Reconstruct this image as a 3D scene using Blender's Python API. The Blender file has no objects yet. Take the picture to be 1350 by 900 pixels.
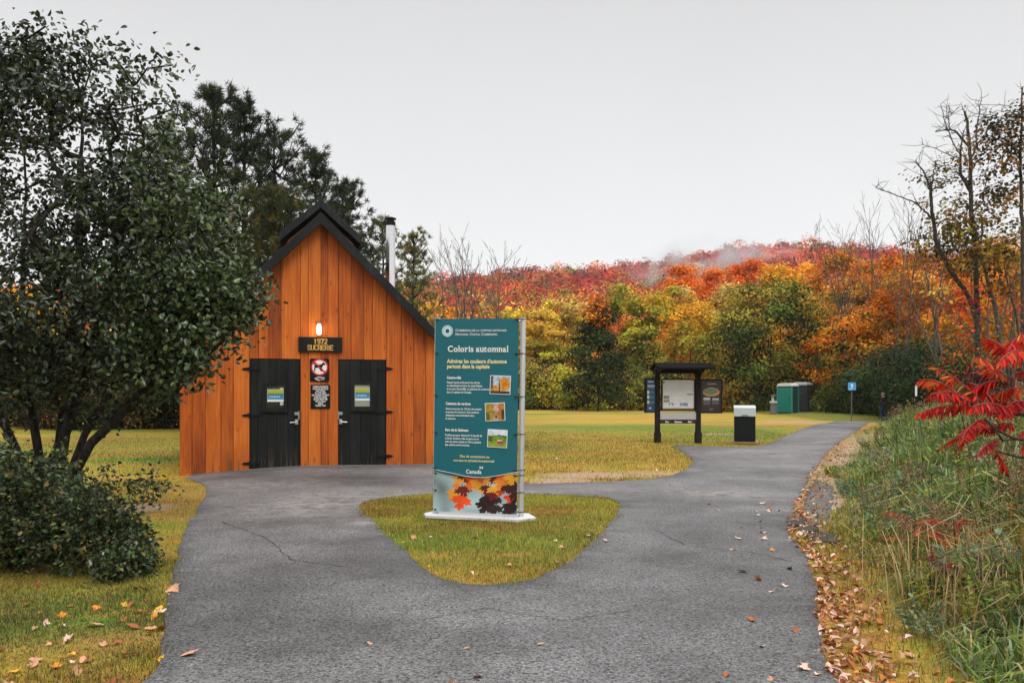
import bpy, math, random
import numpy as np
from mathutils import Vector, Matrix
from mathutils.geometry import delaunay_2d_cdt

sc = bpy.context.scene
COL = sc.collection
CAMZ, F, HY, CX = 1.5, 1050.0, 519.0, 675.0     # eye height, focal length and horizon measured from the photograph
R = math.radians

# ------------------------------------------------------------------ measuring helpers
def G(px, y):
    Y = CAMZ * F / (y - HY)
    return ((px - CX) / F * Y, Y)
def W(px, y, Y):
    return ((px - CX) / F * Y, Y, CAMZ + (HY - y) / F * Y)
def smooth(t):
    t = np.clip(t, 0, 1)
    return t * t * (3 - 2 * t)

# ------------------------------------------------------------------ tagging
def tag(o, label=None, cat=None, group=None, kind=None):
    if label: o['label'] = label
    if cat: o['category'] = cat
    if group: o['group'] = group
    if kind: o['kind'] = kind
    return o
def thing(name, label, cat, loc, rz=0.0, group=None, rx=0.0, ry=0.0):
    o = bpy.data.objects.new(name, None)
    o.empty_display_size = 0.2
    COL.objects.link(o)
    o.location = loc
    o.rotation_euler = (rx, ry, rz)
    return tag(o, label, cat, group)

# ------------------------------------------------------------------ materials
MATS = {}
def newmat(name):
    m = bpy.data.materials.new(name)
    m.use_nodes = True
    nt = m.node_tree
    for n in list(nt.nodes): nt.nodes.remove(n)
    return m, nt, nt.nodes, nt.links
def principled(N, **kw):
    p = N.new('ShaderNodeBsdfPrincipled')
    for k, v in kw.items(): p.inputs[k].default_value = v
    return p
def rgba(c): return (c[0], c[1], c[2], 1.0)

def plain(name, col, rough=0.6, metal=0.0, spec=0.4, var=0.12, scale=30.0, bump=0.0):
    if name in MATS: return MATS[name]
    m, nt, N, L = newmat(name)
    out = N.new('ShaderNodeOutputMaterial')
    p = principled(N, Roughness=rough, Metallic=metal)
    p.inputs['Specular IOR Level'].default_value = spec
    tc = N.new('ShaderNodeTexCoord')
    nz = N.new('ShaderNodeTexNoise'); nz.inputs['Scale'].default_value = scale; nz.inputs['Detail'].default_value = 4
    L.new(tc.outputs['Object'], nz.inputs['Vector'])
    mx = N.new('ShaderNodeMix'); mx.data_type = 'RGBA'
    mx.inputs[6].default_value = rgba([c * (1 - var) for c in col]); mx.inputs[7].default_value = rgba([min(1, c * (1 + var)) for c in col])
    L.new(nz.outputs['Fac'], mx.inputs[0]); L.new(mx.outputs[2], p.inputs['Base Color'])
    if bump:
        b = N.new('ShaderNodeBump'); b.inputs['Strength'].default_value = bump; b.inputs['Distance'].default_value = 0.01
        L.new(nz.outputs['Fac'], b.inputs['Height']); L.new(b.outputs['Normal'], p.inputs['Normal'])
    L.new(p.outputs[0], out.inputs[0])
    MATS[name] = m
    return m

def attr_mat(name, rough=0.55, spec=0.3, trans=0.0, var=0.0):
    """colour comes from the mesh's own colour attribute (each leaf, blade or print patch has its own colour)"""
    if name in MATS: return MATS[name]
    m, nt, N, L = newmat(name)
    out = N.new('ShaderNodeOutputMaterial')
    a = N.new('ShaderNodeAttribute'); a.attribute_name = 'Col'
    p = principled(N, Roughness=rough)
    p.inputs['Specular IOR Level'].default_value = spec
    L.new(a.outputs['Color'], p.inputs['Base Color'])
    if trans > 0:
        t = N.new('ShaderNodeBsdfTranslucent'); L.new(a.outputs['Color'], t.inputs['Color'])
        mx = N.new('ShaderNodeMixShader'); mx.inputs[0].default_value = trans
        L.new(p.outputs[0], mx.inputs[1]); L.new(t.outputs[0], mx.inputs[2]); L.new(mx.outputs[0], out.inputs[0])
    else:
        L.new(p.outputs[0], out.inputs[0])
    MATS[name] = m
    return m

def bark_mat(name, c1, c2):
    if name in MATS: return MATS[name]
    m, nt, N, L = newmat(name)
    out = N.new('ShaderNodeOutputMaterial'); p = principled(N, Roughness=0.9)
    p.inputs['Specular IOR Level'].default_value = 0.15
    tc = N.new('ShaderNodeTexCoord'); mp = N.new('ShaderNodeMapping'); mp.inputs['Scale'].default_value = (12, 12, 2.5)
    nz = N.new('ShaderNodeTexNoise'); nz.inputs['Scale'].default_value = 2.0; nz.inputs['Detail'].default_value = 6
    L.new(tc.outputs['Object'], mp.inputs[0]); L.new(mp.outputs[0], nz.inputs['Vector'])
    cr = N.new('ShaderNodeValToRGB'); cr.color_ramp.elements[0].position = 0.35; cr.color_ramp.elements[1].position = 0.68
    cr.color_ramp.elements[0].color = rgba(c1); cr.color_ramp.elements[1].color = rgba(c2)
    b = N.new('ShaderNodeBump'); b.inputs['Strength'].default_value = 0.7; b.inputs['Distance'].default_value = 0.02
    L.new(nz.outputs['Fac'], cr.inputs[0]); L.new(cr.outputs[0], p.inputs['Base Color'])
    L.new(nz.outputs['Fac'], b.inputs['Height']); L.new(b.outputs[0], p.inputs['Normal']); L.new(p.outputs[0], out.inputs[0])
    MATS[name] = m
    return m

def wood_mat(name, dark, mid, light, rough=0.62, knots=True, weather=None):
    """painted or stained boards: long grain streaks, knots, drips; the plank's own shade from the colour attribute"""
    if name in MATS: return MATS[name]
    m, nt, N, L = newmat(name)
    out = N.new('ShaderNodeOutputMaterial'); p = principled(N, Roughness=rough)
    p.inputs['Specular IOR Level'].default_value = 0.25
    tc = N.new('ShaderNodeTexCoord'); at = N.new('ShaderNodeAttribute'); at.attribute_name = 'Col'
    off = N.new('ShaderNodeVectorMath'); off.operation = 'MULTIPLY_ADD'
    L.new(at.outputs['Color'], off.inputs[0]); off.inputs[1].default_value = (7, 3, 11); L.new(tc.outputs['Object'], off.inputs[2])
    mp = N.new('ShaderNodeMapping'); mp.inputs['Scale'].default_value = (38, 38, 1.3)
    L.new(off.outputs[0], mp.inputs[0])
    nz = N.new('ShaderNodeTexNoise'); nz.inputs['Scale'].default_value = 1.0; nz.inputs['Detail'].default_value = 7; nz.inputs['Roughness'].default_value = 0.62
    L.new(mp.outputs[0], nz.inputs['Vector'])
    mp2 = N.new('ShaderNodeMapping'); mp2.inputs['Scale'].default_value = (2.2, 2.2, 0.55); L.new(off.outputs[0], mp2.inputs[0])
    nz2 = N.new('ShaderNodeTexNoise'); nz2.inputs['Scale'].default_value = 1.0; nz2.inputs['Detail'].default_value = 4; L.new(mp2.outputs[0], nz2.inputs['Vector'])
    add = N.new('ShaderNodeMath'); add.operation = 'ADD'; L.new(nz.outputs['Fac'], add.inputs[0]); L.new(nz2.outputs['Fac'], add.inputs[1])
    sep = N.new('ShaderNodeSeparateColor'); L.new(at.outputs['Color'], sep.inputs[0])
    add2 = N.new('ShaderNodeMath'); add2.operation = 'MULTIPLY_ADD'; L.new(sep.outputs[0], add2.inputs[0]); add2.inputs[1].default_value = 0.30; L.new(add.outputs[0], add2.inputs[2])
    cr = N.new('ShaderNodeValToRGB'); e = cr.color_ramp.elements
    e[0].position = 0.0; e[0].color = rgba(dark); e[1].position = 1.0; e[1].color = rgba(light)
    k = e.new(0.5); k.color = rgba(mid)
    mr = N.new('ShaderNodeMapRange'); mr.inputs['From Min'].default_value = 0.80; mr.inputs['From Max'].default_value = 1.46
    L.new(add2.outputs[0], mr.inputs[0]); L.new(mr.outputs[0], cr.inputs[0])
    colr = cr.outputs[0]
    if knots:
        mp3 = N.new('ShaderNodeMapping'); mp3.inputs['Scale'].default_value = (5.5, 5.5, 2.2); L.new(off.outputs[0], mp3.inputs[0])
        vo = N.new('ShaderNodeTexVoronoi'); vo.inputs['Scale'].default_value = 1.0; L.new(mp3.outputs[0], vo.inputs['Vector'])
        kr = N.new('ShaderNodeMapRange'); kr.inputs['From Min'].default_value = 0.05; kr.inputs['From Max'].default_value = 0.16
        kr.inputs['To Min'].default_value = 0.55; kr.inputs['To Max'].default_value = 0.0
        L.new(vo.outputs['Distance'], kr.inputs[0])
        mk = N.new('ShaderNodeMix'); mk.data_type = 'RGBA'; mk.inputs[7].default_value = rgba([c * 0.35 for c in dark])
        L.new(kr.outputs[0], mk.inputs[0]); L.new(colr, mk.inputs[6]); colr = mk.outputs[2]
    if weather:
        sx = N.new('ShaderNodeSeparateXYZ'); L.new(tc.outputs['Object'], sx.inputs[0])
        wr = N.new('ShaderNodeMapRange'); wr.inputs['From Min'].default_value = 0.5; wr.inputs['From Max'].default_value = 0.0
        L.new(sx.outputs[2], wr.inputs[0])
        gt = N.new('ShaderNodeMath'); gt.operation = 'GREATER_THAN'; gt.inputs[1].default_value = 0.57; L.new(nz.outputs['Fac'], gt.inputs[0])
        ml = N.new('ShaderNodeMath'); ml.operation = 'MULTIPLY'; L.new(wr.outputs[0], ml.inputs[0]); L.new(gt.outputs[0], ml.inputs[1])
        mk = N.new('ShaderNodeMix'); mk.data_type = 'RGBA'; mk.inputs[7].default_value = rgba(weather)
        L.new(ml.outputs[0], mk.inputs[0]); L.new(colr, mk.inputs[6]); colr = mk.outputs[2]
    L.new(colr, p.inputs['Base Color'])
    b = N.new('ShaderNodeBump'); b.inputs['Strength'].default_value = 0.35; b.inputs['Distance'].default_value = 0.004
    L.new(nz.outputs['Fac'], b.inputs['Height']); L.new(b.outputs[0], p.inputs['Normal']); L.new(p.outputs[0], out.inputs[0])
    MATS[name] = m
    return m

def emit_mat(name, col, strength):
    m, nt, N, L = newmat(name)
    out = N.new('ShaderNodeOutputMaterial'); e = N.new('ShaderNodeEmission')
    e.inputs[0].default_value = rgba(col); e.inputs[1].default_value = strength
    L.new(e.outputs[0], out.inputs[0])
    return m

def glass_pane_mat(name, col, rough=0.05):
    if name in MATS: return MATS[name]
    m, nt, N, L = newmat(name)
    out = N.new('ShaderNodeOutputMaterial'); p = principled(N, Roughness=rough)
    p.inputs['Base Color'].default_value = rgba(col); p.inputs['Specular IOR Level'].default_value = 0.6
    L.new(p.outputs[0], out.inputs[0]); MATS[name] = m
    return m

# ------------------------------------------------------------------ mesh builder
class MB:
    def __init__(s): s.v = []; s.f = []; s.mi = []; s.c = []; s.col = (1, 1, 1)
    def vert(s, p): s.v.append(tuple(p)); s.c.append(s.col); return len(s.v) - 1
    def face(s, pts, mi=0):
        s.f.append([s.vert(p) for p in pts]); s.mi.append(mi)
    def box(s, a, b, mi=0):
        x0, y0, z0 = a; x1, y1, z1 = b
        i = [s.vert(p) for p in ((x0,y0,z0),(x1,y0,z0),(x1,y1,z0),(x0,y1,z0),(x0,y0,z1),(x1,y0,z1),(x1,y1,z1),(x0,y1,z1))]
        for q in ((0,3,2,1),(4,5,6,7),(0,1,5,4),(1,2,6,5),(2,3,7,6),(3,0,4,7)):
            s.f.append([i[k] for k in q]); s.mi.append(mi)
    def prism(s, poly, y0, y1, mi=0, axis='y'):
        """poly in (x, z) extruded along y (front y0), or in (x, y) along z"""
        n = len(poly)
        if axis == 'y': P = lambda p, t: (p[0], t, p[1])
        elif axis == 'z': P = lambda p, t: (p[0], p[1], t)
        else: P = lambda p, t: (t, p[0], p[1])
        a = [s.vert(P(p, y0)) for p in poly]; b = [s.vert(P(p, y1)) for p in poly]
        s.f.append(a); s.mi.append(mi); s.f.append(b[::-1]); s.mi.append(mi)
        for k in range(n):
            s.f.append([a[k], b[k], b[(k+1) % n], a[(k+1) % n]]); s.mi.append(mi)
    def tube(s, pts, rad, n=8, mi=0, cap=True):
        pts = [Vector(p) for p in pts]
        rad = rad if hasattr(rad, '__len__') else [rad] * len(pts)
        rings = []
        for k, p in enumerate(pts):
            d = (pts[min(k+1, len(pts)-1)] - pts[max(k-1, 0)]).normalized()
            a = d.orthogonal().normalized() if abs(d.z) > 0.95 else d.cross(Vector((0,0,1))).normalized()
            if abs(d.z) > 0.95: a = (Vector((1,0,0)) - d * d.x).normalized()
            b = d.cross(a)
            rings.append([s.vert(p + (a*math.cos(2*math.pi*j/n) + b*math.sin(2*math.pi*j/n)) * rad[k]) for j in range(n)])
        for r0, r1 in zip(rings, rings[1:]):
            for j in range(n):
                s.f.append([r0[j], r0[(j+1) % n], r1[(j+1) % n], r1[j]]); s.mi.append(mi)
        if cap:
            s.f.append(rings[0][::-1]); s.mi.append(mi); s.f.append(rings[-1]); s.mi.append(mi)
    def lathe(s, prof, n=16, mi=0, c=(0,0)):
        rings = [[s.vert((c[0] + r*math.cos(2*math.pi*j/n), c[1] + r*math.sin(2*math.pi*j/n), z)) for j in range(n)] for r, z in prof]
        for r0, r1 in zip(rings, rings[1:]):
            for j in range(n):
                s.f.append([r0[j], r0[(j+1) % n], r1[(j+1) % n], r1[j]]); s.mi.append(mi)
        s.f.append(rings[0][::-1]); s.mi.append(mi); s.f.append(rings[-1]); s.mi.append(mi)
    def build(s, name, mats, parent=None, bevel=0.0, smooth=False, loc=None):
        me = bpy.data.meshes.new(name)
        me.from_pydata(s.v, [], s.f)
        if not isinstance(mats, (list, tuple)): mats = [mats]
        for m in mats: me.materials.append(m)
        me.polygons.foreach_set('material_index', s.mi)
        if smooth: me.polygons.foreach_set('use_smooth', [True] * len(me.polygons))
        ca = me.color_attributes.new('Col', 'FLOAT_COLOR', 'POINT')
        ca.data.foreach_set('color', np.array([(c[0], c[1], c[2], 1.0) for c in s.c], dtype=np.float32).ravel())
        me.update()
        o = bpy.data.objects.new(name, me); COL.objects.link(o)
        if parent: o.parent = parent
        if loc: o.location = loc
        if bevel:
            b = o.modifiers.new('Bevel', 'BEVEL'); b.width = bevel; b.segments = 2; b.limit_method = 'ANGLE'; b.angle_limit = R(40)
        return o

def npmesh(name, V, Fc, C, mat, parent=None, smooth=False):
    """big meshes from arrays: V (n,3), Fc (m,k), C (n,3) colour per vertex"""
    me = bpy.data.meshes.new(name)
    V = np.asarray(V, dtype=np.float32); Fc = np.asarray(Fc, dtype=np.int32)
    n, (m, k) = len(V), Fc.shape
    me.vertices.add(n); me.vertices.foreach_set('co', V.ravel())
    me.loops.add(m * k); me.loops.foreach_set('vertex_index', Fc.ravel())
    me.polygons.add(m); me.polygons.foreach_set('loop_start', np.arange(0, m * k, k, dtype=np.int32))
    if smooth: me.polygons.foreach_set('use_smooth', np.ones(m, dtype=bool))
    me.update(calc_edges=True)
    if C is not None:
        ca = me.color_attributes.new('Col', 'FLOAT_COLOR', 'POINT')
        ca.data.foreach_set('color', np.concatenate([np.asarray(C, dtype=np.float32), np.ones((n, 1), dtype=np.float32)], 1).ravel())
    me.materials.append(mat)
    o = bpy.data.objects.new(name, me); COL.objects.link(o)
    if parent: o.parent = parent
    return o

def unit(a): return a / (np.linalg.norm(a, axis=-1, keepdims=True) + 1e-9)

def leaf_quads(P, size, rng, up=0.6, aspect=0.55, fold=0.12, six=False, D=None, NB=None):
    """one leaf per point: pointed, folded along its midrib"""
    n = len(P)
    nm = unit(rng.normal(size=(n, 3)) + np.array([0, 0, up])) if NB is None else unit(NB + .42*rng.normal(size=(n, 3)) + np.array([0, 0, .35]))
    t = rng.normal(size=(n, 3)) if D is None else D + 0.35 * rng.normal(size=(n, 3))
    t = unit(t - nm * np.sum(t * nm, 1, keepdims=True))
    b = np.cross(nm, t)
    s = (np.ones(n) * size * (0.65 + 0.7 * rng.random(n)))[:, None]
    w = s * aspect * 0.5
    if not six:
        v = np.stack([P - t*s*0.5, P + b*w + nm*s*fold, P + t*s*0.5, P - b*w + nm*s*fold], 1).reshape(-1, 3)
        f = np.arange(4 * n).reshape(n, 4)
        return v, f, 4
    v = np.stack([P, P + t*s*0.28 + b*w + nm*s*fold, P + t*s*0.66 + b*w*0.8 + nm*s*fold*0.6, P + t*s - nm*s*0.1,
                  P + t*s*0.66 - b*w*0.8 + nm*s*fold*0.6, P + t*s*0.28 - b*w + nm*s*fold], 1).reshape(-1, 3)
    i = (np.arange(n) * 6)[:, None]
    f = np.concatenate([i + np.array([[0, 1, 2, 3]]), i + np.array([[0, 3, 4, 5]])], 0)
    return v, f, 6

def blades(P, hgt, wid, rng, lean=0.35, seg=1):
    """grass blades standing on P"""
    n = len(P)
    a = rng.random(n) * 2 * math.pi
    d = np.stack([np.cos(a), np.sin(a), np.zeros(n)], 1)
    a2 = rng.random(n) * 2 * math.pi
    s = np.stack([np.cos(a2), np.sin(a2), np.zeros(n)], 1)
    h = (np.ones(n) * hgt)[:, None]; w = (np.ones(n) * wid)[:, None] * 0.5
    ln = (np.abs(rng.normal(size=n)) * lean)[:, None]
    up = np.array([[0, 0, 1.0]])
    if seg == 1:
        v = np.stack([P - s*w, P + s*w, P + up*h + d*h*ln], 1).reshape(-1, 3)
        return v, np.arange(3 * n).reshape(n, 3), 3
    m1 = P + up*h*0.45 + d*h*ln*0.22; m2 = P + up*h*(0.86 - 0.12*ln) + d*h*ln*0.62; tp = P + up*h*(1.0 - 0.42*ln) + d*h*ln*1.15
    v = np.stack([P - s*w*0.8, P + s*w*0.8, m1 + s*w, m1 - s*w, m2 + s*w*0.7, m2 - s*w*0.7, tp + s*w*0.08, tp - s*w*0.08], 1).reshape(-1, 3)
    i = (np.arange(n) * 8)[:, None]
    f = np.concatenate([i + np.array([[0,1,2,3]]), i + np.array([[3,2,4,5]]), i + np.array([[5,4,6,7]])], 0)
    return v, f, 8

def pick(rng, pal, n):
    cols = np.array([p[0] for p in pal]); w = np.array([p[1] for p in pal], dtype=float)
    return cols[rng.choice(len(pal), n, p=w / w.sum())]
def jitter(rng, C, val=0.25, hue=0.08):
    n = len(C)
    return np.clip(C * (1 + val * (rng.random((n, 1)) * 2 - 1)) * (1 + hue * (rng.random((n, 3)) * 2 - 1)), 0.002, 0.95)

# ------------------------------------------------------------------ lettering
TXT = bpy.data.curves.new('lettering_source', 'FONT')
TXTO = bpy.data.objects.new('lettering_source', TXT)
def text(mb, s, x, z, size, y, mi=0, align='LEFT', bold=0.0, xs=1.0, track=1.0):
    """adds the letters of s as flat faces in the x-z plane at depth y"""
    if TXTO.name not in COL.objects: COL.objects.link(TXTO)
    TXT.body = s; TXT.size = size; TXT.align_x = align; TXT.offset = bold * size; TXT.space_character = track
    TXT.resolution_u = 3
    dg = bpy.context.evaluated_depsgraph_get(); dg.update()
    me = TXTO.evaluated_get(dg).to_mesh()
    base = len(mb.v)
    xm = 0
    for v in me.vertices:
        mb.vert((x + v.co.x * xs, y, z + v.co.y)); xm = max(xm, v.co.x * xs)
    for p in me.polygons:
        mb.f.append([base + i for i in p.vertices]); mb.mi.append(mi)
    TXTO.evaluated_get(dg).to_mesh_clear()
    return x + xm
def strokes(mb, lines, x, z, w, h, t, y, mi=0):
    """routed letters: each stroke is a bar between points of a unit grid"""
    for ln in lines:
        for (x0, z0), (x1, z1) in zip(ln, ln[1:]):
            a = Vector((x + x0*w, z + z0*h)); b = Vector((x + x1*w, z + z1*h))
            d = (b - a).normalized(); nn = Vector((-d.y, d.x)) * t * 0.5; e = d * t * 0.45
            q = [a - e - nn, b + e - nn, b + e + nn, a - e + nn]
            mb.face([(p.x, y, p.y) for p in q], mi)
def disc(mb, cx, cz, r, y, mi=0, n=28, r2=0.0, a0=0.0, a1=2*math.pi):
    for k in range(n):
        t0 = a0 + (a1-a0)*k/n; t1 = a0 + (a1-a0)*(k+1)/n
        if r2 <= 0: mb.face([(cx, y, cz), (cx + r*math.cos(t0), y, cz + r*math.sin(t0)), (cx + r*math.cos(t1), y, cz + r*math.sin(t1))], mi)
        else: mb.face([(cx + r2*math.cos(t0), y, cz + r2*math.sin(t0)), (cx + r*math.cos(t0), y, cz + r*math.sin(t0)), (cx + r*math.cos(t1), y, cz + r*math.sin(t1)), (cx + r2*math.cos(t1), y, cz + r2*math.sin(t1))], mi)
def picture(name, w, h, nx, nz, fn, mat, parent, x0, z0, y, rot=0.0, border=0.0, bmat=None):
    """a printed picture: a fine grid of patches, each with its own ink colour"""
    u = (np.arange(nx) + 0.5) / nx; v = (np.arange(nz) + 0.5) / nz
    U, Vv = np.meshgrid(u, v)
    C = fn(U.ravel(), Vv.ravel())
    gx = np.linspace(0, w, nx + 1); gz = np.linspace(0, h, nz + 1)
    X0, Z0 = np.meshgrid(gx[:-1], gz[:-1]); X1, Z1 = np.meshgrid(gx[1:], gz[1:])
    q = np.stack([np.stack([X0, Z0], -1), np.stack([X1, Z0], -1), np.stack([X1, Z1], -1), np.stack([X0, Z1], -1)], 2).reshape(-1, 2)
    c, s = math.cos(rot), math.sin(rot)
    q = q - np.array([w/2, h/2]); q = np.stack([q[:, 0]*c - q[:, 1]*s, q[:, 0]*s + q[:, 1]*c], 1) + np.array([x0 + w/2, z0 + h/2])
    V = np.stack([q[:, 0], np.full(len(q), y), q[:, 1]], 1)
    o = npmesh(name, V, np.arange(len(V)).reshape(-1, 4), np.repeat(C, 4, axis=0), mat, parent)
    if border:
        mb = MB(); b = border
        rr = lambda p: (x0 + w/2 + (p[0]*c - p[1]*s), z0 + h/2 + (p[0]*s + p[1]*c))
        mb.prism([rr((-w/2-b, -h/2-b)), rr((w/2+b, -h/2-b)), rr((w/2+b, h/2+b)), rr((-w/2-b, h/2+b))], y + 0.0015, y + 0.004)
        mb.build('picture_border', bmat, o)
    return o
# ================================================================== terrain
EDGE_R = [(1.5, -8.0), (1.6, 2.0)] + [G(*p) for p in ((1090,900),(1083,850),(1078,800),(1072,760),(1062,730),(1045,712),(1036,700),(1038,690),
          (1045,680),(1050,665),(1058,645),(1068,625),(1083,605),(1105,585),(1125,570),(1144,558))]
_ey = np.array([p[1] for p in EDGE_R]); _ex = np.array([p[0] for p in EDGE_R])
_o = np.argsort(_ey); _ey, _ex = _ey[_o], _ex[_o]
def edge_x(Y): return np.interp(Y, _ey, _ex)
def H(x, y):
    x = np.asarray(x, dtype=float); y = np.asarray(y, dtype=float)
    d = x - edge_x(y)
    h = 0.62 * smooth((d - 0.8) / 3.6) * (1 - 0.75 * smooth((y - 20) / 24)) * (1 - smooth((d - 14) / 20))
    h = h - 0.085 * np.exp(-((x + 6.7)**2 + (y - 15.1)**2) / 1.4**2)
    h = h + 0.02 * np.exp(-(((x + 2.9) / 2.0)**2 + ((y - 15.9) / 0.8)**2))
    h = h - 0.30 * np.exp(-((x - 22.2)**2 + (y - 47.5)**2) / 3.5**2)
    h = h + 0.025 * np.sin(x * 0.9 + 1.3) * np.sin(y * 0.7) * smooth((np.abs(x + 0.2) - 2.5) / 2)
    return h
def Hs(x, y): return float(H(x, y))

# building frame: apex point of the facade, local x along the facade, local y into the building
BA = R(13.87); BU = (math.cos(BA), math.sin(BA))
BO = (-1.63 - 0.972 * 2.32, 16.75 - 0.24 * 2.32)
def fac(px, y, dep=0.0):
    k = (px - CX) / F
    s = -(1.63 + 16.75 * k) / (0.972 - 0.24 * k)
    Y = 16.75 - 0.24 * s
    return 2.32 - s, CAMZ + (HY - y) * Y / F
def bw(lx, ly): return (BO[0] + lx*BU[0] - ly*BU[1], BO[1] + lx*BU[1] + ly*BU[0])

PATH = [(-1.9, -8.0), (-1.88, 2.0)] + [G(*p) for p in ((205,900),(213,850),(221,800),(226,760),(236,720),(247,695),(262,668),(272,652),(274,643),(262,635),(243,627.5))]
PATH += [bw(-2.45, -0.02), bw(-2.4, 0.3), bw(2.2, 0.3), bw(2.3, -0.05)]
PATH += [G(*p) for p in ((590,627),(612,634),(645,638),(690,639),(760,638),(850,634),(895,626),(917,612),(908,600),(893,592),(882,588),(925,588.5),
         (975,590),(1003,589),(1025,580),(1050,568.5),(1075,560.5),(1105,555.5),(1125,553.5),(1141,552.6))]
PATH += [(30, 52.5), (42, 54.5), (42, 51), (31, 48.5), G(1147, 556.2)] + EDGE_R[::-1]
ISLAND = [G(*p) for p in ((472,665),(500,659),(535,654.5),(575,652),(640,651.5),(690,652),(750,654),(795,656.5),(812,660),(818,667),(811,682),(797,699),
          (778,718),(760,735),(741,748),(718,761),(690,769),(660,772),(630,774),(600,771),(577,764),(560,754),(540,735),(520,714),(498,693),(480,677))]

def resample(poly, step, rng, amp):
    out = []
    n = len(poly)
    for i in range(n):
        a = np.array(poly[i]); b = np.array(poly[(i+1) % n]); L = np.linalg.norm(b - a)
        dist = max(2.0, 0.5 * (abs(a[1]) + abs(b[1])))
        m = max(1, int(L / (step * max(1, dist / 10))))
        nrm = np.array([-(b-a)[1], (b-a)[0]]) / (L + 1e-9)
        for k in range(m):
            out.append(tuple(a + (b-a)*k/m + nrm * rng.normal() * amp * min(1.6, dist / 10)))
    return out
def chaikin(poly, it=1):
    for _ in range(it):
        q = []
        for i in range(len(poly)):
            a = np.array(poly[i]); b = np.array(poly[(i+1) % len(poly)])
            q += [tuple(a*0.75 + b*0.25), tuple(a*0.25 + b*0.75)]
        poly = q
    return poly
def inside(P, poly):
    P = np.asarray(P); poly = np.asarray(poly)
    x, y = P[:, 0], P[:, 1]; r = np.zeros(len(P), bool)
    j = len(poly) - 1
    for i in range(len(poly)):
        xi, yi = poly[i]; xj, yj = poly[j]
        c = ((yi > y) != (yj > y)) & (x < (xj - xi) * (y - yi) / (yj - yi + 1e-12) + xi)
        r ^= c; j = i
    return r
def dist_poly(P, poly):
    P = np.asarray(P); best = np.full(len(P), 1e9); poly = np.asarray(poly)
    for i in range(len(poly)):
        a = poly[i]; b = poly[(i+1) % len(poly)]; ab = b - a
        t = np.clip(((P - a) @ ab) / (ab @ ab + 1e-12), 0, 1)
        best = np.minimum(best, np.linalg.norm(P - (a + t[:, None]*ab), axis=1))
    return best
rg = np.random.default_rng(5)
def ragged(poly, amp, seed):
    P = np.array(poly); c = np.roll(P, -1, 0) - np.roll(P, 1, 0); nr = unit(np.stack([-c[:, 1], c[:, 0]], 1)); r_ = np.random.default_rng(seed)
    n = len(P); w = np.zeros(n)
    for k, a in ((2, .5), (9, .35), (31, .45)):
        q = r_.normal(size=n); q = np.convolve(np.concatenate([q, q, q]), np.ones(k)/math.sqrt(k), 'same')[n:2*n]; w += a*q
    near = np.clip(14/np.maximum(np.abs(P[:, 1]), 3), .3, 1.2)
    return [tuple(p) for p in P + nr*(w*amp*near)[:, None]]
PATHR = ragged(resample(chaikin(PATH), 0.13, rg, 0.012), 0.013, 3)
ISLR = ragged(resample(chaikin(ISLAND), 0.10, rg, 0.012), 0.015, 4)
def on_path(P): return inside(P, PATHR) & ~inside(P, ISLR)

def vnoise(x, y, s, seed):
    """cheap smooth noise for tinting the turf"""
    r = np.random.default_rng(seed); T = r.random((64, 64))
    u = np.asarray(x) / s; v = np.asarray(y) / s
    i = np.floor(u).astype(int); j = np.floor(v).astype(int); fu = smooth(u - i); fv = smooth(v - j)
    g = lambda a, b: T[a % 64, b % 64]
    return (g(i, j)*(1-fu)+g(i+1, j)*fu)*(1-fv) + (g(i, j+1)*(1-fu)+g(i+1, j+1)*fu)*fv

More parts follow.
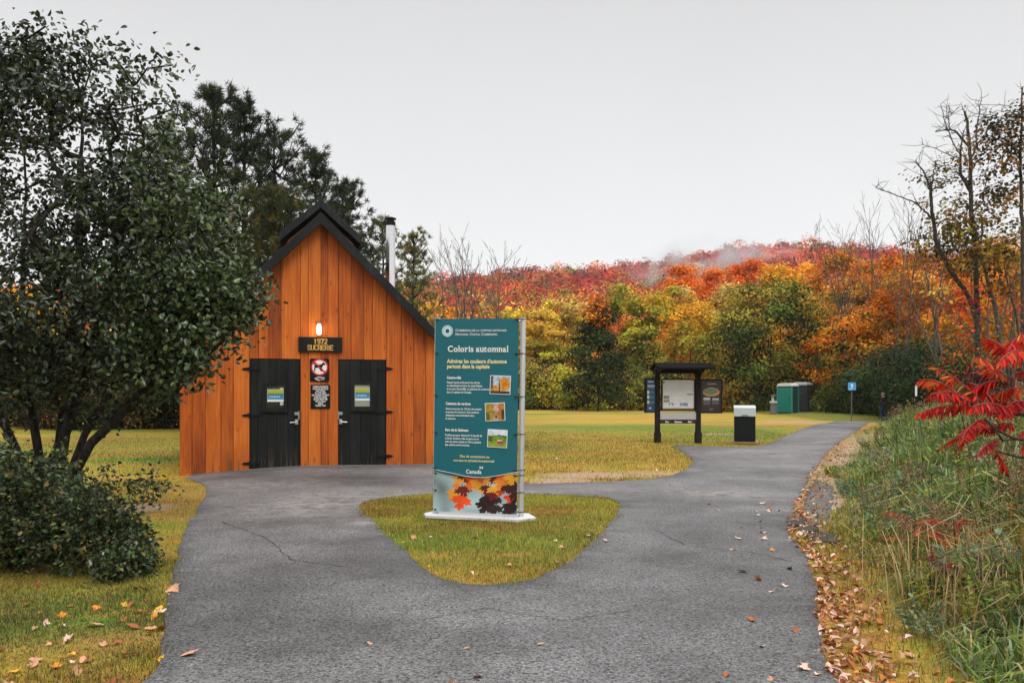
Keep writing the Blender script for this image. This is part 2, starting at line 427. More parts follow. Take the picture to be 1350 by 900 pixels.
# ---- turf colour plan shared by the ground sheet and the blades: dirt, brown leaf tone (with painted shade near left), green
def turf_masks(x, y):
    P = np.stack([x, y], 1)
    n1 = vnoise(x, y, 1.7, 1); n2 = vnoise(x, y, 0.55, 2); n3 = vnoise(x * 0.5, y, 4.0, 3); n4 = vnoise(x * 0.45, y, 2.2, 4)
    dirt = np.zeros(len(x)); brown = np.clip((n4 - 0.5) * 1.6, 0, 1)
    def spot(px, yy, rx, ry, amt):
        c = G(px, yy)
        return amt * np.exp(-(((x - c[0]) / rx)**2 + ((y - c[1]) / ry)**2))
    thr = 0.42 + 0.5 * n2
    d = spot(195, 668, 0.55, 0.5, 1.5) + spot(800, 626, 1.6, 0.8, 1.2) + spot(750, 635, 1.2, 0.35, 1.0) + spot(880, 615, 0.9, 1.2, 0.8) \
        + spot(940, 573, 1.6, 1.6, 1.0) + spot(1050, 556, 3.0, 4.0, 1.1) + spot(262, 648, 0.5, 0.5, 0.7) + spot(720, 630, 0.6, 0.5, 0.6)
    dirt = np.maximum(dirt, np.clip((d - thr) * 2.2, 0, 1))
    dr = x - edge_x(y)
    dirt = np.maximum(dirt, np.clip(1.25 - np.abs(dr - 0.45) / 0.55, 0, 1) * smooth((y - 8.0) / 2.0) * smooth((34 - y) / 10) * np.clip(n2 * 1.6 + 0.25, 0, 1))
    brown = np.maximum(brown, np.exp(-(np.clip(dr, 0, 9) / 0.55)**2) * (dr > -0.3) * 0.95)
    brown = np.maximum(brown, spot(880, 600, 2.5, 5, 0.55) + spot(700, 622, 1.0, 0.7, 0.7) + spot(700, 755, 0.9, 0.5, 0.6))
    brown = np.maximum(brown, 0.9 * np.exp(-((x + 1.75)**2 / 0.5**2)) * (y < 7.5)); brown = np.maximum(brown, (0.40 + .55*n1) * smooth((6.4 - y)/.8) * (x < -1.2))  # near-left part also paints the shade of tree and bush as darker brown
    brown = np.maximum(brown, np.clip((n1*.55 + n2*.45 - .54)*4.5, 0, .85) * (y < 15))
    green = np.clip((n3 - 0.45) * 2.2, 0, 1) * 0.8
    green = np.maximum(green, spot(200, 605, 2.2, 1.8, 1.0) + spot(690, 590, 1.6, 2.2, 0.9) + spot(60, 815, 1.3, 0.7, 1.3) + spot(800, 563, 6, 4, 1.0) + spot(930, 566, 3, 4, .7) + spot(620, 575, 5, 3, .6) + spot(1000, 570, 1.2, 3, .8))
    brown = np.maximum(brown, spot(730, 582, 3.5, 2.0, .75) + spot(850, 600, 2.0, 1.6, .7) + spot(120, 585, 5, 3.0, .6))
    green = np.maximum(green, smooth((dr - 0.35) / 0.5)); brown = np.maximum(brown, .55*(dr > .3)*(n2 > .35))
    return np.clip(dirt, 0, 1), np.clip(brown, 0, 1), np.clip(green, 0, 1)

def ground_mat():
    m, nt, N, L = newmat('turf')
    out = N.new('ShaderNodeOutputMaterial'); p = principled(N, Roughness=0.95); p.inputs['Specular IOR Level'].default_value = 0.1
    at = N.new('ShaderNodeAttribute'); at.attribute_name = 'Col'; sp = N.new('ShaderNodeSeparateColor'); L.new(at.outputs['Color'], sp.inputs[0])
    tc = N.new('ShaderNodeTexCoord')
    def noise(scale, detail=5, sx=1.0, sy=1.0, ro=0.6):
        mp = N.new('ShaderNodeMapping'); mp.inputs['Scale'].default_value = (sx, sy, 1); L.new(tc.outputs['Object'], mp.inputs[0])
        n = N.new('ShaderNodeTexNoise'); n.inputs['Scale'].default_value = scale; n.inputs['Detail'].default_value = detail; n.inputs['Roughness'].default_value = ro
        L.new(mp.outputs[0], n.inputs['Vector']); return n.outputs['Fac']
    def mix(f, a, b):
        x = N.new('ShaderNodeMix'); x.data_type = 'RGBA'
        if hasattr(f, 'links'): L.new(f, x.inputs[0])
        else: x.inputs[0].default_value = f
        for k, c in ((6, a), (7, b)):
            if hasattr(c, 'links'): L.new(c, x.inputs[k])
            else: x.inputs[k].default_value = rgba(c)
        return x.outputs[2]
    def ramp(f, lo, hi):
        r = N.new('ShaderNodeMapRange'); r.inputs['From Min'].default_value = lo; r.inputs['From Max'].default_value = hi; L.new(f, r.inputs[0]); return r.outputs[0]
    def mul(a, b):
        q = N.new('ShaderNodeMath'); q.operation = 'MULTIPLY'; L.new(a, q.inputs[0])
        if hasattr(b, 'links'): L.new(b, q.inputs[1])
        else: q.inputs[1].default_value = b
        return q.outputs[0]
    yel = mix(ramp(noise(0.42, 6, 0.5, 1.0, .7), 0.44, 0.56), (0.46, 0.30, 0.045), (0.25, 0.29, 0.04))
    tan = mix(ramp(noise(0.8, 6, 0.4, 1.3, .7), 0.48, 0.58), yel, (0.52, 0.26, 0.085))
    grn = mix(ramp(noise(8, 4), 0.3, 0.7), (0.07, 0.15, 0.025), (0.17, 0.25, 0.035))
    a = mix(mul(sp.outputs[2], ramp(noise(2.2, 4, 0.5, 1.2), 0.22, 0.5)), tan, grn)
    brn = mix(ramp(noise(22, 4), 0.35, 0.65), (0.12, 0.065, 0.022), (0.36, 0.19, 0.06))
    b = mix(mul(sp.outputs[1], ramp(noise(3.5, 6), 0.36, 0.58)), a, brn)
    drt = mix(ramp(noise(14, 6), 0.3, 0.7), (0.26, 0.18, 0.125), (0.50, 0.40, 0.33))
    c = mix(mul(sp.outputs[0], ramp(noise(3.5, 6, 0.5, 1.5), 0.3, 0.5)), b, drt)
    fine = N.new('ShaderNodeMix'); fine.data_type = 'RGBA'; fine.blend_type = 'MULTIPLY'; fine.inputs[0].default_value = 1.0
    L.new(c, fine.inputs[6])
    L.new(mix(ramp(noise(55, 5, 1, 0.6), 0.3, 0.7), (0.55, 0.53, 0.48), (1.3, 1.27, 1.2)), fine.inputs[7])
    L.new(fine.outputs[2], p.inputs['Base Color'])
    bp = N.new('ShaderNodeBump'); bp.inputs['Strength'].default_value = 0.8; bp.inputs['Distance'].default_value = 0.03
    L.new(noise(40, 6), bp.inputs['Height']); L.new(bp.outputs[0], p.inputs['Normal']); L.new(p.outputs[0], out.inputs[0])
    return m

def seq(*parts):
    o = []
    for a, b, s in parts: o += list(np.arange(a, b, s))
    return np.array(o)
xs = seq((-4000, -600, 850), (-600, -120, 80), (-120, -30, 10), (-30, -12, 1.0), (-12, 12, 0.25), (12, 34, 0.8), (34, 120, 10), (120, 600, 80), (600, 4100, 850))
ys = seq((-1500, -60, 360), (-60, -10, 10), (-10, 2, 0.6), (2, 26, 0.25), (26, 64, 0.8), (64, 130, 8), (130, 900, 110), (900, 6000, 1200))
X, Y = np.meshgrid(xs, ys); xf, yf = X.ravel(), Y.ravel()
far = (np.abs(xf) > 60) | (np.abs(yf) > 90)
zf = np.where(far, 0.0, H(xf, yf))
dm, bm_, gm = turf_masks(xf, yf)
nx_, ny_ = len(xs), len(ys)
ii = (np.arange(ny_ - 1)[:, None] * nx_ + np.arange(nx_ - 1)[None, :]).ravel()
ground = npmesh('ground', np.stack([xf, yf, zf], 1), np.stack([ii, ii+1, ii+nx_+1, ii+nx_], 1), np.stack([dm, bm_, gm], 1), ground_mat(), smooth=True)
tag(ground, kind='structure')

def asphalt_mat(name, dark, light, stain=True):
    m, nt, N, L = newmat(name)
    out = N.new('ShaderNodeOutputMaterial'); p = principled(N, Roughness=0.6); p.inputs['Specular IOR Level'].default_value = 0.45
    tc = N.new('ShaderNodeTexCoord'); at = N.new('ShaderNodeAttribute'); at.attribute_name = 'Col'; sp = N.new('ShaderNodeSeparateColor'); L.new(at.outputs['Color'], sp.inputs[0])
    vo = N.new('ShaderNodeTexVoronoi'); vo.inputs['Scale'].default_value = 80; L.new(tc.outputs['Object'], vo.inputs['Vector'])
    nz = N.new('ShaderNodeTexNoise'); nz.inputs['Scale'].default_value = 42; nz.inputs['Detail'].default_value = 7; nz.inputs['Roughness'].default_value = 0.75; L.new(tc.outputs['Object'], nz.inputs['Vector'])
    big = N.new('ShaderNodeTexNoise'); big.inputs['Scale'].default_value = 0.9; big.inputs['Detail'].default_value = 6; big.inputs['Roughness'].default_value = 0.65; L.new(tc.outputs['Object'], big.inputs['Vector'])
    sv = N.new('ShaderNodeSeparateColor'); L.new(vo.outputs['Color'], sv.inputs[0])
    cr = N.new('ShaderNodeValToRGB'); e = cr.color_ramp.elements
    e[0].position = 0.04; e[0].color = rgba([a*.6 for a in dark]); e[1].position = 0.97; e[1].color = rgba(light)
    k = e.new(0.34); k.color = rgba([0.45*a + 0.55*b for a, b in zip(dark, light)]); k = e.new(0.9); k.color = rgba([0.35*a + 0.65*b for a, b in zip(dark, light)])
    L.new(sv.outputs[0], cr.inputs[0])
    def mul(col, f, lo, hi, c0, c1):
        r = N.new('ShaderNodeMapRange'); r.inputs['From Min'].default_value = lo; r.inputs['From Max'].default_value = hi; L.new(f, r.inputs[0])
        x = N.new('ShaderNodeMix'); x.data_type = 'RGBA'; x.inputs[6].default_value = (c0, c0, c0, 1); x.inputs[7].default_value = (c1, c1, c1*1.01, 1); L.new(r.outputs[0], x.inputs[0])
        q = N.new('ShaderNodeMix'); q.data_type = 'RGBA'; q.blend_type = 'MULTIPLY'; q.inputs[0].default_value = 1; L.new(col, q.inputs[6]); L.new(x.outputs[2], q.inputs[7])
        return q.outputs[2]
    c = mul(cr.outputs[0], nz.outputs['Fac'], 0.35, 0.65, 0.32, 1.52)
    c = mul(c, big.outputs['Fac'], 0.34, 0.66, 0.60, 1.32)
    mid_ = N.new('ShaderNodeTexNoise'); mid_.inputs['Scale'].default_value = 0.33; mid_.inputs['Detail'].default_value = 3; L.new(tc.outputs['Object'], mid_.inputs['Vector'])
    c = mul(c, mid_.outputs['Fac'], 0.38, 0.62, 0.72, 1.25)
    c = mul(c, sp.outputs[1], 0.0, 1.0, 1.0, 0.45)
    # pale worn patches (painted on the mesh where the photograph shows dusty wear)
    mp = N.new('ShaderNodeMath'); mp.operation = 'MULTIPLY'; L.new(sp.outputs[0], mp.inputs[0])
    md = N.new('ShaderNodeTexNoise'); md.inputs['Scale'].default_value = 5; md.inputs['Detail'].default_value = 7; md.inputs['Roughness'].default_value = 0.7; L.new(tc.outputs['Object'], md.inputs['Vector'])
    rr = N.new('ShaderNodeMapRange'); rr.inputs['From Min'].default_value = 0.38; rr.inputs['From Max'].default_value = 0.66; L.new(md.outputs['Fac'], rr.inputs[0]); L.new(rr.outputs[0], mp.inputs[1])
    x = N.new('ShaderNodeMix'); x.data_type = 'RGBA'; L.new(mp.outputs[0], x.inputs[0]); L.new(c, x.inputs[6]); x.inputs[7].default_value = (0.36, 0.32, 0.30, 1)
    # fine cracks
    vc = N.new('ShaderNodeTexVoronoi'); vc.feature = 'DISTANCE_TO_EDGE'; vc.inputs['Scale'].default_value = 0.42
    wv = N.new('ShaderNodeVectorMath'); wv.operation = 'MULTIPLY_ADD'; L.new(md.outputs['Color'], wv.inputs[0]); wv.inputs[1].default_value = (0.45, 0.45, 0.45); L.new(tc.outputs['Object'], wv.inputs[2])
    L.new(wv.outputs[0], vc.inputs['Vector'])
    rc = N.new('ShaderNodeMapRange'); rc.inputs['From Min'].default_value = 0.0015; rc.inputs['From Max'].default_value = 0.006; rc.inputs['To Min'].default_value = 0.55; rc.inputs['To Max'].default_value = 0
    L.new(vc.outputs['Distance'], rc.inputs[0])
    br = N.new('ShaderNodeMapRange'); br.inputs['From Min'].default_value = 0.5; br.inputs['From Max'].default_value = 0.62; L.new(big.outputs['Fac'], br.inputs[0])
    cm = N.new('ShaderNodeMath'); cm.operation = 'MULTIPLY'; L.new(rc.outputs[0], cm.inputs[0]); L.new(br.outputs[0], cm.inputs[1])
    y = N.new('ShaderNodeMix'); y.data_type = 'RGBA'; L.new(cm.outputs[0], y.inputs[0]); L.new(x.outputs[2], y.inputs[6]); y.inputs[7].default_value = (0.012, 0.012, 0.012, 1)
    L.new(y.outputs[2], p.inputs['Base Color'])
    ad = N.new('ShaderNodeMath'); ad.operation = 'ADD'; L.new(nz.outputs['Fac'], ad.inputs[0]); L.new(vo.outputs['Distance'], ad.inputs[1])
    b = N.new('ShaderNodeBump'); b.inputs['Strength'].default_value = 0.7; b.inputs['Distance'].default_value = 0.007
    L.new(ad.outputs[0], b.inputs['Height']); L.new(b.outputs[0], p.inputs['Normal']); L.new(p.outputs[0], out.inputs[0])
    return m
M_ASPH = asphalt_mat('asphalt', (0.045, 0.044, 0.043), (0.205, 0.20, 0.195))
M_ASPH_OLD = asphalt_mat('old_asphalt', (0.055, 0.052, 0.05), (0.17, 0.16, 0.15))

def sheet(name, outer, holes, lift, skirt, mat, grid=0.4, maskf=None):
    pts = [tuple(p) for p in outer]; edges = [(i, (i+1) % len(outer)) for i in range(len(outer))]
    for h in holes:
        b = len(pts); pts += [tuple(p) for p in h]; edges += [(b + i, b + (i+1) % len(h)) for i in range(len(h))]
    nb = len(pts)
    A = np.array(outer); lo, hi = A.min(0), A.max(0)
    gy = []; y = lo[1]
    while y < hi[1]: gy.append(y); y += grid * max(1.0, y / 14)
    g = np.array([(x, yy) for yy in gy for x in np.arange(lo[0], hi[0], grid * max(1.0, yy / 14))])
    g = g[inside(g, outer)]
    for h in holes: g = g[~inside(g, h)]
    pts += [tuple(p) for p in g]
    v, e, f, *_ = delaunay_2d_cdt([Vector(p) for p in pts], edges, [], 0, 1e-5)
    V = np.array([(p.x, p.y) for p in v]); Fc = np.array([list(t) for t in f if len(t) == 3])
    cen = V[Fc].mean(1); k = inside(cen, outer)
    for h in holes: k &= ~inside(cen, h)
    Fc = Fc[k]
    a, b, c = V[Fc[:, 0]], V[Fc[:, 1]], V[Fc[:, 2]]
    fl = ((b-a)[:, 0]*(c-a)[:, 1] - (b-a)[:, 1]*(c-a)[:, 0]) < 0
    Fc[fl] = Fc[fl][:, ::-1]
    V3 = np.concatenate([V, (H(V[:, 0], V[:, 1]) + lift)[:, None]], 1)
    # turned-down edge
    ed = {}
    for t in Fc:
        for i in range(3):
            q = (t[i], t[(i+1) % 3]); ed[q] = ed.get(q, 0) + 1
    be = [q for q in ed if (q[1], q[0]) not in ed]
    low = V3.copy(); low[:, 2] -= skirt
    n = len(V3)
    tri = list(map(list, Fc)) + [[q[1], q[0], n + q[0]] for q in be] + [[q[1], n + q[0], n + q[1]] for q in be]
    VV = np.concatenate([V3, low], 0)
    C = np.zeros((len(VV), 3))
    if maskf is not None: C[:, 0] = maskf(VV[:, 0], VV[:, 1]); C[:, 1] = damp(VV[:, 0], VV[:, 1])
    return npmesh(name, VV, np.array(tri), C, mat)
def damp(x, y):
    r = np.zeros(len(x))
    for px, yy, rx, ry, a in ((400,632,2.2,0.25,0.6),(300,635,1.2,0.3,0.5),(540,640,1.4,0.35,0.45),(1030,690,0.5,0.8,0.55),(1030,760,0.35,1.0,0.35),(700,840,1.6,0.35,0.25),(520,740,0.5,0.9,0.35),(330,760,0.8,1.0,0.25)):
        c = G(px, yy); r = np.maximum(r, a * np.exp(-(((x - c[0]) / rx)**2 + ((y - c[1]) / ry)**2)))
    return r
def wear(x, y):
    r = np.zeros(len(x))
    for px, yy, rx, ry, a in ((400,668,1.0,0.9,0.85),(445,655,1.2,0.8,0.6),(480,670,0.5,0.4,0.9),(495,690,0.35,0.2,0.9),(330,640,1.5,1.2,0.45),(470,622,3,0.35,0.35),(950,652,0.9,0.5,0.8),(790,648,1.5,0.6,0.35),(1000,600,3,5,0.35),(1060,570,4,8,0.4)):
        c = G(px, yy); r = np.maximum(r, a * np.exp(-(((x - c[0]) / rx)**2 + ((y - c[1]) / ry)**2)))
    return np.clip(r, 0, 1)
tag(sheet('path', PATHR, [ISLR], 0.022, 0.06, M_ASPH, 0.35, wear), kind='structure')
SHO = resample([G(*p) for p in ((1052,672),(1062,650),(1074,632),(1098,640),(1096,665),(1092,690),(1070,692),(1050,688))], 0.15, rg, 0.02)
tag(sheet('path_shoulder', SHO, [], 0.008, 0.03, M_ASPH_OLD, 0.3), kind='structure')
APR = [bw(2.34, 0.3), bw(-1.7, 0.3), bw(-1.7, -0.16), bw(0.2, -0.22), bw(2.3, -0.5), bw(2.75, -0.5)]
M_CONC = plain('concrete', (0.11, 0.105, 0.10), 0.85, var=0.25, scale=9, bump=0.3)
tag(sheet('door_apron', resample(APR, 0.2, rg, 0.006), [], 0.027, 0.05, M_CONC, 0.3), kind='structure')
# dark seams and cracks that run across the paving
M_SEAM = plain('seam_tar', (0.02, 0.02, 0.02), 0.7, var=0.4, scale=20)
def seam(pts, wid):
    P = []
    for a, b in zip(pts, pts[1:]):
        for t in np.linspace(0, 1, 14)[:-1]: P.append(np.array(a)*(1-t) + np.array(b)*t)
    P = np.array(P); d = np.gradient(P, axis=0); nr = unit(np.stack([-d[:, 1], d[:, 0]], 1)); P = P + nr*rg.normal(size=(len(P), 1))*wid*1.1
    w = (wid*(.35 + .9*rg.random(len(P))))[:, None]; a, b = P - nr*w*.5, P + nr*w*.5
    V = np.concatenate([np.concatenate([q, (H(q[:, 0], q[:, 1]) + .0262)[:, None]], 1) for q in (a, b)]); n = len(P); i = np.arange(n - 1)
    Fc = np.stack([i, i + 1, i + 1 + n, i + n], 1)
    tag(npmesh('path_seam', V, Fc, None, M_SEAM), kind='structure')
seam([G(1030,585.4), G(1072,586.2), G(1108,585.2)], .05)
seam([G(960,612.5), G(1010,613.5), G(1075,611.5)], .022)
seam([G(415,638), G(445,636.2), G(480,637.4), G(525,636)], .03)
seam([G(292,690), G(352,712), G(385,742), G(470,752)], .010)
seam([G(860,700), G(905,722), G(985,730), G(1050,745)], .009)
seam([G(560,820), G(640,806), G(742,822), G(840,808)], .006)
# broken asphalt lumps at the eroded edge
M_CRACK = plain('broken_asphalt', (0.035, 0.034, 0.034), 0.8, var=0.5, scale=60, bump=0.8)
lump = [((1036,690),(1058,688),(1062,692),(1040,697),'dark broken asphalt lump at the top of the crumbled path edge'),
        ((1052,699),(1076,696),(1080,701),(1058,704),'small dark asphalt lump between the other two at the crumbled path edge'),
        ((1062,708),(1085,707),(1108,713),(1104,718),(1070,714),'long dark slab of broken asphalt pointing into the grass')]
for L_ in lump:
    pts = [np.array(G(*p)) for p in L_[:-1]]; c = sum(pts) / len(pts)
    mb = MB(); q = resample([tuple(p - c) for p in pts], 0.05, rg, 0.012)
    mb.prism(q, -0.02, 0.022, axis='z')
    o = mb.build('broken_asphalt', M_CRACK, None, bevel=0.008, loc=(c[0], c[1], Hs(*c) + 0.012))
    o.rotation_euler = (0.05, -0.06, 0)
    tag(o, L_[-1], 'broken asphalt', 'broken asphalt at the path edge')
# ================================================================== sugar shack
M_ORG = wood_mat('orange_boards', (0.20, 0.038, 0.008), (0.46, 0.100, 0.011), (0.66, 0.18, 0.026), weather=(0.11, 0.05, 0.022))
M_BLK = wood_mat('black_boards', (0.003, 0.0033, 0.0033), (0.006, 0.007, 0.0066), (0.02, 0.022, 0.021), rough=0.7, weather=(0.07, 0.045, 0.025))
M_TRIM = wood_mat('charcoal_trim', (0.006, 0.0063, 0.0072), (0.012, 0.0128, 0.0145), (0.028, 0.030, 0.033), rough=0.7, knots=False)
M_SHIN = plain('shingles', (0.045, 0.04, 0.035), 0.9, var=0.6, scale=25, bump=0.6)
M_STEEL = plain('flue_steel', (0.75, 0.75, 0.76), 0.16, metal=1.0, var=0.1, scale=8)
M_IRON = plain('black_iron', (0.012, 0.012, 0.013), 0.45, metal=0.6)
M_CHROME = plain('door_metal', (0.55, 0.55, 0.55), 0.3, metal=1.0)
M_CHAR = plain('dark_metal', (0.02, 0.02, 0.021), 0.5)
rb = random.Random(11)
shack = thing('sugar_shack', 'orange plank sugar shack with black doors and steep dark roof', 'building', (BO[0], BO[1], 0), BA)
AP = fac(423, 292.5)[1]                     # wall height under the ridge
XL, XR = -2.68, 2.32
dl0, dl1 = fac(329, 0)[0], fac(396, 0)[0]
dr0, dr1 = fac(446, 0)[0], fac(509, 0)[0]
dtop = fac(396, 473)[1]; dbot = 0.012
zr = lambda x: AP - abs(x) * 1.0
def planks(mb, x0, x1, y, zb, ztop, wmin, wmax, cuts=(), th=0.022, fixed=None):
    bs = [x0]
    while bs[-1] < x1 - 0.01: bs.append(min(x1, bs[-1] + rb.uniform(wmin, wmax)))
    for c in cuts:
        j = min(range(len(bs)), key=lambda i: abs(bs[i] - c)); bs[j] = c
    bs = sorted(set(bs))
    return bs
wall = MB()
bs = planks(None, XL, XR, 0, 0, 0, 0.17, 0.30, cuts=(dl0, dl1, dr0, dr1, 0.0))
def opening(xm): return (dl0 - 1e-4 < xm < dl1 + 1e-4) or (dr0 - 1e-4 < xm < dr1 + 1e-4)
for a, b in zip(bs, bs[1:]):
    if b - a < 0.02: continue
    g = 0.0045; y0 = -0.024 + rb.uniform(-0.005, 0.005)
    s = rb.random(); wall.col = (s, rb.random(), rb.random())
    lo = dtop if opening((a + b) / 2) else (-0.12 if a < -1.6 else -0.02)
    wall.prism([(a + g, lo), (b - g, lo), (b - g, zr(b)), (a + g, zr(a))], y0, 0.0)
wall.col = (0.05, 0.3, 0.6)
# backing (seen dark in the joints) and the other three walls
wall.prism([(XL, -0.1), (dl0, -0.1), (dl0, dtop), (dl1, dtop), (dl1, -0.02), (dr0, -0.02), (dr0, dtop), (dr1, dtop), (dr1, -0.02), (XR, -0.02), (XR, zr(XR)), (0, AP), (XL, zr(XL))], 0.002, 0.06, mi=1)
LEN = 7.2
for X_ in (XL, XR):
    y = 0.062
    while y < LEN:
        w = min(rb.uniform(0.17, 0.30), LEN - y + 1e-3); wall.col = (rb.random(), rb.random(), rb.random())
        xa, xb = (X_, X_ + 0.03) if X_ < 0 else (X_ - 0.03, X_)
        wall.box((xa, y + 0.002, -0.1), (xb, y + w - 0.002, zr(X_) + 0.02)); y += w
x = XL
while x < XR:
    w = min(rb.uniform(0.17, 0.30), XR - x); wall.col = (rb.random(), rb.random(), rb.random())
    z0, z1 = zr(x), zr(x + w)
    wall.prism([(x + .002, -0.1), (x + w - .002, -0.1), (x + w - .002, z1), (x + .002, z0)], LEN, LEN + 0.03); x += max(w, 0.02)
wall.build('wall', [M_ORG, M_IRON], shack, bevel=0.004)

def gable_roof(name, apex, slope, xl, xr, y0, y1, th, parent, rake, over=0.02, mats=None):
    """two slabs of shingles with stepped courses, and rake boards on the front and back"""
    mb = MB()
    for sx, xe in ((-1, xl), (1, xr)):
        n = int(abs(xe) * math.sqrt(1 + slope**2) / 0.16) + 1
        for k in range(n):
            a = abs(xe) * k / n; b = abs(xe) * (k + 1) / n + 0.02
            za, zb = apex - a*slope, apex - b*slope
            p = [(sx*a, za + 0.004), (sx*b, zb + 0.018), (sx*b, zb - th), (sx*a, za - th)]
            if sx < 0: p = p[::-1]
            mb.prism(p, y0 + 0.03, y1 - 0.03)
    rf = mb.build(name, M_SHIN, parent)
    for yy in (y0, y1 - 0.032):
        mb = MB()
        for sx, xe in ((-1, xl), (1, xr)):
            e = abs(xe) + 0.025
            p = [(0, apex + over), (sx*e, apex + over - e*slope), (sx*e, apex + over - e*slope - rake), (0, apex + over - rake)]
            if sx < 0: p = p[::-1]
            mb.col = (rb.random()*0.6, rb.random(), rb.random())
            mb.prism(p, yy, yy + 0.032)
        mb.build('rake_board', M_TRIM, rf, bevel=0.005)
    mb = MB()
    for sx, xe in ((-1, xl), (1, xr)):
        e = abs(xe); z = apex - e*slope
        mb.box((sx*e if sx > 0 else -e - 0.024, y0 + 0.034, z - th - 0.05), (e + 0.024 if sx > 0 else -e, y1 - 0.034, z - 0.0))
    mb.build('eave_board', M_TRIM, rf)
    return rf
RZ = fac(423, 281)[1] - 0.05
gable_roof('roof', RZ, 1.0, -3.02, 2.36, -0.26, LEN + 0.25, 0.10, shack, 0.235)
# ridge vent house
cap_ = AP
vent = MB(); vz = 4.0
cy0, cy1 = 0.95, 4.4
vh = 0.69; vtop = 5.36
x = -vh
while x < vh - 0.01:
    w = min(rb.uniform(0.13, 0.22), vh - x); vent.col = (rb.random(), rb.random(), rb.random())
    vent.prism([(x + .002, AP - max(abs(x), abs(x + w)) - 0.1), (x + w - .002, AP - max(abs(x), abs(x + w)) - 0.1), (x + w - .002, vtop - 0.88*abs(x + w)), (x + .002, vtop - 0.88*abs(x))], cy0, cy0 + 0.03)
    vent.prism([(x + .002, 4.2), (x + w - .002, 4.2), (x + w - .002, vtop - 0.88*abs(x + w)), (x + .002, vtop - 0.88*abs(x))], cy1 - 0.03, cy1); x += w
vent.col = (0.3, 0.4, 0.5)
for X_ in (-vh, vh - 0.03): vent.box((X_, cy0 + 0.031, 4.0), (X_ + 0.03, cy1 - 0.031, 4.72))
vw = vent.build('ridge_vent', M_ORG, shack)
gable_roof('vent_roof', fac(425, 267)[1] + 0.235, 0.88, -0.83, 0.83, 0.80, 4.55, 0.09, vw, 0.18)
# stove pipe
mb = MB(); cx_, cy_ = 1.70, 3.25
zt = 5.86
mb.lathe([(0.116, 2.9), (0.116, zt - 0.45), (0.121, zt - 0.448), (0.121, zt - 0.43), (0.116, zt - 0.428), (0.116, zt - 0.18)], 20, c=(cx_, cy_))
fl = mb.build('stove_pipe', M_STEEL, shack, smooth=False)
mb = MB(); mb.lathe([(0.125, zt - 0.20), (0.125, zt - 0.10), (0.09, zt - 0.095), (0.09, zt - 0.045), (0.142, zt - 0.04), (0.142, zt - 0.012), (0.05, zt + 0.02)], 20, c=(cx_, cy_))
mb.build('pipe_cap', M_IRON, fl)
mb = MB(); mb.lathe([(0.122, zt - 1.15), (0.122, zt - 1.12)], 20, c=(cx_, cy_)); mb.build('pipe_band', M_STEEL, fl)

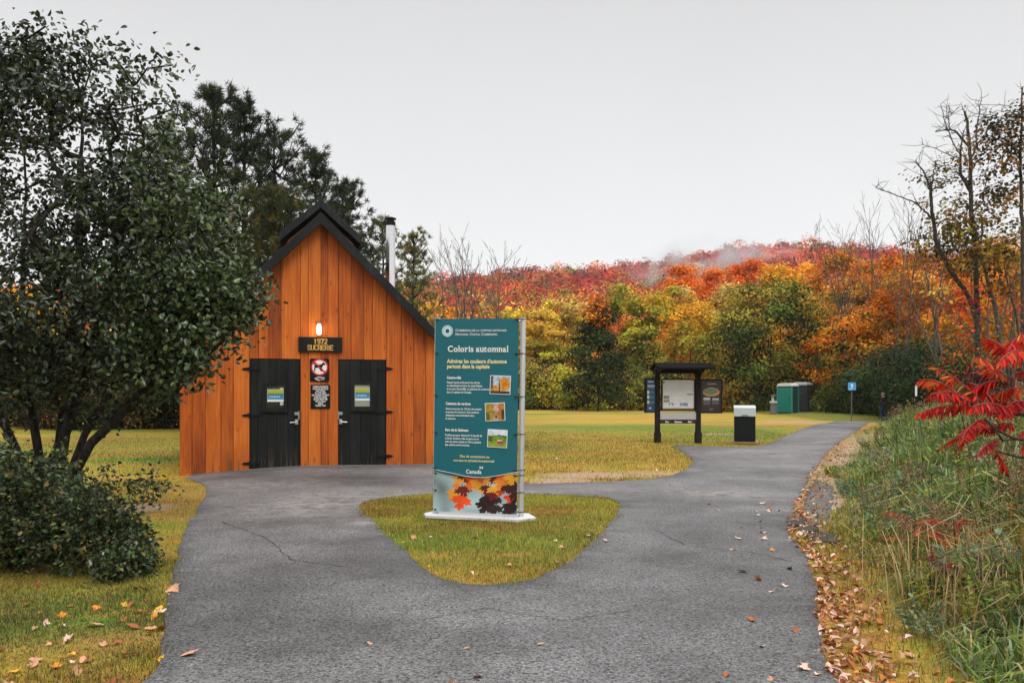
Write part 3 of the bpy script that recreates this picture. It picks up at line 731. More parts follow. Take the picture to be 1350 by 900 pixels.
# doors
M_PANE1 = glass_pane_mat('dark_pane', (0.015, 0.016, 0.016)); M_PANE2 = glass_pane_mat('pale_pane', (0.30, 0.31, 0.24))
for side, x0, x1, win, pane in (('left', dl0, dl1, (346, 378, 504.5, 541.5, 351, 374, 509, 538), M_PANE1), ('right', dr0, dr1, (463, 494, 502.5, 540.5, 467.5, 487.5, 507.5, 535.5), M_PANE2)):
    d = MB(); x = x0 + 0.012; yf = -0.012
    while x < x1 - 0.02:
        w = min(rb.uniform(0.14, 0.22), x1 - 0.012 - x)
        if x1 - 0.012 - x - w < 0.06: w = x1 - 0.012 - x
        d.col = (rb.random(), rb.random(), rb.random())
        d.box((x + 0.002, yf + rb.uniform(-0.002, 0.002), dbot), (x + w - 0.002, 0.05, dtop - 0.012)); x += w
    d.box((x0 + 0.012, 0.051, dbot), (x1 - 0.012, 0.075, dtop - 0.012))
    dr = d.build('door', M_BLK, shack, bevel=0.003)
    tag(dr, 'black plank %s door with %s' % (side, 'dark window pane' if side == 'left' else 'pale window pane'))
    fx0, fz1 = fac(win[0], win[2]); fx1, fz0 = fac(win[1], win[3]); gx0, gz1 = fac(win[4], win[6]); gx1, gz0 = fac(win[5], win[7])
    f = MB(); f.col = (0.6, 0.2, 0.4); a, b = -0.042, -0.0155
    f.box((fx0, a, fz0), (gx0, b, fz1)); f.box((gx1, a, fz0), (fx1, b, fz1)); f.box((gx0, a + .001, gz1), (gx1, b, fz1)); f.box((gx0, a + .001, fz0), (gx1, b, gz0))
    f.box((fx0 - 0.012, a - 0.012, fz0 - 0.025), (fx1 + 0.012, b, fz0))
    fr = f.build('window_frame', M_BLK, dr, bevel=0.004)
    p = MB(); p.box((gx0, -0.028, gz0), (gx1, -0.020, gz1)); p.build('window_pane', pane, dr)
    if side == 'left':
        p = MB(); p.box((gx1 - 0.07, -0.0205, gz0 + .06), (gx1 - 0.005, -0.0285, gz1 - .03)); p.build('curtain', plain('curtain', (0.5, 0.46, 0.4)), dr)
    # strap hinges
    hx = x0 if side == 'left' else x1; sg = 1 if side == 'left' else -1
    for hy in ((486.5, 547, 610) if side == 'left' else (486, 543, 601)):
        hz = fac(362, hy)[1] if side == 'left' else fac(500, hy)[1]
        h = MB()
        pl = [(hx - sg*0.15, hz), (hx - sg*0.11, hz + 0.022), (hx - sg*0.03, hz + 0.03), (hx, hz + 0.036), (hx + sg*0.06, hz + 0.03), (hx + sg*0.20, hz + 0.016), (hx + sg*0.22, hz), (hx + sg*0.20, hz - 0.016), (hx + sg*0.06, hz - 0.03), (hx, hz - 0.036), (hx - sg*0.03, hz - 0.03), (hx - sg*0.11, hz - 0.022)]
        if sg < 0: pl = pl[::-1]
        h.prism(pl, -0.036, -0.0295); h.tube([(hx, -0.038, hz - 0.045), (hx, -0.038, hz + 0.045)], 0.012, 8)
        h.build('hinge', M_IRON, dr)
    # handle, lock plate
    hx = fac(391, 0)[0] if side == 'left' else fac(449, 0)[0]
    z1 = fac(392, 545)[1]; z2 = fac(392, 556)[1]
    h = MB(); s2 = -1 if side == 'left' else 1
    h.box((hx - 0.03, -0.03, z2 - 0.05), (hx + 0.03, -0.0145, z2 + 0.05)); h.tube([(hx, -0.03, z2), (hx, -0.08, z2), (hx + s2*0.13, -0.082, z2 - 0.01)], 0.013, 8)
    h.build('door_handle', M_CHROME, dr, bevel=0.002)
    h = MB(); h.box((hx - 0.035, -0.034, z1 - 0.03), (hx + 0.035, -0.0145, z1 + 0.03)); h.tube([(hx + s2*0.02, -0.034, z1), (hx + s2*0.02, -0.05, z1)], 0.02, 10)
    h.tube([(hx - s2*0.045, -0.04, z1 - 0.12), (hx - s2*0.045, -0.04, z1 + 0.05)], 0.014, 8)
    h.build('latch', M_CHROME, dr)

# ---- the things fixed to the facade
def on_wall(name, label, cat, px0, px1, y0, y1, proud=0.029):
    xa, zt_ = fac(px0, y0); xb, zb_ = fac(px1, y1)
    xm = (xa + xb) / 2
    g = bw(xm, -proud)
    t = thing(name, label, cat, (g[0], g[1], zb_), BA)
    return t, xb - xa, zt_ - zb_
def rrect(w, h, r, n=5):
    pts = []
    for cx, cz, a in ((w/2 - r, h - r, 0), (-w/2 + r, h - r, 90), (-w/2 + r, r, 180), (w/2 - r, r, 270)):
        for k in range(n + 1):
            t = R(a + 90*k/n); pts.append((cx + r*math.cos(t), cz + r*math.sin(t)))
    return pts
M_SIGNBLK = plain('sign_black', (0.005, 0.005, 0.005), 0.5, spec=.25); M_GOLD = plain('routed_gold', (0.62, 0.36, 0.09), 0.6)
M_WHITE = plain('white_print', (0.78, 0.78, 0.77), 0.5, var=0.03); M_RED = plain('red_print', (0.55, 0.012, 0.02), 0.45, var=0.03)
nt_, w, h = on_wall('name_board', 'black board reading 1972 Sucrerie in routed gold letters between the doors', 'sign', 393.5, 451, 444, 464.5)
mb = MB(); mb.prism([(-w/2, 0), (w/2, 0), (w/2, h), (-w/2, h)], -0.045, 0.0); mb.build('board', M_SIGNBLK, nt_, bevel=0.006)
GL = {'1': [[(.3,.8),(.5,1),(.5,0)]], '9': [[(1,.5),(.25,.5),(0,.65),(0,.85),(.25,1),(.75,1),(1,.85),(1,.15),(.75,0),(.15,0)]], '7': [[(0,1),(1,1),(.4,0)]],
      '2': [[(0,.85),(.25,1),(.75,1),(1,.85),(1,.6),(0,0),(1,0)]], 'S': [[(1,.88),(.8,1),(.2,1),(0,.85),(0,.62),(.2,.52),(.8,.48),(1,.36),(1,.15),(.8,0),(.2,0),(0,.12)]],
      'U': [[(0,1),(0,.15),(.2,0),(.8,0),(1,.15),(1,1)]], 'C': [[(1,.85),(.8,1),(.2,1),(0,.85),(0,.15),(.2,0),(.8,0),(1,.15)]],
      'R': [[(0,0),(0,1),(.8,1),(1,.85),(1,.62),(.8,.48),(0,.48)],[(.45,.48),(1,0)]], 'E': [[(1,1),(0,1),(0,0),(1,0)],[(0,.5),(.75,.5)]], 'I': [[(.5,0),(.5,1)]]}
mb = MB()
def routed(s, xc, z, gw, gh, gap, t):
    W_ = sum((gw if c != 'I' else gw*0.35) + gap for c in s) - gap; x = xc - W_/2
    for c in s:
        q = gw if c != 'I' else gw*0.35
        strokes(mb, GL[c], x, z, q, gh, t, -0.0485); x += q + gap
routed('1972', 0, h*0.56, 0.050, h*0.30, 0.018, 0.017)
routed('SUCRERIE', 0, h*0.14, 0.050, h*0.30, 0.018, 0.017)
mb.build('lettering', M_GOLD, nt_)

nd, w, h = on_wall('no_dogs_sign', 'black sign with a crossed out dog in a red ring between the doors', 'sign', 408.5, 434, 472.5, 503)
mb = MB(); mb.prism(rrect(w, h, 0.03), -0.012, 0.0); mb.build('plate', M_SIGNBLK, nd)
cz = h*0.63; r = w*0.455
mb = MB(); disc(mb, 0, cz, r, -0.0145); 
# hand and leash marks
mb.face([(-0.10, -0.0145, 0.075), (-0.02, -0.0145, 0.098), (0.10, -0.0145, 0.086), (0.10, -0.0145, 0.074), (-0.02, -0.0145, 0.078)]); mb.face([(-0.09, -0.0145, 0.055), (-0.10, -0.0145, 0.072), (-0.06, -0.0145, 0.058), (0.02, -0.0145, 0.03), (0.0, -0.0145, 0.022), (-0.05, -0.0145, 0.032)])
mb.face([(0.02, -0.0145, 0.045), (0.09, -0.0145, 0.055), (0.10, -0.0145, 0.046), (0.03, -0.0145, 0.036)])
mb.build('white_disc', M_WHITE, nd)
mb = MB(); s = r/0.2
dog = [(-.125,-.10),(-.10,-.10),(-.092,-.02),(-.02,-.015),(.03,-.10),(.055,-.10),(.06,.0),(.085,.045),(.13,.05),(.135,.075),(.095,.10),(.085,.125),(.07,.10),(.04,.065),(-.085,.05),(-.135,.10),(-.15,.095),(-.115,.04)]
mb.face([(x*s, -0.0165, cz + z*s) for x, z in dog]); mb.build('dog_symbol', M_SIGNBLK, nd)
mb = MB(); disc(mb, 0, cz, r, -0.0185, r2=r*0.83)
a = R(-45); dx, dz = math.cos(a), math.sin(a); nx, nz_ = -dz*0.085*r, dx*0.085*r; q = r*0.9
mb.face([(-dx*q - nx, -0.0188, cz - dz*q - nz_), (dx*q - nx, -0.0188, cz + dz*q - nz_), (dx*q + nx, -0.0188, cz + dz*q + nz_), (-dx*q + nx, -0.0188, cz - dz*q + nz_)])
mb.build('red_ring', M_RED, nd)

ru, w, h = on_wall('rules_sign', 'black sign filled with lines of small white text below the dog sign', 'sign', 409.5, 435.5, 507, 538.5)
mb = MB(); mb.prism(rrect(w, h, 0.02), -0.012, 0.0); mb.build('plate', M_SIGNBLK, ru)
mb = MB(); z = h - 0.055
for k, s in enumerate(('CHIENS INTERDITS', 'DANS CE SECTEUR', 'NO DOGS', 'IN THIS AREA', 'LES CHIENS DOIVENT', 'ETRE EN LAISSE', 'DOGS MUST BE', 'ON A LEASH', 'MERCI', 'THANK YOU')):
    text(mb, s, 0, z, 0.046 if k not in (2, 6) else 0.05, -0.0145, align='CENTER', bold=0.03, xs=0.78); z -= 0.0425
mb.build('lettering', M_WHITE, ru)

def notice_fn(u, v):
    C = np.zeros((len(u), 3)); C[:] = (0.02, 0.16, 0.33)
    C[v < 0.45] = (0.05, 0.24, 0.42)
    C[v > 0.70] = (0.42, 0.42, 0.03); C[(v > 0.62) & (v <= 0.70)] = (0.16, 0.30, 0.12); C[v < 0.16] = (0.75, 0.77, 0.78)
    C[(v > 0.36) & (v < 0.5) & (u > 0.1) & (u < 0.85) & ((u * 23).astype(int) % 3 != 0)] = (0.35, 0.52, 0.62)
    return C
M_INK = attr_mat('printed_ink', 0.45, 0.35)
M_PAPER = plain('paper', (0.7, 0.71, 0.7), 0.7, var=0.03)
for px0, px1, y0, y1, lb in ((352.5, 374, 513, 529.5, 'left'), (468, 487.5, 511.5, 528, 'right')):
    no, w, h = on_wall('notice', 'blue and yellow notice taped to the window of the %s door' % lb, 'notice', px0, px1, y0, y1, 0.0285)
    mb = MB(); mb.prism([(-w/2, 0), (w/2, 0), (w/2, h), (-w/2, h)], -0.003, 0.0); mb.build('paper', M_PAPER, no)
    picture('print', w - 0.012, h - 0.012, 24, 18, notice_fn, M_INK, no, -w/2 + 0.006, 0.006, -0.0052)

lm, w, h = on_wall('wall_lamp', 'lit glass jar lamp on the wall above the name board', 'lamp', 416, 425, 426.5, 443.5, 0.027)
mb = MB(); mb.lathe([(0.048, h - 0.055), (0.048, h - 0.01), (0.03, h)], 14, c=(0, -0.08)); mb.box((-0.03, -0.08, h - 0.05), (0.03, 0.0, h - 0.015)); mb.build('lamp_holder', plain('grey_cast', (0.45, 0.45, 0.44), 0.5), lm)
mb = MB(); mb.lathe([(0.034, 0.03), (0.046, 0.06), (0.048, h - 0.09), (0.04, h - 0.056)], 14, c=(0, -0.08)); mb.build('lamp_glass', emit_mat('lamp_glow', (1.0, 0.93, 0.80), 3.0), lm, smooth=True)
ld = bpy.data.lights.new('lamp_bulb', 'POINT'); ld.energy = 4.0; ld.color = (1.0, 0.80, 0.55); ld.shadow_soft_size = 0.07
lo = bpy.data.objects.new('lamp_bulb', ld); COL.objects.link(lo); g = bw(fac(420.5, 430)[0], -0.24); lo.location = (g[0], g[1], fac(420, 434)[1])

# ================================================================== information banner
SA = R(-10)
sb = G(629, 684)
banner = thing('banner_sign', 'tall teal autumn banner sign on a white base plate in the grass island', 'sign', (sb[0], sb[1], Hs(*sb)), SA, ry=R(0.7))
M_ALU = plain('aluminium', (0.62, 0.63, 0.64), 0.38, metal=0.55, var=0.08); M_PLATE = plain('white_plate', (0.60, 0.60, 0.60), 0.5, var=0.12, scale=6)
M_TEAL = plain('teal_banner', (0.004, 0.118, 0.150), 0.5, var=0.05, scale=3); M_TIE = plain('black_tie', (0.012, 0.012, 0.012), 0.6)
M_CREAM = plain('cream_print', (0.72, 0.66, 0.36), 0.5, var=0.03); M_SEAL = plain('seal_print', (0.34, 0.52, 0.57), 0.5, var=0.05)
k_ = sb[1] / F
HS = (684 - 419) * k_; HW = 0.535
mb = MB(); mb.prism([(-0.68, -0.02), (-0.62, -0.16), (0.56, -0.21), (0.74, 0.0), (0.60, 0.30), (-0.58, 0.30)], 0.012, 0.05, axis='z'); mb.build('base_plate', M_PLATE, banner, bevel=0.006)
for sx in (-1, 1):
    mb = MB(); mb.tube([(sx*0.545, 0.03, 0.05), (sx*0.545, 0.03, HS - 0.005)], 0.034, 14)
    mb.tube([(sx*0.545, 0.03, HS - 0.006), (sx*0.545, 0.03, HS + 0.004)], 0.037, 14); mb.build('post', M_ALU, banner, smooth=False)
for z in (HS - 0.04, 0.12):
    mb = MB(); mb.tube([(-0.52, 0.03, z), (0.52, 0.03, z)], 0.018, 10); mb.build('crossbar', M_ALU, banner)
split = 0.235 * HS
pl, pr = -0.558, 0.50
yb = -0.022
banner.scale = (.965, 1, 1)
# fabric: upper teal sheet and the lower photo sheet; the teal one hangs with a curved lower hem
mb = MB(); n = 28; topz = HS - 0.012
for k in range(n):
    u0, u1 = k/n, (k+1)/n
    hem = lambda u: split + 0.012 - 0.075*math.sin(math.pi*u)**0.8 + 0.02*(u - 0.5)
    bow = lambda u: yb - 0.012*math.sin(math.pi*u)
    X0, X1 = pl + (pr-pl)*u0, pl + (pr-pl)*u1
    for z0, z1 in ((0, .5), (.5, 1)):
        za0 = hem(u0) + (topz-hem(u0))*z0; zb0 = hem(u0) + (topz-hem(u0))*z1; za1 = hem(u1) + (topz-hem(u1))*z0; zb1 = hem(u1) + (topz-hem(u1))*z1
        mb.face([(X0, bow(u0), za0), (X1, bow(u1), za1), (X1, bow(u1), zb1), (X0, bow(u0), zb0)])
        mb.face([(X0, bow(u0) + .004, za0), (X0, bow(u0) + .004, zb0), (X1, bow(u1) + .004, zb1), (X1, bow(u1) + .004, za1)])
teal = mb.build('banner_panel', M_TEAL, banner, smooth=True)
lea = [(0,-1.0),(.06,-.45),(.35,-.62),(.32,-.48),(.85,-.25),(.72,-.12),(.98,.22),(.62,.2),(.55,.42),(.28,.2),(.36,.78),(.18,.68),(0,1.05)]
LEAF = np.array(lea + [(-x, z) for x, z in lea[::-1][1:-1]])
def leaf_poly(cx, cz, s, rot):
    c, q = math.cos(rot), math.sin(rot)
    return np.stack([cx + s*(LEAF[:, 0]*c - LEAF[:, 1]*q), cz + s*(LEAF[:, 0]*q + LEAF[:, 1]*c)], 1)
def leaves_fn(u, v):
    a = 1.62; P = np.stack([u * a, v], 1)
    n = vnoise(u * a * 9, v * 9, 2.1, 21)[:, None]
    C = np.array((0.34, 0.45, 0.46)) * (0.55 + 0.8 * n)
    lx = np.exp(-(((u - 0.1) / 0.09)**2 + ((v - 0.55) / 0.2)**2))[:, None]; C = C * (1 - 0.55*lx)
    n3 = vnoise(u * a * 14, v * 14, 2.0, 23)[:, None]
    for cx, cz, s, rot in ((1.02,.14,.2,2.5),(1.12,.28,.2,3.3),(1.2,.12,.18,2.9),(1.0,.33,.14,3.6),(1.22,.34,.15,2.6),(1.5,.16,.2,3.0),(1.58,.36,.18,2.7),(1.46,.06,.14,3.4),(1.6,.62,.2,3.2),(1.5,.72,.16,2.8),(1.36,.62,.13,3.3),(.9,.2,.1,2.9)):
        k = inside(P, leaf_poly(cx, cz, s, rot)); C[k] = np.array((.022, .008, .009)) * (.6 + 1.2*n3[k])
    for cx, cz, s, rot, col in ((0.52,0.80,.2,2.6,(.75,.30,.03)),(0.64,0.86,.2,3.3,(.16,.01,.008)),(0.75,0.80,.18,2.9,(.75,.09,.01)),(0.93,0.84,.17,3.3,(.70,.09,.012)),(1.05,0.86,.2,3.0,(.78,.28,.03)),
                            (1.2,0.86,.2,2.7,(.10,.01,.012)),(1.38,0.84,.2,3.4,(.68,.10,.015)),(1.52,0.84,.2,3.0,(.78,.36,.03)),(0.40,0.42,.17,2.6,(.78,.30,.02)),(0.58,0.52,.2,3.3,(.13,.012,.01)),(0.55,0.27,.23,2.9,(.75,.075,.012)),
                            (0.93,0.60,.17,3.5,(.76,.32,.03)),(1.05,0.56,.17,2.9,(.12,.01,.015)),(1.2,0.55,.19,3.3,(.80,.36,.03)),(1.3,0.72,.16,2.8,(.72,.22,.02)),(1.47,0.38,.13,3.1,(.70,.05,.012)),(1.15,0.42,.13,2.9,(.16,.012,.012)), (.72,.62,.12,3.0,(.7,.14,.02)), (.82,.70,.13,2.7,(.74,.30,.02)), (.44,.62,.1,3.3,(.7,.2,.02)), (1.3,.5,.1,3.0,(.5,.05,.02)), (.5,.14,.11,3.2,(.68,.07,.015)),(1.58,0.5,.2,2.7,(.05,.01,.01)),(1.42,0.6,.14,3.5,(.05,.01,.01))):
        k = inside(P, leaf_poly(cx, cz, s, rot)); C[k] = np.array(col) * (0.7 + 0.6 * n[k])
    return np.clip(C, 0, 0.9)
low = picture('photo_panel', pr - pl, split + 0.02 - 0.075, 150, 92, leaves_fn, M_INK, banner, pl, 0.075, yb + 0.006)
mb = MB(); mb.box((pl, yb + 0.009, 0.075), (pr, yb + 0.012, split + 0.03)); mb.build('photo_backing', M_TIE, low)
# bungee ties through the eyelets
for z in (HS - 0.022, HS*0.822, HS*0.61, HS*0.425, split + 0.03, split - 0.03, 0.10, 0.5*(split + 0.1)):
    for sx in (-1, 1):
        mb = MB(); xe = pl + 0.03 if sx < 0 else pr - 0.03
        mb.tube([(xe, yb - 0.016, z), (sx*0.545, -0.010, z + 0.004), (sx*0.585, 0.03, z + 0.004)], 0.007, 6)
        mb.tube([(xe, yb - 0.024, z), (xe, yb - 0.006, z)], 0.012, 8); mb.build('tie', M_TIE, banner)
mb = MB(); mb.tube([(-0.545 + 1.09*t, yb - 0.018 - 0.012*math.sin(math.pi*t), split + 0.02 - 0.072*math.sin(math.pi*t)**0.8 + 0.01*math.sin(9*t)) for t in np.linspace(0, 1, 15)], 0.005, 6); mb.build('hem_cord', plain('grey_cord', (0.5, 0.5, 0.5), 0.6), banner)
# print: photo pixels -> panel coordinates
def sp_(px, y): return pl + (px - 573) / (686 - 573) * (pr - pl), (686 - y) / (686 - 419) * HS - 0.006
yt = yb - 0.0145
mb = MB()
cx_, cz_ = sp_(590, 436); disc(mb, cx_, cz_, 0.072, yt, r2=0.045, n=36)
mb.build('seal_ring', M_SEAL, teal)
mb = MB(); disc(mb, cx_, cz_, 0.047, yt - 0.001, r2=0.026, n=36)
for k in range(24): 
    a = 2*math.pi*k/24; mb.face([(cx_ + 0.058*math.cos(a-.05), yt - .001, cz_ + .058*math.sin(a-.05)), (cx_ + 0.066*math.cos(a-.05), yt - .001, cz_ + .066*math.sin(a-.05)), (cx_ + 0.066*math.cos(a+.05), yt - .001, cz_ + .066*math.sin(a+.05)), (cx_ + 0.058*math.cos(a+.05), yt - .001, cz_ + .058*math.sin(a+.05))])
mb.build('seal_centre', plain('seal_pale', (0.55, 0.70, 0.74), 0.5), teal)
def smallcaps(mb, s, x, z, size):
    for w_ in s.split(' '):
        if w_[0].isupper(): x = text(mb, w_[0], x, z, size, yt, bold=0.015) + size*0.06
        x = text(mb, (w_[1:] if w_[0].isupper() else w_).upper(), x, z, size*0.76, yt, bold=0.015) + size*0.30
    return x
mb = MB()
x, z = sp_(601, 436.5); smallcaps(mb, 'Commission de la capitale nationale', x, z, 0.042)
x, z = sp_(601, 441.8); smallcaps(mb, 'National Capital Commission', x, z, 0.042)
mb.build('header_lettering', M_WHITE, teal); mb = MB()
# title, with slab serifs added to the stems
x, z = sp_(590.5, 463.5)
ts = 0.102
for ch in 'Coloris automnal':
    if ch == ' ': x += ts*0.24; mb.build('title_lettering', M_WHITE, teal); mb = MB(); continue
    x1 = text(mb, ch, x, z, ts, yt, bold=0.022)
    st = {'l': [.5], 'r': [.25], 'i': [.5], 'u': [.9], 'n': [.16, .84], 'm': [.1, .5, .9], 'a': [.9]}.get(ch, [])
    wv_ = x1 - x
    for f_ in st:
        xc = x + wv_*f_; mb.face([(xc - ts*.13, yt, z), (xc + ts*.13, yt, z), (xc + ts*.13, yt, z + ts*.045), (xc - ts*.13, yt, z + ts*.045)])
    tp = {'l': [(.5, .72)], 'r': [(.12, .52)], 'i': [(.3, .52)], 'u': [(.06, .52), (.78, .52)], 'n': [(.08, .52)], 'm': [(.05, .52)], 't': []}.get(ch, [])
    for f_, hh in tp:
        xc = x + wv_*f_; mb.face([(xc - ts*.11, yt, z + ts*(hh-.05)), (xc + ts*.06, yt, z + ts*(hh-.05)), (xc + ts*.06, yt, z + ts*hh), (xc - ts*.11, yt, z + ts*hh)])
    x = x1 + ts*0.055
mb.build('title_lettering', M_WHITE, teal); mb = MB()
for px, y, sz, bd, s in ((590, 499.5, .044, .035, 'Centre-ville'), (589, 534, .044, .035, 'Ceinture de verdure'), (588.5, 569, .044, .035, 'Parc de la Gatineau'),
        (590, 505.5, .034, .02, 'Passez l’après-midi parmi les arbres,'), (590, 509.8, .034, .02, 'en déambulant le long du canal Rideau'), (590, 514.1, .034, .02, 'et du parc Rockcliffe, ou admirez les couleurs'), (590, 518.4, .034, .02, 'dans la capitale du Canada.'),
        (589, 540.5, .034, .02, 'Découvrez plus de 150 km de sentiers'), (589, 544.8, .034, .02, 'et prenez le grand air. Des couleurs'), (589, 549.1, .034, .02, 'éclatantes vous attendent dans'), (589, 553.4, .034, .02, 'la ceinture.'),
        (588.5, 575.5, .034, .02, 'Profitez-en pour découvrir la beauté de'), (588.5, 579.8, .034, .02, 'la forêt. Sentiers, vélo et parcs et un'), (588.5, 584.1, .034, .02, 'coin de nature. Jetez un œil au paysage'), (588.5, 588.4, .034, .02, 'des collines environnantes.')):
    x, z = sp_(px, y); mb = MB(); text(mb, s, x, z, sz, yt, bold=bd, xs=0.86); mb.build('section_heading' if sz > .04 else 'text_line', M_WHITE, teal)
mb = MB()
x, z = sp_(628, 624.5); text(mb, 'Canada', x, z, 0.066, yt, align='CENTER', bold=0.02)
z += 0.058; xq = x + 0.075
mb.face([(xq, yt, z), (xq + .012, yt, z), (xq + .012, yt, z + .03), (xq, yt, z + .03)]); mb.face([(xq + .03, yt, z), (xq + .042, yt, z), (xq + .042, yt, z + .03), (xq + .03, yt, z + .03)]); mb.face([(xq + .015, yt, z + .006), (xq + .027, yt, z + .006), (xq + .021, yt, z + .028)])
mb.build('wordmark', M_WHITE, teal)
mb = MB()
for px, y, s in ((590, 478.5, 'Admirez les couleurs d’automne'), (590, 485.3, 'partout dans la capitale')):
    x, z = sp_(px, y); text(mb, s, x, z, 0.067, yt, bold=0.035, xs=0.86)
mb.build('subtitle_lettering', M_CREAM, teal); mb = MB()
x, z = sp_(629, 603.5); text(mb, 'Plus de suggestions au', x, z, 0.042, yt, align='CENTER', bold=0.02)
x, z = sp_(628, 609); text(mb, 'ncc-ccn.gc.ca/coloris-automnal', x, z, 0.042, yt, align='CENTER', bold=0.02)
mb.build('footer_lettering', M_CREAM, teal)
def ph1(u, v):
    C = np.zeros((len(u), 3)); C[:] = (0.42, 0.5, 0.6); n = vnoise(u*12, v*12, 1.6, 31)[:, None]
    k = ((u - .72)**2 / .09 + (v - .55)**2 / .13) < 1; C[k] = (.62, .24, .02); k = ((u - .25)**2 / .05 + (v - .28)**2 / .03) < 1; C[k] = (.55, .22, .02)
    k = (np.abs(u - .46) < .035 * (1.2 - v)) & (v < .8); C[k] = (.06, .04, .03); C[v < .14] = (.05, .03, .015); k = (u < .12) & (v > .2 + .5*u); C[k] = (.12, .10, .09)
    return C * (.6 + .75*n)
def ph2(u, v):
    n = vnoise(u*12, v*12, 1.6, 33)[:, None]
    C = np.zeros((len(u), 3)); C[:] = (.36, .24, .03); C[(u > .55)] = (.42, .17, .03); k = np.abs(u - .55) < .16 * np.clip(1 - np.abs(v - .8), 0.1, 1); C[k & (v > .5)] = (.62, .36, .28)
    k = (np.abs(u - .55) < .22*(.55 - v)) & (v < .55); C[k] = (.4, .4, .38); k = (np.abs(u - .55) < .05) & (v < .3) & (v > .1); C[k] = (.05, .05, .05); C[(u > .82) & (v < .6)] = (.07, .06, .02); C[(u < .2) & (v < .5)] = (.10, .12, .02)
    return C * (.55 + .8*n)
def ph3(u, v):
    n = vnoise(u*12, v*12, 1.6, 35)[:, None]
    C = np.zeros((len(u), 3)); C[:] = (.62, .70, .76); C[v < .72 - .12*np.abs(u - .6)] = (.08, .11, .03); C[v < .6 + .1*np.sin(4*u)] = (.16, .27, .03); C[v < .3 - .2*(u - .4)] = (.24, .34, .03)
    k = (u > .5) & (u < .82) & (v > .2) & (v < .36); C[k] = (.55, .03, .05); k = (u > .5) & (u < .78) & (v > .36) & (v < .42); C[k] = (.65, .62, .62); C[(u < .25) & (v > .3) & (v < .62)] = (.07, .12, .02)
    return C * (.7 + .5*n)
for px0, px1, y0, y1, rot, fn in ((649.5, 675.5, 495.5, 518.5, -.03, ph1), (643.5, 668.5, 531.5, 553.5, .05, ph2), (647, 672, 566.5, 588.5, -.03, ph3)):
    xa, za = sp_(px0, y1); xb, zb = sp_(px1, y0)
    picture('print_photo', xb - xa, zb - za, 30, 26, fn, M_INK, teal, xa, za, yt - 0.004, rot, 0.008, M_WHITE)

# ================================================================== notice shelter
kb = G(893.5, 584.5); ks = kb[1] / F
kio = thing('notice_shelter', 'dark roofed notice board shelter with white map beside the path', 'notice board', (kb[0], kb[1], Hs(*kb)), R(2))
M_DKW = wood_mat('dark_brown_timber', (0.004, 0.003, 0.0027), (0.008, 0.0055, 0.005), (0.02, 0.014, 0.012), rough=0.8, knots=False)
def kx(px): return (px - 893.5) * ks
def kz(y): return (584.5 - y) * ks
M_MAP = attr_mat('map_print', 0.35, 0.5)
for px in (866.5, 920.5):
    mb = MB(); x = kx(px); mb.col = (rb.random(), .4, .3); mb.box((x - .072, -.075, -.05), (x + .072, .075, kz(486))); mb.box((x - .092, -.095, -.05), (x + .092, .095, kz(570))); mb.build('post', M_DKW, kio, bevel=.008)
mb = MB(); zr0 = kz(478.5)
e = [( .62, zr0 - .34), (0.0, zr0)]
for sy in (-1, 1):
    n = 6
    for k in range(n):
        a, b = k/n, (k+1)/n
        ya, yb_ = sy*.62*a, sy*(.62*b + .02); za, zb = zr0 - .17*a, zr0 - .17*b
        q = [(ya, za + .006), (yb_, zb + .016), (yb_, zb - .045), (ya, za - .045)]
        if sy > 0: q = q[::-1]
        mb.prism(q, kx(862), kx(936), axis='x')
mb.build('roof', plain('dark_shingles', (.006, .005, .005), .9, spec=.15, var=.5, scale=25, bump=.5), kio)
mb = MB(); mb.col = (.3, .5, .4)
for px in (866.5, 920.5):
    x = kx(px)
    mb.prism([(-.58, zr0 - .27), (-.58, zr0 - .22), (0, zr0 - .055), (.58, zr0 - .22), (.58, zr0 - .27), (.0, zr0 - .16)], x - .04, x + .04, axis='x')
    mb.tube([(x, -.09, kz(500)), (x, -.5, zr0 - .21)], .03, 6); mb.tube([(x, .09, kz(500)), (x, .5, zr0 - .21)], .03, 6)
mb.box((kx(866), -.04, kz(492.5)), (kx(921), .04, kz(487.5)))
mb.build('roof_frame', M_DKW, kio)
def cabinet(px0, px1, y0, y1, fn, nx, nz, yaw, hinge, dep=.08, nm='display_case'):
    mb = MB(); mb.col = (.5, .2, .6); w = (px1 - px0)*ks; h = (y1 - y0)*ks; t = .035
    for a, b in (((0, -dep/2, 0), (t, dep/2, h)), ((w - t, -dep/2, 0), (w, dep/2, h)), ((t, -dep/2 + .001, 0), (w - t, dep/2, t)), ((t, -dep/2 + .001, h - t), (w - t, dep/2, h)), ((t, .0, t), (w - t, dep/2 - .005, h - t))): mb.box(a, b)
    c = mb.build(nm, M_DKW, kio)
    c.location = (kx(px0) if hinge == 'l' else kx(px1), -.02, kz(y1)); c.rotation_euler = (0, 0, yaw)
    o = picture('poster', w - 2*t, h - 2*t, nx, nz, fn, M_MAP, c, t, t, -.004)
    if hinge == 'r':
        for q in (c,): q.location = (kx(px1) - w*math.cos(yaw), -.02 - w*math.sin(yaw), kz(y1))
    return c
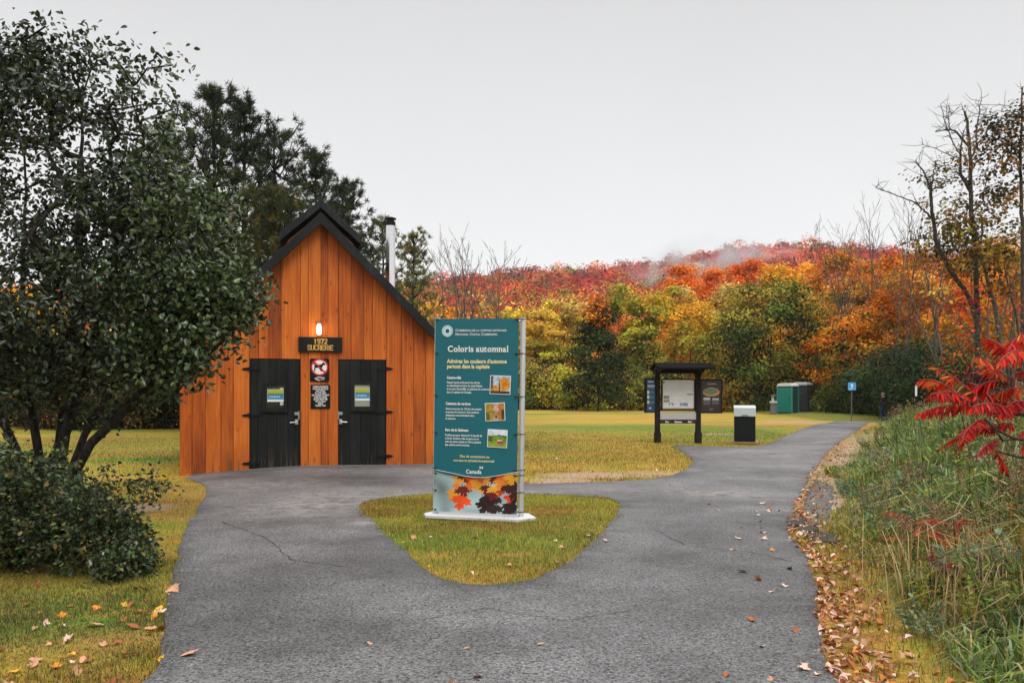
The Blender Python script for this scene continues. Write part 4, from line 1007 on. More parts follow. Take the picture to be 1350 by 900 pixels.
def map_fn(u, v):
    C = np.full((len(u), 3), .62); n = vnoise(u*30, v*30, 2.3, 41); C *= (.93 + .1*n)[:, None]
    C[np.abs(vnoise(u*30, v*30, 7, 42) - .5) < .012] = (.48, .5, .5)
    def bx(a, b, c, d, col): C[(u > a) & (u < b) & (v > c) & (v < d)] = col
    bx(.03, .21, .23, .46, (.22, .20, .17)); bx(.03, .21, .3, .36, (.40, .38, .33)); bx(.2, .35, .12, .22, (.16, .24, .34)); bx(.24, .3, .12, .17, (.6, .6, .6)); bx(.55, .8, .1, .22, (.13, .24, .36)); bx(.57, .66, .12, .2, (.25, .33, .4))
    bx(.79, .97, .485, .525, (.10, .10, .10)); bx(.02, .06, .88, .94, (.1, .2, .35)); bx(0, 1, 0, .03, (.35, .25, .2))
    return C
def blue_fn(u, v):
    C = np.zeros((len(u), 3)); C[:] = (.018, .05, .095); n = vnoise(u*20, v*20, 2.2, 43); C *= (.7 + .6*n)[:, None]
    def bx(a, b, c, d, col): C[(u > a) & (u < b) & (v > c) & (v < d)] = col
    bx(.2, .8, .9, .93, (.35, .42, .5)); bx(.15, .9, .78, .81, (.4, .45, .5)); bx(.15, .9, .72, .74, (.3, .36, .42))
    for z in (.55, .4, .24): bx(.12, .34, z, z + .1, (.5, .55, .4)); bx(.42, .9, z + .01, z + .07, (.06, .14, .2))
    bx(.3, .55, .08, .12, (.45, .48, .5)); return C
def food_fn(u, v):
    C = np.zeros((len(u), 3)); C[:] = (.022, .016, .014)
    def bx(a, b, c, d, col): C[(u > a) & (u < b) & (v > c) & (v < d)] = col
    bx(.3, .75, .87, .89, (.3, .3, .3))
    k = ((u - .5)/.42)**2 + ((v - .63)/.14)**2 < 1; C[k] = (.38, .19, .06); k = ((u - .48)/.36)**2 + ((v - .655)/.095)**2 < 1; C[k] = (.10, .15, .08)
    bx(.1, .45, .38, .45, (.4, .4, .38)); bx(.55, .9, .38, .44, (.35, .35, .33)); bx(.1, .45, .22, .36, (.09, .08, .08)); bx(.55, .9, .24, .36, (.09, .08, .08)); bx(.42, .58, .06, .12, (.12, .1, .1))
    return C
tag(cabinet(871.5, 916.5, 499.5, 541, map_fn, 60, 56, 0, 'l'), 'case with large white map')
tag(cabinet(846, 865, 498.5, 544, blue_fn, 24, 48, R(28), 'r'), 'narrow blue wing case on the left')
tag(cabinet(923, 951.5, 500, 545, food_fn, 36, 48, R(-12), 'l'), 'black wing case on the right')
mb = MB(); mb.box((kx(868.5), -.05, kz(553)), (kx(919.5), -.01, kz(544))); mb.build('grey_panel', plain('grey_panel', (.42, .41, .41), .6), kio)
mb = MB(); mb.box((kx(868.5), -.055, kz(558.5)), (kx(919.5), -.01, kz(553.2))); dp = mb.build('dark_panel', plain('navy_panel', (.008, .014, .02), .5), kio)
for a, s in ((879, 'Parc'), (893.5, 'Gatineau'), (909, 'Park')): mb = MB(); text(mb, s, kx(a), kz(557.3), .075, -.058, align='CENTER', bold=.03, xs=.85); mb.build('lettering', M_WHITE, dp)

# ================================================================== litter bin
tb = G(985.5, 585); s_ = tb[1] / F
tr = thing('litter_bin', 'dark green litter bin with pale hinged front on a wooden board', 'bin', (tb[0], tb[1] + .3, Hs(*tb)), R(-15))
M_GRN = plain('bin_green', (.0025, .007, .0055), .5, spec=.25, var=.2); M_PALE = plain('bin_pale', (.50, .56, .55), .45, var=.06, scale=6)
w = 27*s_/2
mb = MB(); mb.prism([(-.3, .09), (-.3, .72), (-.3, 1.07), (.3, 1.14), (.3, .09)], -w, w, axis='x'); mb.build('bin_body', M_GRN, tr, bevel=.012)
mb = MB(); mb.box((-w - .008, -.325, .845), (w + .008, -.302, 1.075)); fp = mb.build('flap', M_PALE, tr, bevel=.006)
mb = MB(); mb.prism([(-.325, 1.077), (-.325, 1.098), (.32, 1.17), (.32, 1.145)], -w - .012, w + .012, axis='x'); mb.build('lid', M_PALE, tr)
mb = MB(); mb.tube([(-.09, -.325, .835), (-.07, -.36, .88), (.07, -.36, .88), (.09, -.325, .835)], .012, 6); mb.prism([(-.12, .815), (.12, .815), (.07, .842), (-.07, .842)], -.345, -.303); mb.build('handle', M_IRON, fp)
mb = MB(); 
for k in range(3): mb.col = (rb.random(), .3, .3); mb.box((-w - .1, -.42 + .27*k, .03), (w + .1, -.42 + .27*k + .25, .085))
mb.box((-w + .02, -.36, -.03), (-w + .12, .36, .029)); mb.box((w - .12, -.36, -.03), (w - .02, .36, .029))
mb.build('base_board', wood_mat('grey_plank', (.16, .09, .05), (.30, .18, .11), (.42, .28, .19)), tr)

# ================================================================== portable toilets and hand-wash stand
M_TGR = plain('toilet_green', (.006, .19, .155), .4, var=.06); M_TDG = plain('toilet_dark_green', (.005, .05, .042), .4, var=.1); M_TGY = plain('toilet_grey', (.035, .037, .042), .5, var=.1); M_TWH = plain('toilet_roof', (.62, .63, .63), .5, var=.04); M_TRIM2 = plain('toilet_trim', (.05, .25, .20), .4)
def toilet(label, base, rz, front, side, hh):
    t = thing('portable_toilet', label, 'portable toilet', (base[0], base[1], Hs(*base)), rz, 'portable toilets at the wood edge')
    a = .56
    mb = MB(); mb.box((-a + .02, -a + .02, -.05), (a - .02, a - .02, hh)); 
    for sx in (-1, 1):
        for k in range(3): mb.box((sx*(a - .02) - .012, -.42 + .3*k, .25), (sx*(a - .02) + .012, -.42 + .3*k + .2, hh - .25))
    b = mb.build('cabin', side, t)
    mb = MB()
    for sx in (-1, 1):
        for sy in (-1, 1): mb.box((sx*a - .035, sy*a - .035, -.05), (sx*a + .035, sy*a + .035, hh + .02))
    mb.build('corner_post', M_TRIM2 if front is M_TGR else side, b)
    mb = MB(); mb.box((-a + .06, -a - .012, .08), (a - .06, -a + .018, hh - .06)); d = mb.build('door', front, t, bevel=.01)
    mb = MB()
    for k in range(4): mb.box((-.27 + .15*k, -a - .026, .75), (-.19 + .15*k, -a - .013, 1.45))
    mb.prism([(-.36, .60), (0, .40), (.36, .60), (.36, .68), (0, .48), (-.36, .68)], -a - .026, -a - .013); mb.box((-.36, -a - .026, .15), (.36, -a - .013, .28)); mb.box((-.36, -a - .026, 1.6), (.36, -a - .013, 1.78))
    mb.build('door_ribs', front, d, bevel=.004)
    mb = MB(); mb.box((.34, -a - .03, .95), (.42, -a - .013, 1.12)); mb.build('door_latch', M_TGY, d)
    mb = MB(); n = 8
    pts = [(-a - .04, hh + .02)] + [(-(a + .04)*math.cos(math.pi*k/n)*(.96), hh + .1 + .16*math.sin(math.pi*k/n)**.7) for k in range(n + 1)] + [(a + .04, hh + .02)]
    mb.prism(pts, -a - .05, a + .05); mb.build('roof', M_TWH, t, bevel=.02)
    return t
t1 = G(1032.5, 546); t2 = G(1051, 545.2)
toilet('green portable toilet with a white domed roof at the wood edge', (t1[0] + .62, t1[1] + .8), R(-43), M_TGR, M_TDG, 1.98)
toilet('dark grey portable toilet just behind the green one', (t2[0] + .62, t2[1] + .55), R(-43), M_TGY, M_TGY, 2.0)
hb = G(1019, 546); M_HW = plain('wash_grey', (.13, .135, .14), .5, var=.1); M_HWL = plain('wash_pale', (.45, .46, .47), .5)
hw = thing('hand_wash_stand', 'grey plastic hand wash stand left of the green toilet', 'wash stand', (hb[0] + .0, hb[1] - .1, Hs(*hb)), R(5))
mb = MB(); mb.lathe([(.24, -.02), (.25, .1), (.21, .75), (.20, .80)], 16); mb.build('tank', M_HW, hw)
mb = MB(); mb.lathe([(.20, .801), (.29, .84), (.29, .93), (.24, .96)], 16); mb.build('basin', M_HWL, hw)
mb = MB(); mb.box((-.07, .06, .961), (.09, .17, 1.32)); mb.tube([(0, .06, 1.1), (0, -.06, 1.12), (0, -.07, 1.06)], .02, 6); mb.build('pump_column', M_HWL, hw)
mb = MB(); mb.box((-.12, -.05, 1.321), (.2, .2, 1.44)); mb.build('dispenser', M_HW, hw)

# ================================================================== trail signs
bp_ = (W(1123, 507, 46)[0], 46.0)
ts_ = thing('trail_sign', 'small blue trail sign on a thin post at the dark wood edge', 'sign', (bp_[0], bp_[1], Hs(*bp_)))
mb = MB(); mb.tube([(0, .03, -.1), (0, .03, 2.3)], .035, 8); mb.build('post', plain('grey_post', (.10, .09, .08), .7), ts_)
mb = MB(); mb.prism(rrect(.46, .46, .05), -.01, .0); pb = mb.build('plate', plain('sign_blue', (.07, .36, .72), .4), ts_); pb.location = (0, -.012, 1.83)
mb = MB(); disc(mb, 0, .30, .07, -.0125); mb.face([(-.03, -.0125, .1), (.03, -.0125, .1), (.03, -.0125, .23), (-.03, -.0125, .23)]); mb.face([(-.14, -.0125, .04), (-.07, -.0125, .04), (-.07, -.0125, .1), (-.14, -.0125, .1)]); mb.build('symbol', M_WHITE, pb)
wp = W(1207, 515, 36)
ws = thing('marker_post', 'dark post with a slim white marker plate behind the weeds', 'marker post', (wp[0], 36.0, Hs(wp[0], 36)))
mb = MB(); mb.box((-.05, -.045, -.1), (.05, .045, 1.95)); mb.build('post', M_DKW, ws)
mb = MB(); mb.box((-.045, -.058, 1.40 - Hs(wp[0], 36)), (.045, -.046, 1.88 - Hs(wp[0], 36))); mb.build('marker_plate', M_WHITE, ws)
# ================================================================== vegetation
M_LEAF = attr_mat('leaf', 0.7, 0.12, trans=0.28); M_GLOSS = attr_mat('glossy_leaf', 0.30, 0.55, trans=0.10); M_GRASS = attr_mat('grass_blade', 0.5, 0.35, trans=0.25)
M_NEEDLE = attr_mat('needle', 0.65, 0.2, trans=0.1); M_DRY = attr_mat('dry_leaf', 0.75, 0.15, trans=0.08)
M_BARK = bark_mat('bark_dark', (.012, .010, .009), (.05, .043, .037)); M_BARKG = bark_mat('bark_grey', (.05, .043, .038), (.17, .15, .135)); M_BARKB = bark_mat('bark_brown', (.03, .02, .015), (.10, .07, .05))
M_BARKD = bark_mat('bark_weathered', (.035, .028, .023), (.125, .10, .085))
YEL, GOLD, ORG, RORG, RED, CRIM = (.82,.50,.03), (.86,.38,.02), (.88,.24,.012), (.86,.13,.012), (.62,.045,.02), (.42,.022,.035)
OCH, OLV, GRN, DKG, BRN, PALE, LIME = (.60,.36,.05), (.30,.26,.028), (.10,.145,.022), (.036,.052,.010), (.24,.12,.035), (.70,.47,.14), (.48,.45,.04)

def skeleton(base, att, rng, step=0.5, jit=0.12, stems=None, up=0.35, down=0.9):
    """branches that reach out from the trunk to every clump of leaves"""
    nodes = [np.array(base, float)]; par = [-1]
    if stems:
        for st in stems:
            p = 0
            for q in st:
                q = np.array(q, float); a = nodes[p]; m = max(1, int(np.linalg.norm(q - a) / step))
                for k in range(1, m + 1):
                    nodes.append(a + (q - a)*k/m + (rng.normal(size=3)*jit*0.25*step if k < m else 0)); par.append(p if k == 1 else len(nodes) - 2)
                p = len(nodes) - 1
    o = np.argsort(np.linalg.norm(att - np.array(base), axis=1))
    tips = np.zeros(len(att), int)
    for ai in o:
        c = att[ai]; N_ = np.array(nodes); d = c - N_
        L = np.linalg.norm(d, axis=1); db = np.linalg.norm(N_ - nodes[0], axis=1)
        cost = L + 0.18*db + down*np.clip(-d[:, 2], 0, 9)
        p = int(np.argmin(cost)); a = nodes[p]; Ld = L[p]
        m = max(1, int(Ld / step)); mid = (a + c)/2 + np.array([0, 0, -0.06*Ld if c[2] < a[2] + .3*Ld else up*0.25*Ld*0]) + rng.normal(size=3)*jit*Ld
        for k in range(1, m + 1):
            t = k/m; q = a*(1-t)**2 + 2*mid*t*(1-t) + c*t*t
            nodes.append(q); par.append(p if k == 1 else len(nodes) - 2)
        tips[ai] = len(nodes) - 1
    return np.array(nodes), np.array(par)
def radii(nodes, par, tip=0.01, ex=2.3):
    n = len(nodes); ch = np.zeros(n); r = np.zeros(n)
    for i in range(n - 1, -1, -1):
        r[i] = max(tip, ch[i]**(1/ex)) if ch[i] > 0 else tip
        if par[i] >= 0: ch[par[i]] += r[i]**ex
    return r
def tubes(nodes, par, r, sides, cut=0.0):
    n = len(nodes); kids = [[] for _ in range(n)]
    for i in range(1, n):
        if r[i] > cut: kids[par[i]].append(i)
    V, Fq = [], []
    ang = np.arange(sides) * 2*math.pi/sides
    starts = [(0, k) for k in kids[0]]
    while starts:
        a, b = starts.pop(); chain = [a, b]
        while kids[chain[-1]]:
            ks_ = sorted(kids[chain[-1]], key=lambda i: -r[i])
            starts += [(chain[-1], k) for k in ks_[1:]]; chain.append(ks_[0])
        P = nodes[chain]; rr = r[chain].copy(); 
        if a != 0: rr[0] = min(rr[0], rr[1]*1.15)
        D = np.gradient(P, axis=0); D = unit(D)
        ref = np.array([1., 0, 0]) if abs(D[0][2]) > .7 else np.array([0, 0, 1.])
        b0 = len(V) and sum(len(v) for v in V)
        rings = []
        for k in range(len(P)):
            e = ref - D[k]*np.dot(ref, D[k]); e = e/(np.linalg.norm(e) + 1e-9); f = np.cross(D[k], e); ref = e
            rings.append(P[k] + (np.outer(np.cos(ang), e) + np.outer(np.sin(ang), f))*rr[k])
        V.append(np.concatenate(rings)); m = len(P)
        i = (np.arange(m - 1)[:, None]*sides + np.arange(sides)[None, :]).ravel(); j = (np.arange(m - 1)[:, None]*sides + (np.arange(sides)[None, :] + 1) % sides).ravel()
        Fq.append(np.stack([i, j, j + sides, i + sides], 1) + b0)
    return np.concatenate(V), np.concatenate(Fq)
def wood_part(name, nodes, par, r, sides, mat, parent, cut=0.0):
    V, Fq = tubes(nodes, par, r, sides, cut)
    return npmesh(name, V, Fq, np.tile([[.4, .4, .4]], (len(V), 1)), mat, parent, smooth=True)

def ell(rng, n, c, rad, shell=0.45):
    d = unit(rng.normal(size=(n, 3))); t = (shell**3 + (1 - shell**3)*rng.random(n))**(1/3)
    return np.array(c) + d * t[:, None] * np.array(rad)

def crown(rng, att, n, sig, size, pal, hmin, hmax, top=None, topat=0.6, mat=M_LEAF, parent=None, six=False, aspect=.72, flat=.6, name='crown', up=.6, val=.28):
    k = rng.integers(0, len(att), n)
    P = att[k] + rng.normal(size=(n, 3)) * sig * np.array([1, 1, flat])
    ca = pick(rng, pal, len(att))
    if top is not None:
        tt = np.clip((att[:, 2] - hmin)/(hmax - hmin) + rng.normal(size=len(att))*.13, 0, 1) > topat
        ca[tt] = pick(rng, top, int(tt.sum()))
    ca = jitter(rng, ca, .48, .08)
    own = rng.random(n) < .22
    C = ca[k]; C[own] = pick(rng, pal if top is None else pal + [(top[0][0], 1)], int(own.sum()))
    C = jitter(rng, C, val, .08)
    ac = att.mean(0); ar = np.maximum(att.std(0)*1.8, .2)
    NB = unit(P - att[k])*.75 + unit((att[k] - ac)/ar)*.6 + np.array([0, 0, .35])
    V, Fc, m = leaf_quads(P, size, rng, up=up, aspect=aspect, six=six, NB=NB)
    return npmesh(name, V, Fc, np.repeat(C, m, axis=0), mat, parent)

def tree(name, label, cat, group, x, Y, h, w, pal, top=None, topat=.6, shape='round', seed=0, dens=1.0, bare=.16, sig=.12, leaf=None, trunk_r=None, nleaf=None, bark=M_BARK, natt=None, z0=None, flat=.6):
    rng = np.random.default_rng(1000 + seed)
    z0 = Hs(x, Y) if z0 is None else z0
    t = thing(name, label, cat, (x, Y, z0), 0, group)
    ppm = 796.0 / Y
    lf = leaf or min(.5, max(.10, 2.8/ppm))
    natt = natt or int(34 + 4*w)
    hc = h*(1 - bare)
    u = rng.random(natt); a = rng.random(natt)*2*math.pi
    if shape == 'round': prof = np.sqrt(np.clip(1 - (2*u - .9)**2/1.25, 0, 1))
    elif shape == 'cone': prof = np.clip(1.05 - u, .04, 1)**.8
    elif shape == 'vase': prof = .35 + .65*np.clip(np.sin(math.pi*np.clip(u*.85 + .12, 0, 1)), 0, 1)*(.5 + .6*u)
    else: prof = .55 + .45*np.sin(math.pi*np.clip(u*.9 + .05, 0, 1))
    lob = 1 + .28*np.sin(a*3 + seed) * rng.random(natt) + .18*rng.normal(size=natt)
    rr = w/2 * prof * (.35 + .65*np.sqrt(rng.random(natt))) * np.clip(lob, .5, 1.35)
    att = np.stack([rr*np.cos(a), rr*np.sin(a), h*bare + u*hc*.92], 1)
    st = [[(rng.normal()*.15, rng.normal()*.15, h*.35), (rng.normal()*.3, rng.normal()*.3, h*.72)]]
    nodes, par = skeleton((0, 0, -.1), att, rng, step=max(.5, h/16), jit=.10, stems=st)
    r = radii(nodes, par, tip=.018*h/10)
    if trunk_r: r *= trunk_r/r[0]
    wood_part('trunk', nodes, par, np.maximum(r, .3/ppm*.35), 5, bark, t, cut=.018*h/10*1.35)
    area = (w*ppm)*(hc*ppm)
    n = int(nleaf or np.clip(1.45*dens*area, 900, 18000))
    crown(rng, att, n, sig*w*.75 + .12, lf, pal, h*bare, h, top, topat, parent=t, flat=flat)
    return t

GW = 'trees along the far edge of the lawn'
# px, top y, width px, depth, palette, top palette, shape, label
TREES = [
 (556,392,66,92,[(YEL,4),(GOLD,3),(LIME,1)],None,'round','golden yellow maple rising just right of the shack roof'),
 (596,398,58,98,[(GOLD,3),(PALE,2),(ORG,1)],None,'round','pale gold tree behind the left edge of the teal banner'),
 (640,392,60,104,[(ORG,3),(PALE,4),(GOLD,2)],None,'round','salmon orange tree behind the middle of the teal banner'),
 (668,404,54,92,[(OCH,3),(YEL,4),(LIME,2)],None,'round','ochre tree behind the right edge of the teal banner'),
 (704,404,72,84,[(OLV,4),(LIME,3),(OCH,2)],[(YEL,4),(OCH,3)],'vase','wispy ochre tree directly right of the teal banner'),
 (738,388,66,92,[(OLV,4),(GRN,2),(LIME,3),(DKG,1)],[(PALE,3),(YEL,5)],'round','pale yellow rounded tree left of the dark maple'),
 (765,380,50,100,[(PALE,3),(OCH,3),(ORG,1)],None,'round','tan leaved tree peeping over the dark maple'),
 (788,384,80,68,[(DKG,6),((.016,.026,.009),5),((.05,.06,.015),1)],[(ORG,5),((.55,.17,.02),3)],'cone','dark green maple turned orange at its top'),
 (823,370,60,86,[(OLV,5),(GRN,3),(DKG,1)],[(OLV,4),(LIME,4)],'column','tall slim olive green tree right of the dark maple'),
 (850,380,58,82,[(OLV,4),(GRN,2),(LIME,3),(DKG,1)],[(LIME,4),(YEL,4)],'column','yellow green tree standing over the blue wing of the shelter'),
 (880,372,58,90,[(OLV,4),(LIME,3),(OCH,2)],[(YEL,3),(LIME,2),(PALE,2)],'column','hazy ochre tree left of the flame orange maples'),
 (902,341,68,98,[(RORG,3),(ORG,5)],None,'round','flame orange maple, leftmost of the three bright treetops'),
 (912,395,92,76,[(OLV,4),(GRN,2),(LIME,2),(DKG,1)],[(GOLD,3),(YEL,2),(OLV,1)],'round','yellow and olive maple right behind the shelter roof'),
 (946,347,60,104,[(RORG,4),(ORG,4)],None,'round','vivid red orange maple, middle of the three bright treetops'),
 (986,334,64,108,[(RORG,3),(ORG,5)],None,'round','tallest red orange maple, rightmost of the three bright treetops'),
 (968,370,86,88,[(OLV,4),(OCH,3),(DKG,1)],[(PALE,3),(OCH,2),(GOLD,3)],'round','dusty gold tree in front of the red orange treetops'),
 (1016,364,136,67,[(DKG,7),(GRN,4),(OLV,2)],[(OLV,3),(OCH,1),(GRN,4)],'round','broad dark green tree spreading behind the litter bin'),
 (1030,340,74,100,[(GOLD,4),(ORG,2),(YEL,2)],None,'round','bright golden treetop above the broad dark green tree'),
 (1066,338,70,102,[(GOLD,3),(ORG,3)],None,'round','amber treetop between golden and deep orange trees'),
 (1104,326,84,82,[(OLV,4),(ORG,3),(DKG,2)],[(ORG,6),(GOLD,2)],'round','deep orange maple left of the bare grey tree'),
 (1142,335,72,76,[(ORG,2),(OLV,4),(DKG,2)],[(ORG,5),(GOLD,2)],'round','orange and olive tree behind the bare grey tree'),
 (1112,432,104,60,[(ORG,4),(GOLD,3),(DKG,5),(RORG,1)],None,'vase','young maple with loose orange sprays above the trail sign'),  # dark green share paints the shaded gaps between the orange sprays
 (1160,392,96,58,[(OLV,3),(DKG,3),(ORG,3)],[(ORG,4),(GOLD,3),(OLV,2)],'round','orange gold maple right of the trail sign'),
 (1186,322,86,66,[(ORG,3),(OLV,3),(BRN,1)],[(ORG,5),(GOLD,2),(RORG,1)],'round','rusty orange maple under the forked dead snag'),
 (1228,322,100,54,[(OCH,3),(OLV,2),(ORG,4)],None,'round','thin ochre tree tangled with grey twigs left of the dead tree'),
 (1272,330,96,60,[(ORG,5),(GOLD,3),(RORG,1)],None,'round','orange tree glowing behind the dead trunks'),
 (1322,305,110,52,[(OCH,2),(GOLD,4),(ORG,4)],None,'round','orange gold tree right of the dead trunks'),
 (1385,300,120,46,[(OCH,3),(OLV,2),(ORG,3)],None,'round','ochre and orange tree at the far right frame edge'),
 (1075,420,70,70,[(DKG,4),(OLV,3),(GOLD,1)],None,'round','dark olive tree behind the portable toilets'),
 (1050,470,60,67.5,[(DKG,4),(OLV,2),(ORG,1)],None,'round','low dark tree close above the toilet roofs'),
 (30,372,90,62,[(YEL,3),(GOLD,3),(OLV,2)],None,'round','golden tree glimpsed through the big dark tree on the left'),
 (-70,360,110,58,[(OCH,3),(OLV,3)],None,'round','ochre tree beyond the left frame edge'),
]
for i, (px, ty, wp_, Yd, pal, top, shp, lb) in enumerate(TREES):
    x = (px - CX)/F*Yd; h = (HY - ty)/F*Yd + CAMZ
    tree('broadleaf_tree', lb, 'tree', GW, x, Yd, h, wp_/F*Yd*1.12, pal, top, shape=shp, seed=i, dens=1.0, sig=.085, flat=.6 if shp != 'vase' else .3, bare={'cone': .06, 'vase': .30 if Yd < 65 else .12}.get(shp, .12), topat=.74 if shp == 'cone' else .55)
# ---- shrubs at the foot of the wood
SHR = [
 (700,478,62,77,[(DKG,3),(BRN,3),(OLV,2)],'brown and dark green bush right of the banner at the lawn edge'),
 (738,486,58,76,[(LIME,3),(YEL,2),(OLV,3)],'yellow green bush left below the dark maple'),
 (778,488,62,74,[(OLV,3),(LIME,2),(GRN,2)],'olive bush directly below the dark maple'),
 (816,484,58,75,[(DKG,4),(OLV,2),(BRN,1)],'dark bush right below the dark maple'),
 (848,500,52,72,[(GRN,4),(LIME,1),(OLV,2)],'green bush left of the notice shelter'),
 (886,480,60,74,[(OLV,3),(DKG,2),(OCH,1)],'olive bush seen above the shelter roof'),
 (924,492,54,73,[(GOLD,3),(ORG,1),(OLV,2)],'amber bush right of the shelter wing'),
 (952,500,50,70,[(GOLD,4),(OCH,2)],'golden bush between shelter and litter bin'),
 (985,496,64,69,[(OLV,3),(DKG,3),(OCH,1)],'dark olive bush behind the litter bin'),
 (1010,518,40,67,[(GRN,3),(DKG,2)],'small green bush left of the hand wash stand'),
 (1084,522,40,61.5,[(GRN,5),(LIME,1)],'low bright green bush right of the toilets'),
 (1104,524,40,57,[(GRN,3),(DKG,3)],'low dark green bush left of the trail sign'),
 (1138,478,70,55.5,[(DKG,6),(GRN,2)],'dark bush behind the trail sign at the path end'),
 (1180,462,84,52,[(DKG,6),((.03,.055,.02),4)],'large dark green bush right of the path end'),
 (1226,446,96,47,[((.032,.060,.022),5),(DKG,4)],'tallest dark blue green bush behind the white marker'),
 (1276,462,90,44,[(DKG,4),(GRN,2),(BRN,1)],'dark bush behind the red sumac leaves'),
 (1330,470,90,42,[(DKG,3),(OLV,2),(BRN,2)],'mixed brown green bush behind the sumac branches'),
 (690,512,30,75,[(GRN,3),(OLV,1)],'tiny green bush touching the right edge of the banner'),
]
for i, (px, ty, wp_, Yd, pal, lb) in enumerate(SHR):
    x = (px - CX)/F*Yd; h = (HY - ty)/F*Yd + CAMZ
    tree('shrub', lb, 'bush', 'bushes at the foot of the wood', x, Yd, h, wp_/F*Yd*1.2, pal, None, shape='round', seed=200 + i, dens=1.15, bare=.0, sig=.12, natt=40)
# dark evergreens behind the left lawn
for i, (px, ty, wp_, Yd, lb) in enumerate(((70,440,80,35,'dark hedge tree seen beside the stems of the big dark tree'),(125,452,78,34,'dark hedge bush in the middle behind the left lawn'),(180,440,76,34.5,'dark brown tinged hedge bush behind the left lawn'),(226,430,80,35,'dark hedge bush touching the left corner of the shack'),(0,430,90,37,'dark hedge tree at the left frame edge'),(-80,420,110,38,'dark hedge tree beyond the left frame edge'))):
    x = (px - CX)/F*Yd; h = (HY - ty)/F*Yd + CAMZ
    tree('hedge_tree', lb, 'bush', 'dark hedge behind the left lawn', x, Yd, h, wp_/F*Yd*1.25, [(DKG,5),((.018,.026,.012),4),(BRN,1 if i != 2 else 3)], None, shape='column', seed=300 + i, dens=1.3, bare=.0, sig=.10, natt=60, leaf=.12)

# ---- white pines
def pine(label, x, Y, h, w, seed, cols, z_open=.12, dens=1.0, lean=0.0, onesided=0.0, group='pines behind the shack'):
    rng = np.random.default_rng(seed)
    t = thing('pine_tree', label, 'pine tree', (x, Y, Hs(x, Y)), 0, group)
    ppm = 796.0/Y
    nodes = [np.array([0, 0, -.1])]; par = [-1]; tl = []; m = 14
    for k in range(1, m + 1): nodes.append(np.array([lean*h*(k/m)**2 + rng.normal()*.03, rng.normal()*.03, h*k/m])); par.append(len(nodes) - 2)
    T = []; Dn = []
    z = h*z_open
    while z < h*.985:
        u = z/h; L = w/2*min(1.0, 1.5*(1 - u)**.62 + .07)*(.6 + .65*rng.random())
        nb = rng.integers(4, 7); a0 = rng.random()*6.28
        for b in range(nb):
            a = a0 + b*6.28/nb + rng.normal()*.25; l = L*(.55 + .6*rng.random())
            if onesided: l *= 1 + onesided*math.cos(a)
            p = int(np.clip(round(z/h*m), 1, m)); st = nodes[p]*1.0; st[2] = z
            d = np.array([math.cos(a), math.sin(a), 0.0]); k2 = max(3, int(l/.35)); rise = .30 + .45*u
            last = p
            for q in range(1, k2 + 1):
                s = q/k2; pos = st + d*l*s + np.array([0, 0, l*(rise*s*s - .10*s + .18*s**3)])
                nodes.append(pos); par.append(last); last = len(nodes) - 1
                if s > .3:
                    for _ in range(3 if s < .9 else 5):
                        sd = rng.normal(size=3)*np.array([.24, .24, .13])*(.6 + l*.22); tp = pos + sd + np.array([0, 0, .08])
                        T.append(tp); Dn.append(unit(d*.6 + sd*1.5 + np.array([0, 0, .55])))
        z += h*.056*(.75 + .5*rng.random())
    for k in range(10): T.append(np.array([lean*h + rng.normal()*.12, rng.normal()*.12, h - .12*k*rng.random()])); Dn.append(np.array([0, 0, 1.]))
    nodes = np.array(nodes); par = np.array(par); r = np.full(len(nodes), .014); r[:m + 1] = np.linspace(h*.014, .03, m + 1)
    for i in range(m + 1, len(nodes)): r[i] = .035 if par[i] <= m else max(.012, r[par[i]]*.8)
    wood_part('trunk', nodes, par, r, 5, M_BARK, t)
    T = np.array(T); Dn = np.array(Dn)
    keep = rng.random(len(T)) < dens; T, Dn = T[keep], Dn[keep]
    nn = 28; n = len(T)*nn; B = np.repeat(T, nn, 0); D = unit(np.repeat(Dn, nn, 0)*.75 + rng.normal(size=(n, 3))*.62)
    L = (.17 + .15*rng.random(n))[:, None]; s = unit(np.cross(D, rng.normal(size=(n, 3))))*(.5/ppm*.5 + .007)
    B = B + rng.normal(size=(n, 3))*.05
    V = np.stack([B - s, B + s, B + D*L], 1).reshape(-1, 3)
    C = jitter(rng, np.repeat(jitter(rng, pick(rng, cols, len(T)), .25), nn, 0), .25)
    npmesh('crown', V, np.arange(3*n).reshape(n, 3), np.repeat(C, 3, 0), M_NEEDLE, t)
    return t
PD = [((.022,.036,.016),5),((.034,.052,.02),4),((.014,.022,.012),3)]; PO = [((.05,.065,.018),4),((.085,.085,.022),3),((.03,.045,.016),3),((.13,.09,.02),1)]
def pine_px(lb, px, ty, wp_, Yd, seed, cols, **k):
    pine(lb, (px - CX)/F*Yd, Yd, (HY - ty)/F*Yd + CAMZ, wp_/F*Yd, seed, cols, **k)
pine_px('tallest dark pine, behind the big leafy tree', 283, 118, 180, 31, 51, PD + PO[:1], dens=1.0)
pine_px('second tallest dark pine, its crown merging with the tallest on its right side', 322, 142, 130, 32.5, 58, PD, dens=.8)
pine_px('dark pine with open branches between the tallest pine and the shack roof', 362, 168, 130, 33, 52, PD, dens=.78, onesided=.3)
pine_px('green pine rising right behind the ridge vent', 416, 204, 138, 36, 53, PD + PO, dens=.8)
pine_px('slender pine with upswept limbs just right of the shack peak', 452, 238, 84, 38, 59, PD + PO[:2], dens=.8, onesided=.4)
pine_px('olive green pine hidden low behind the left roof slope', 362, 262, 190, 29, 54, PO, dens=1.1)
pine_px('dark pine at the back of the big leafy tree, far left of the pines', 215, 180, 170, 36, 57, PD, dens=1.0)
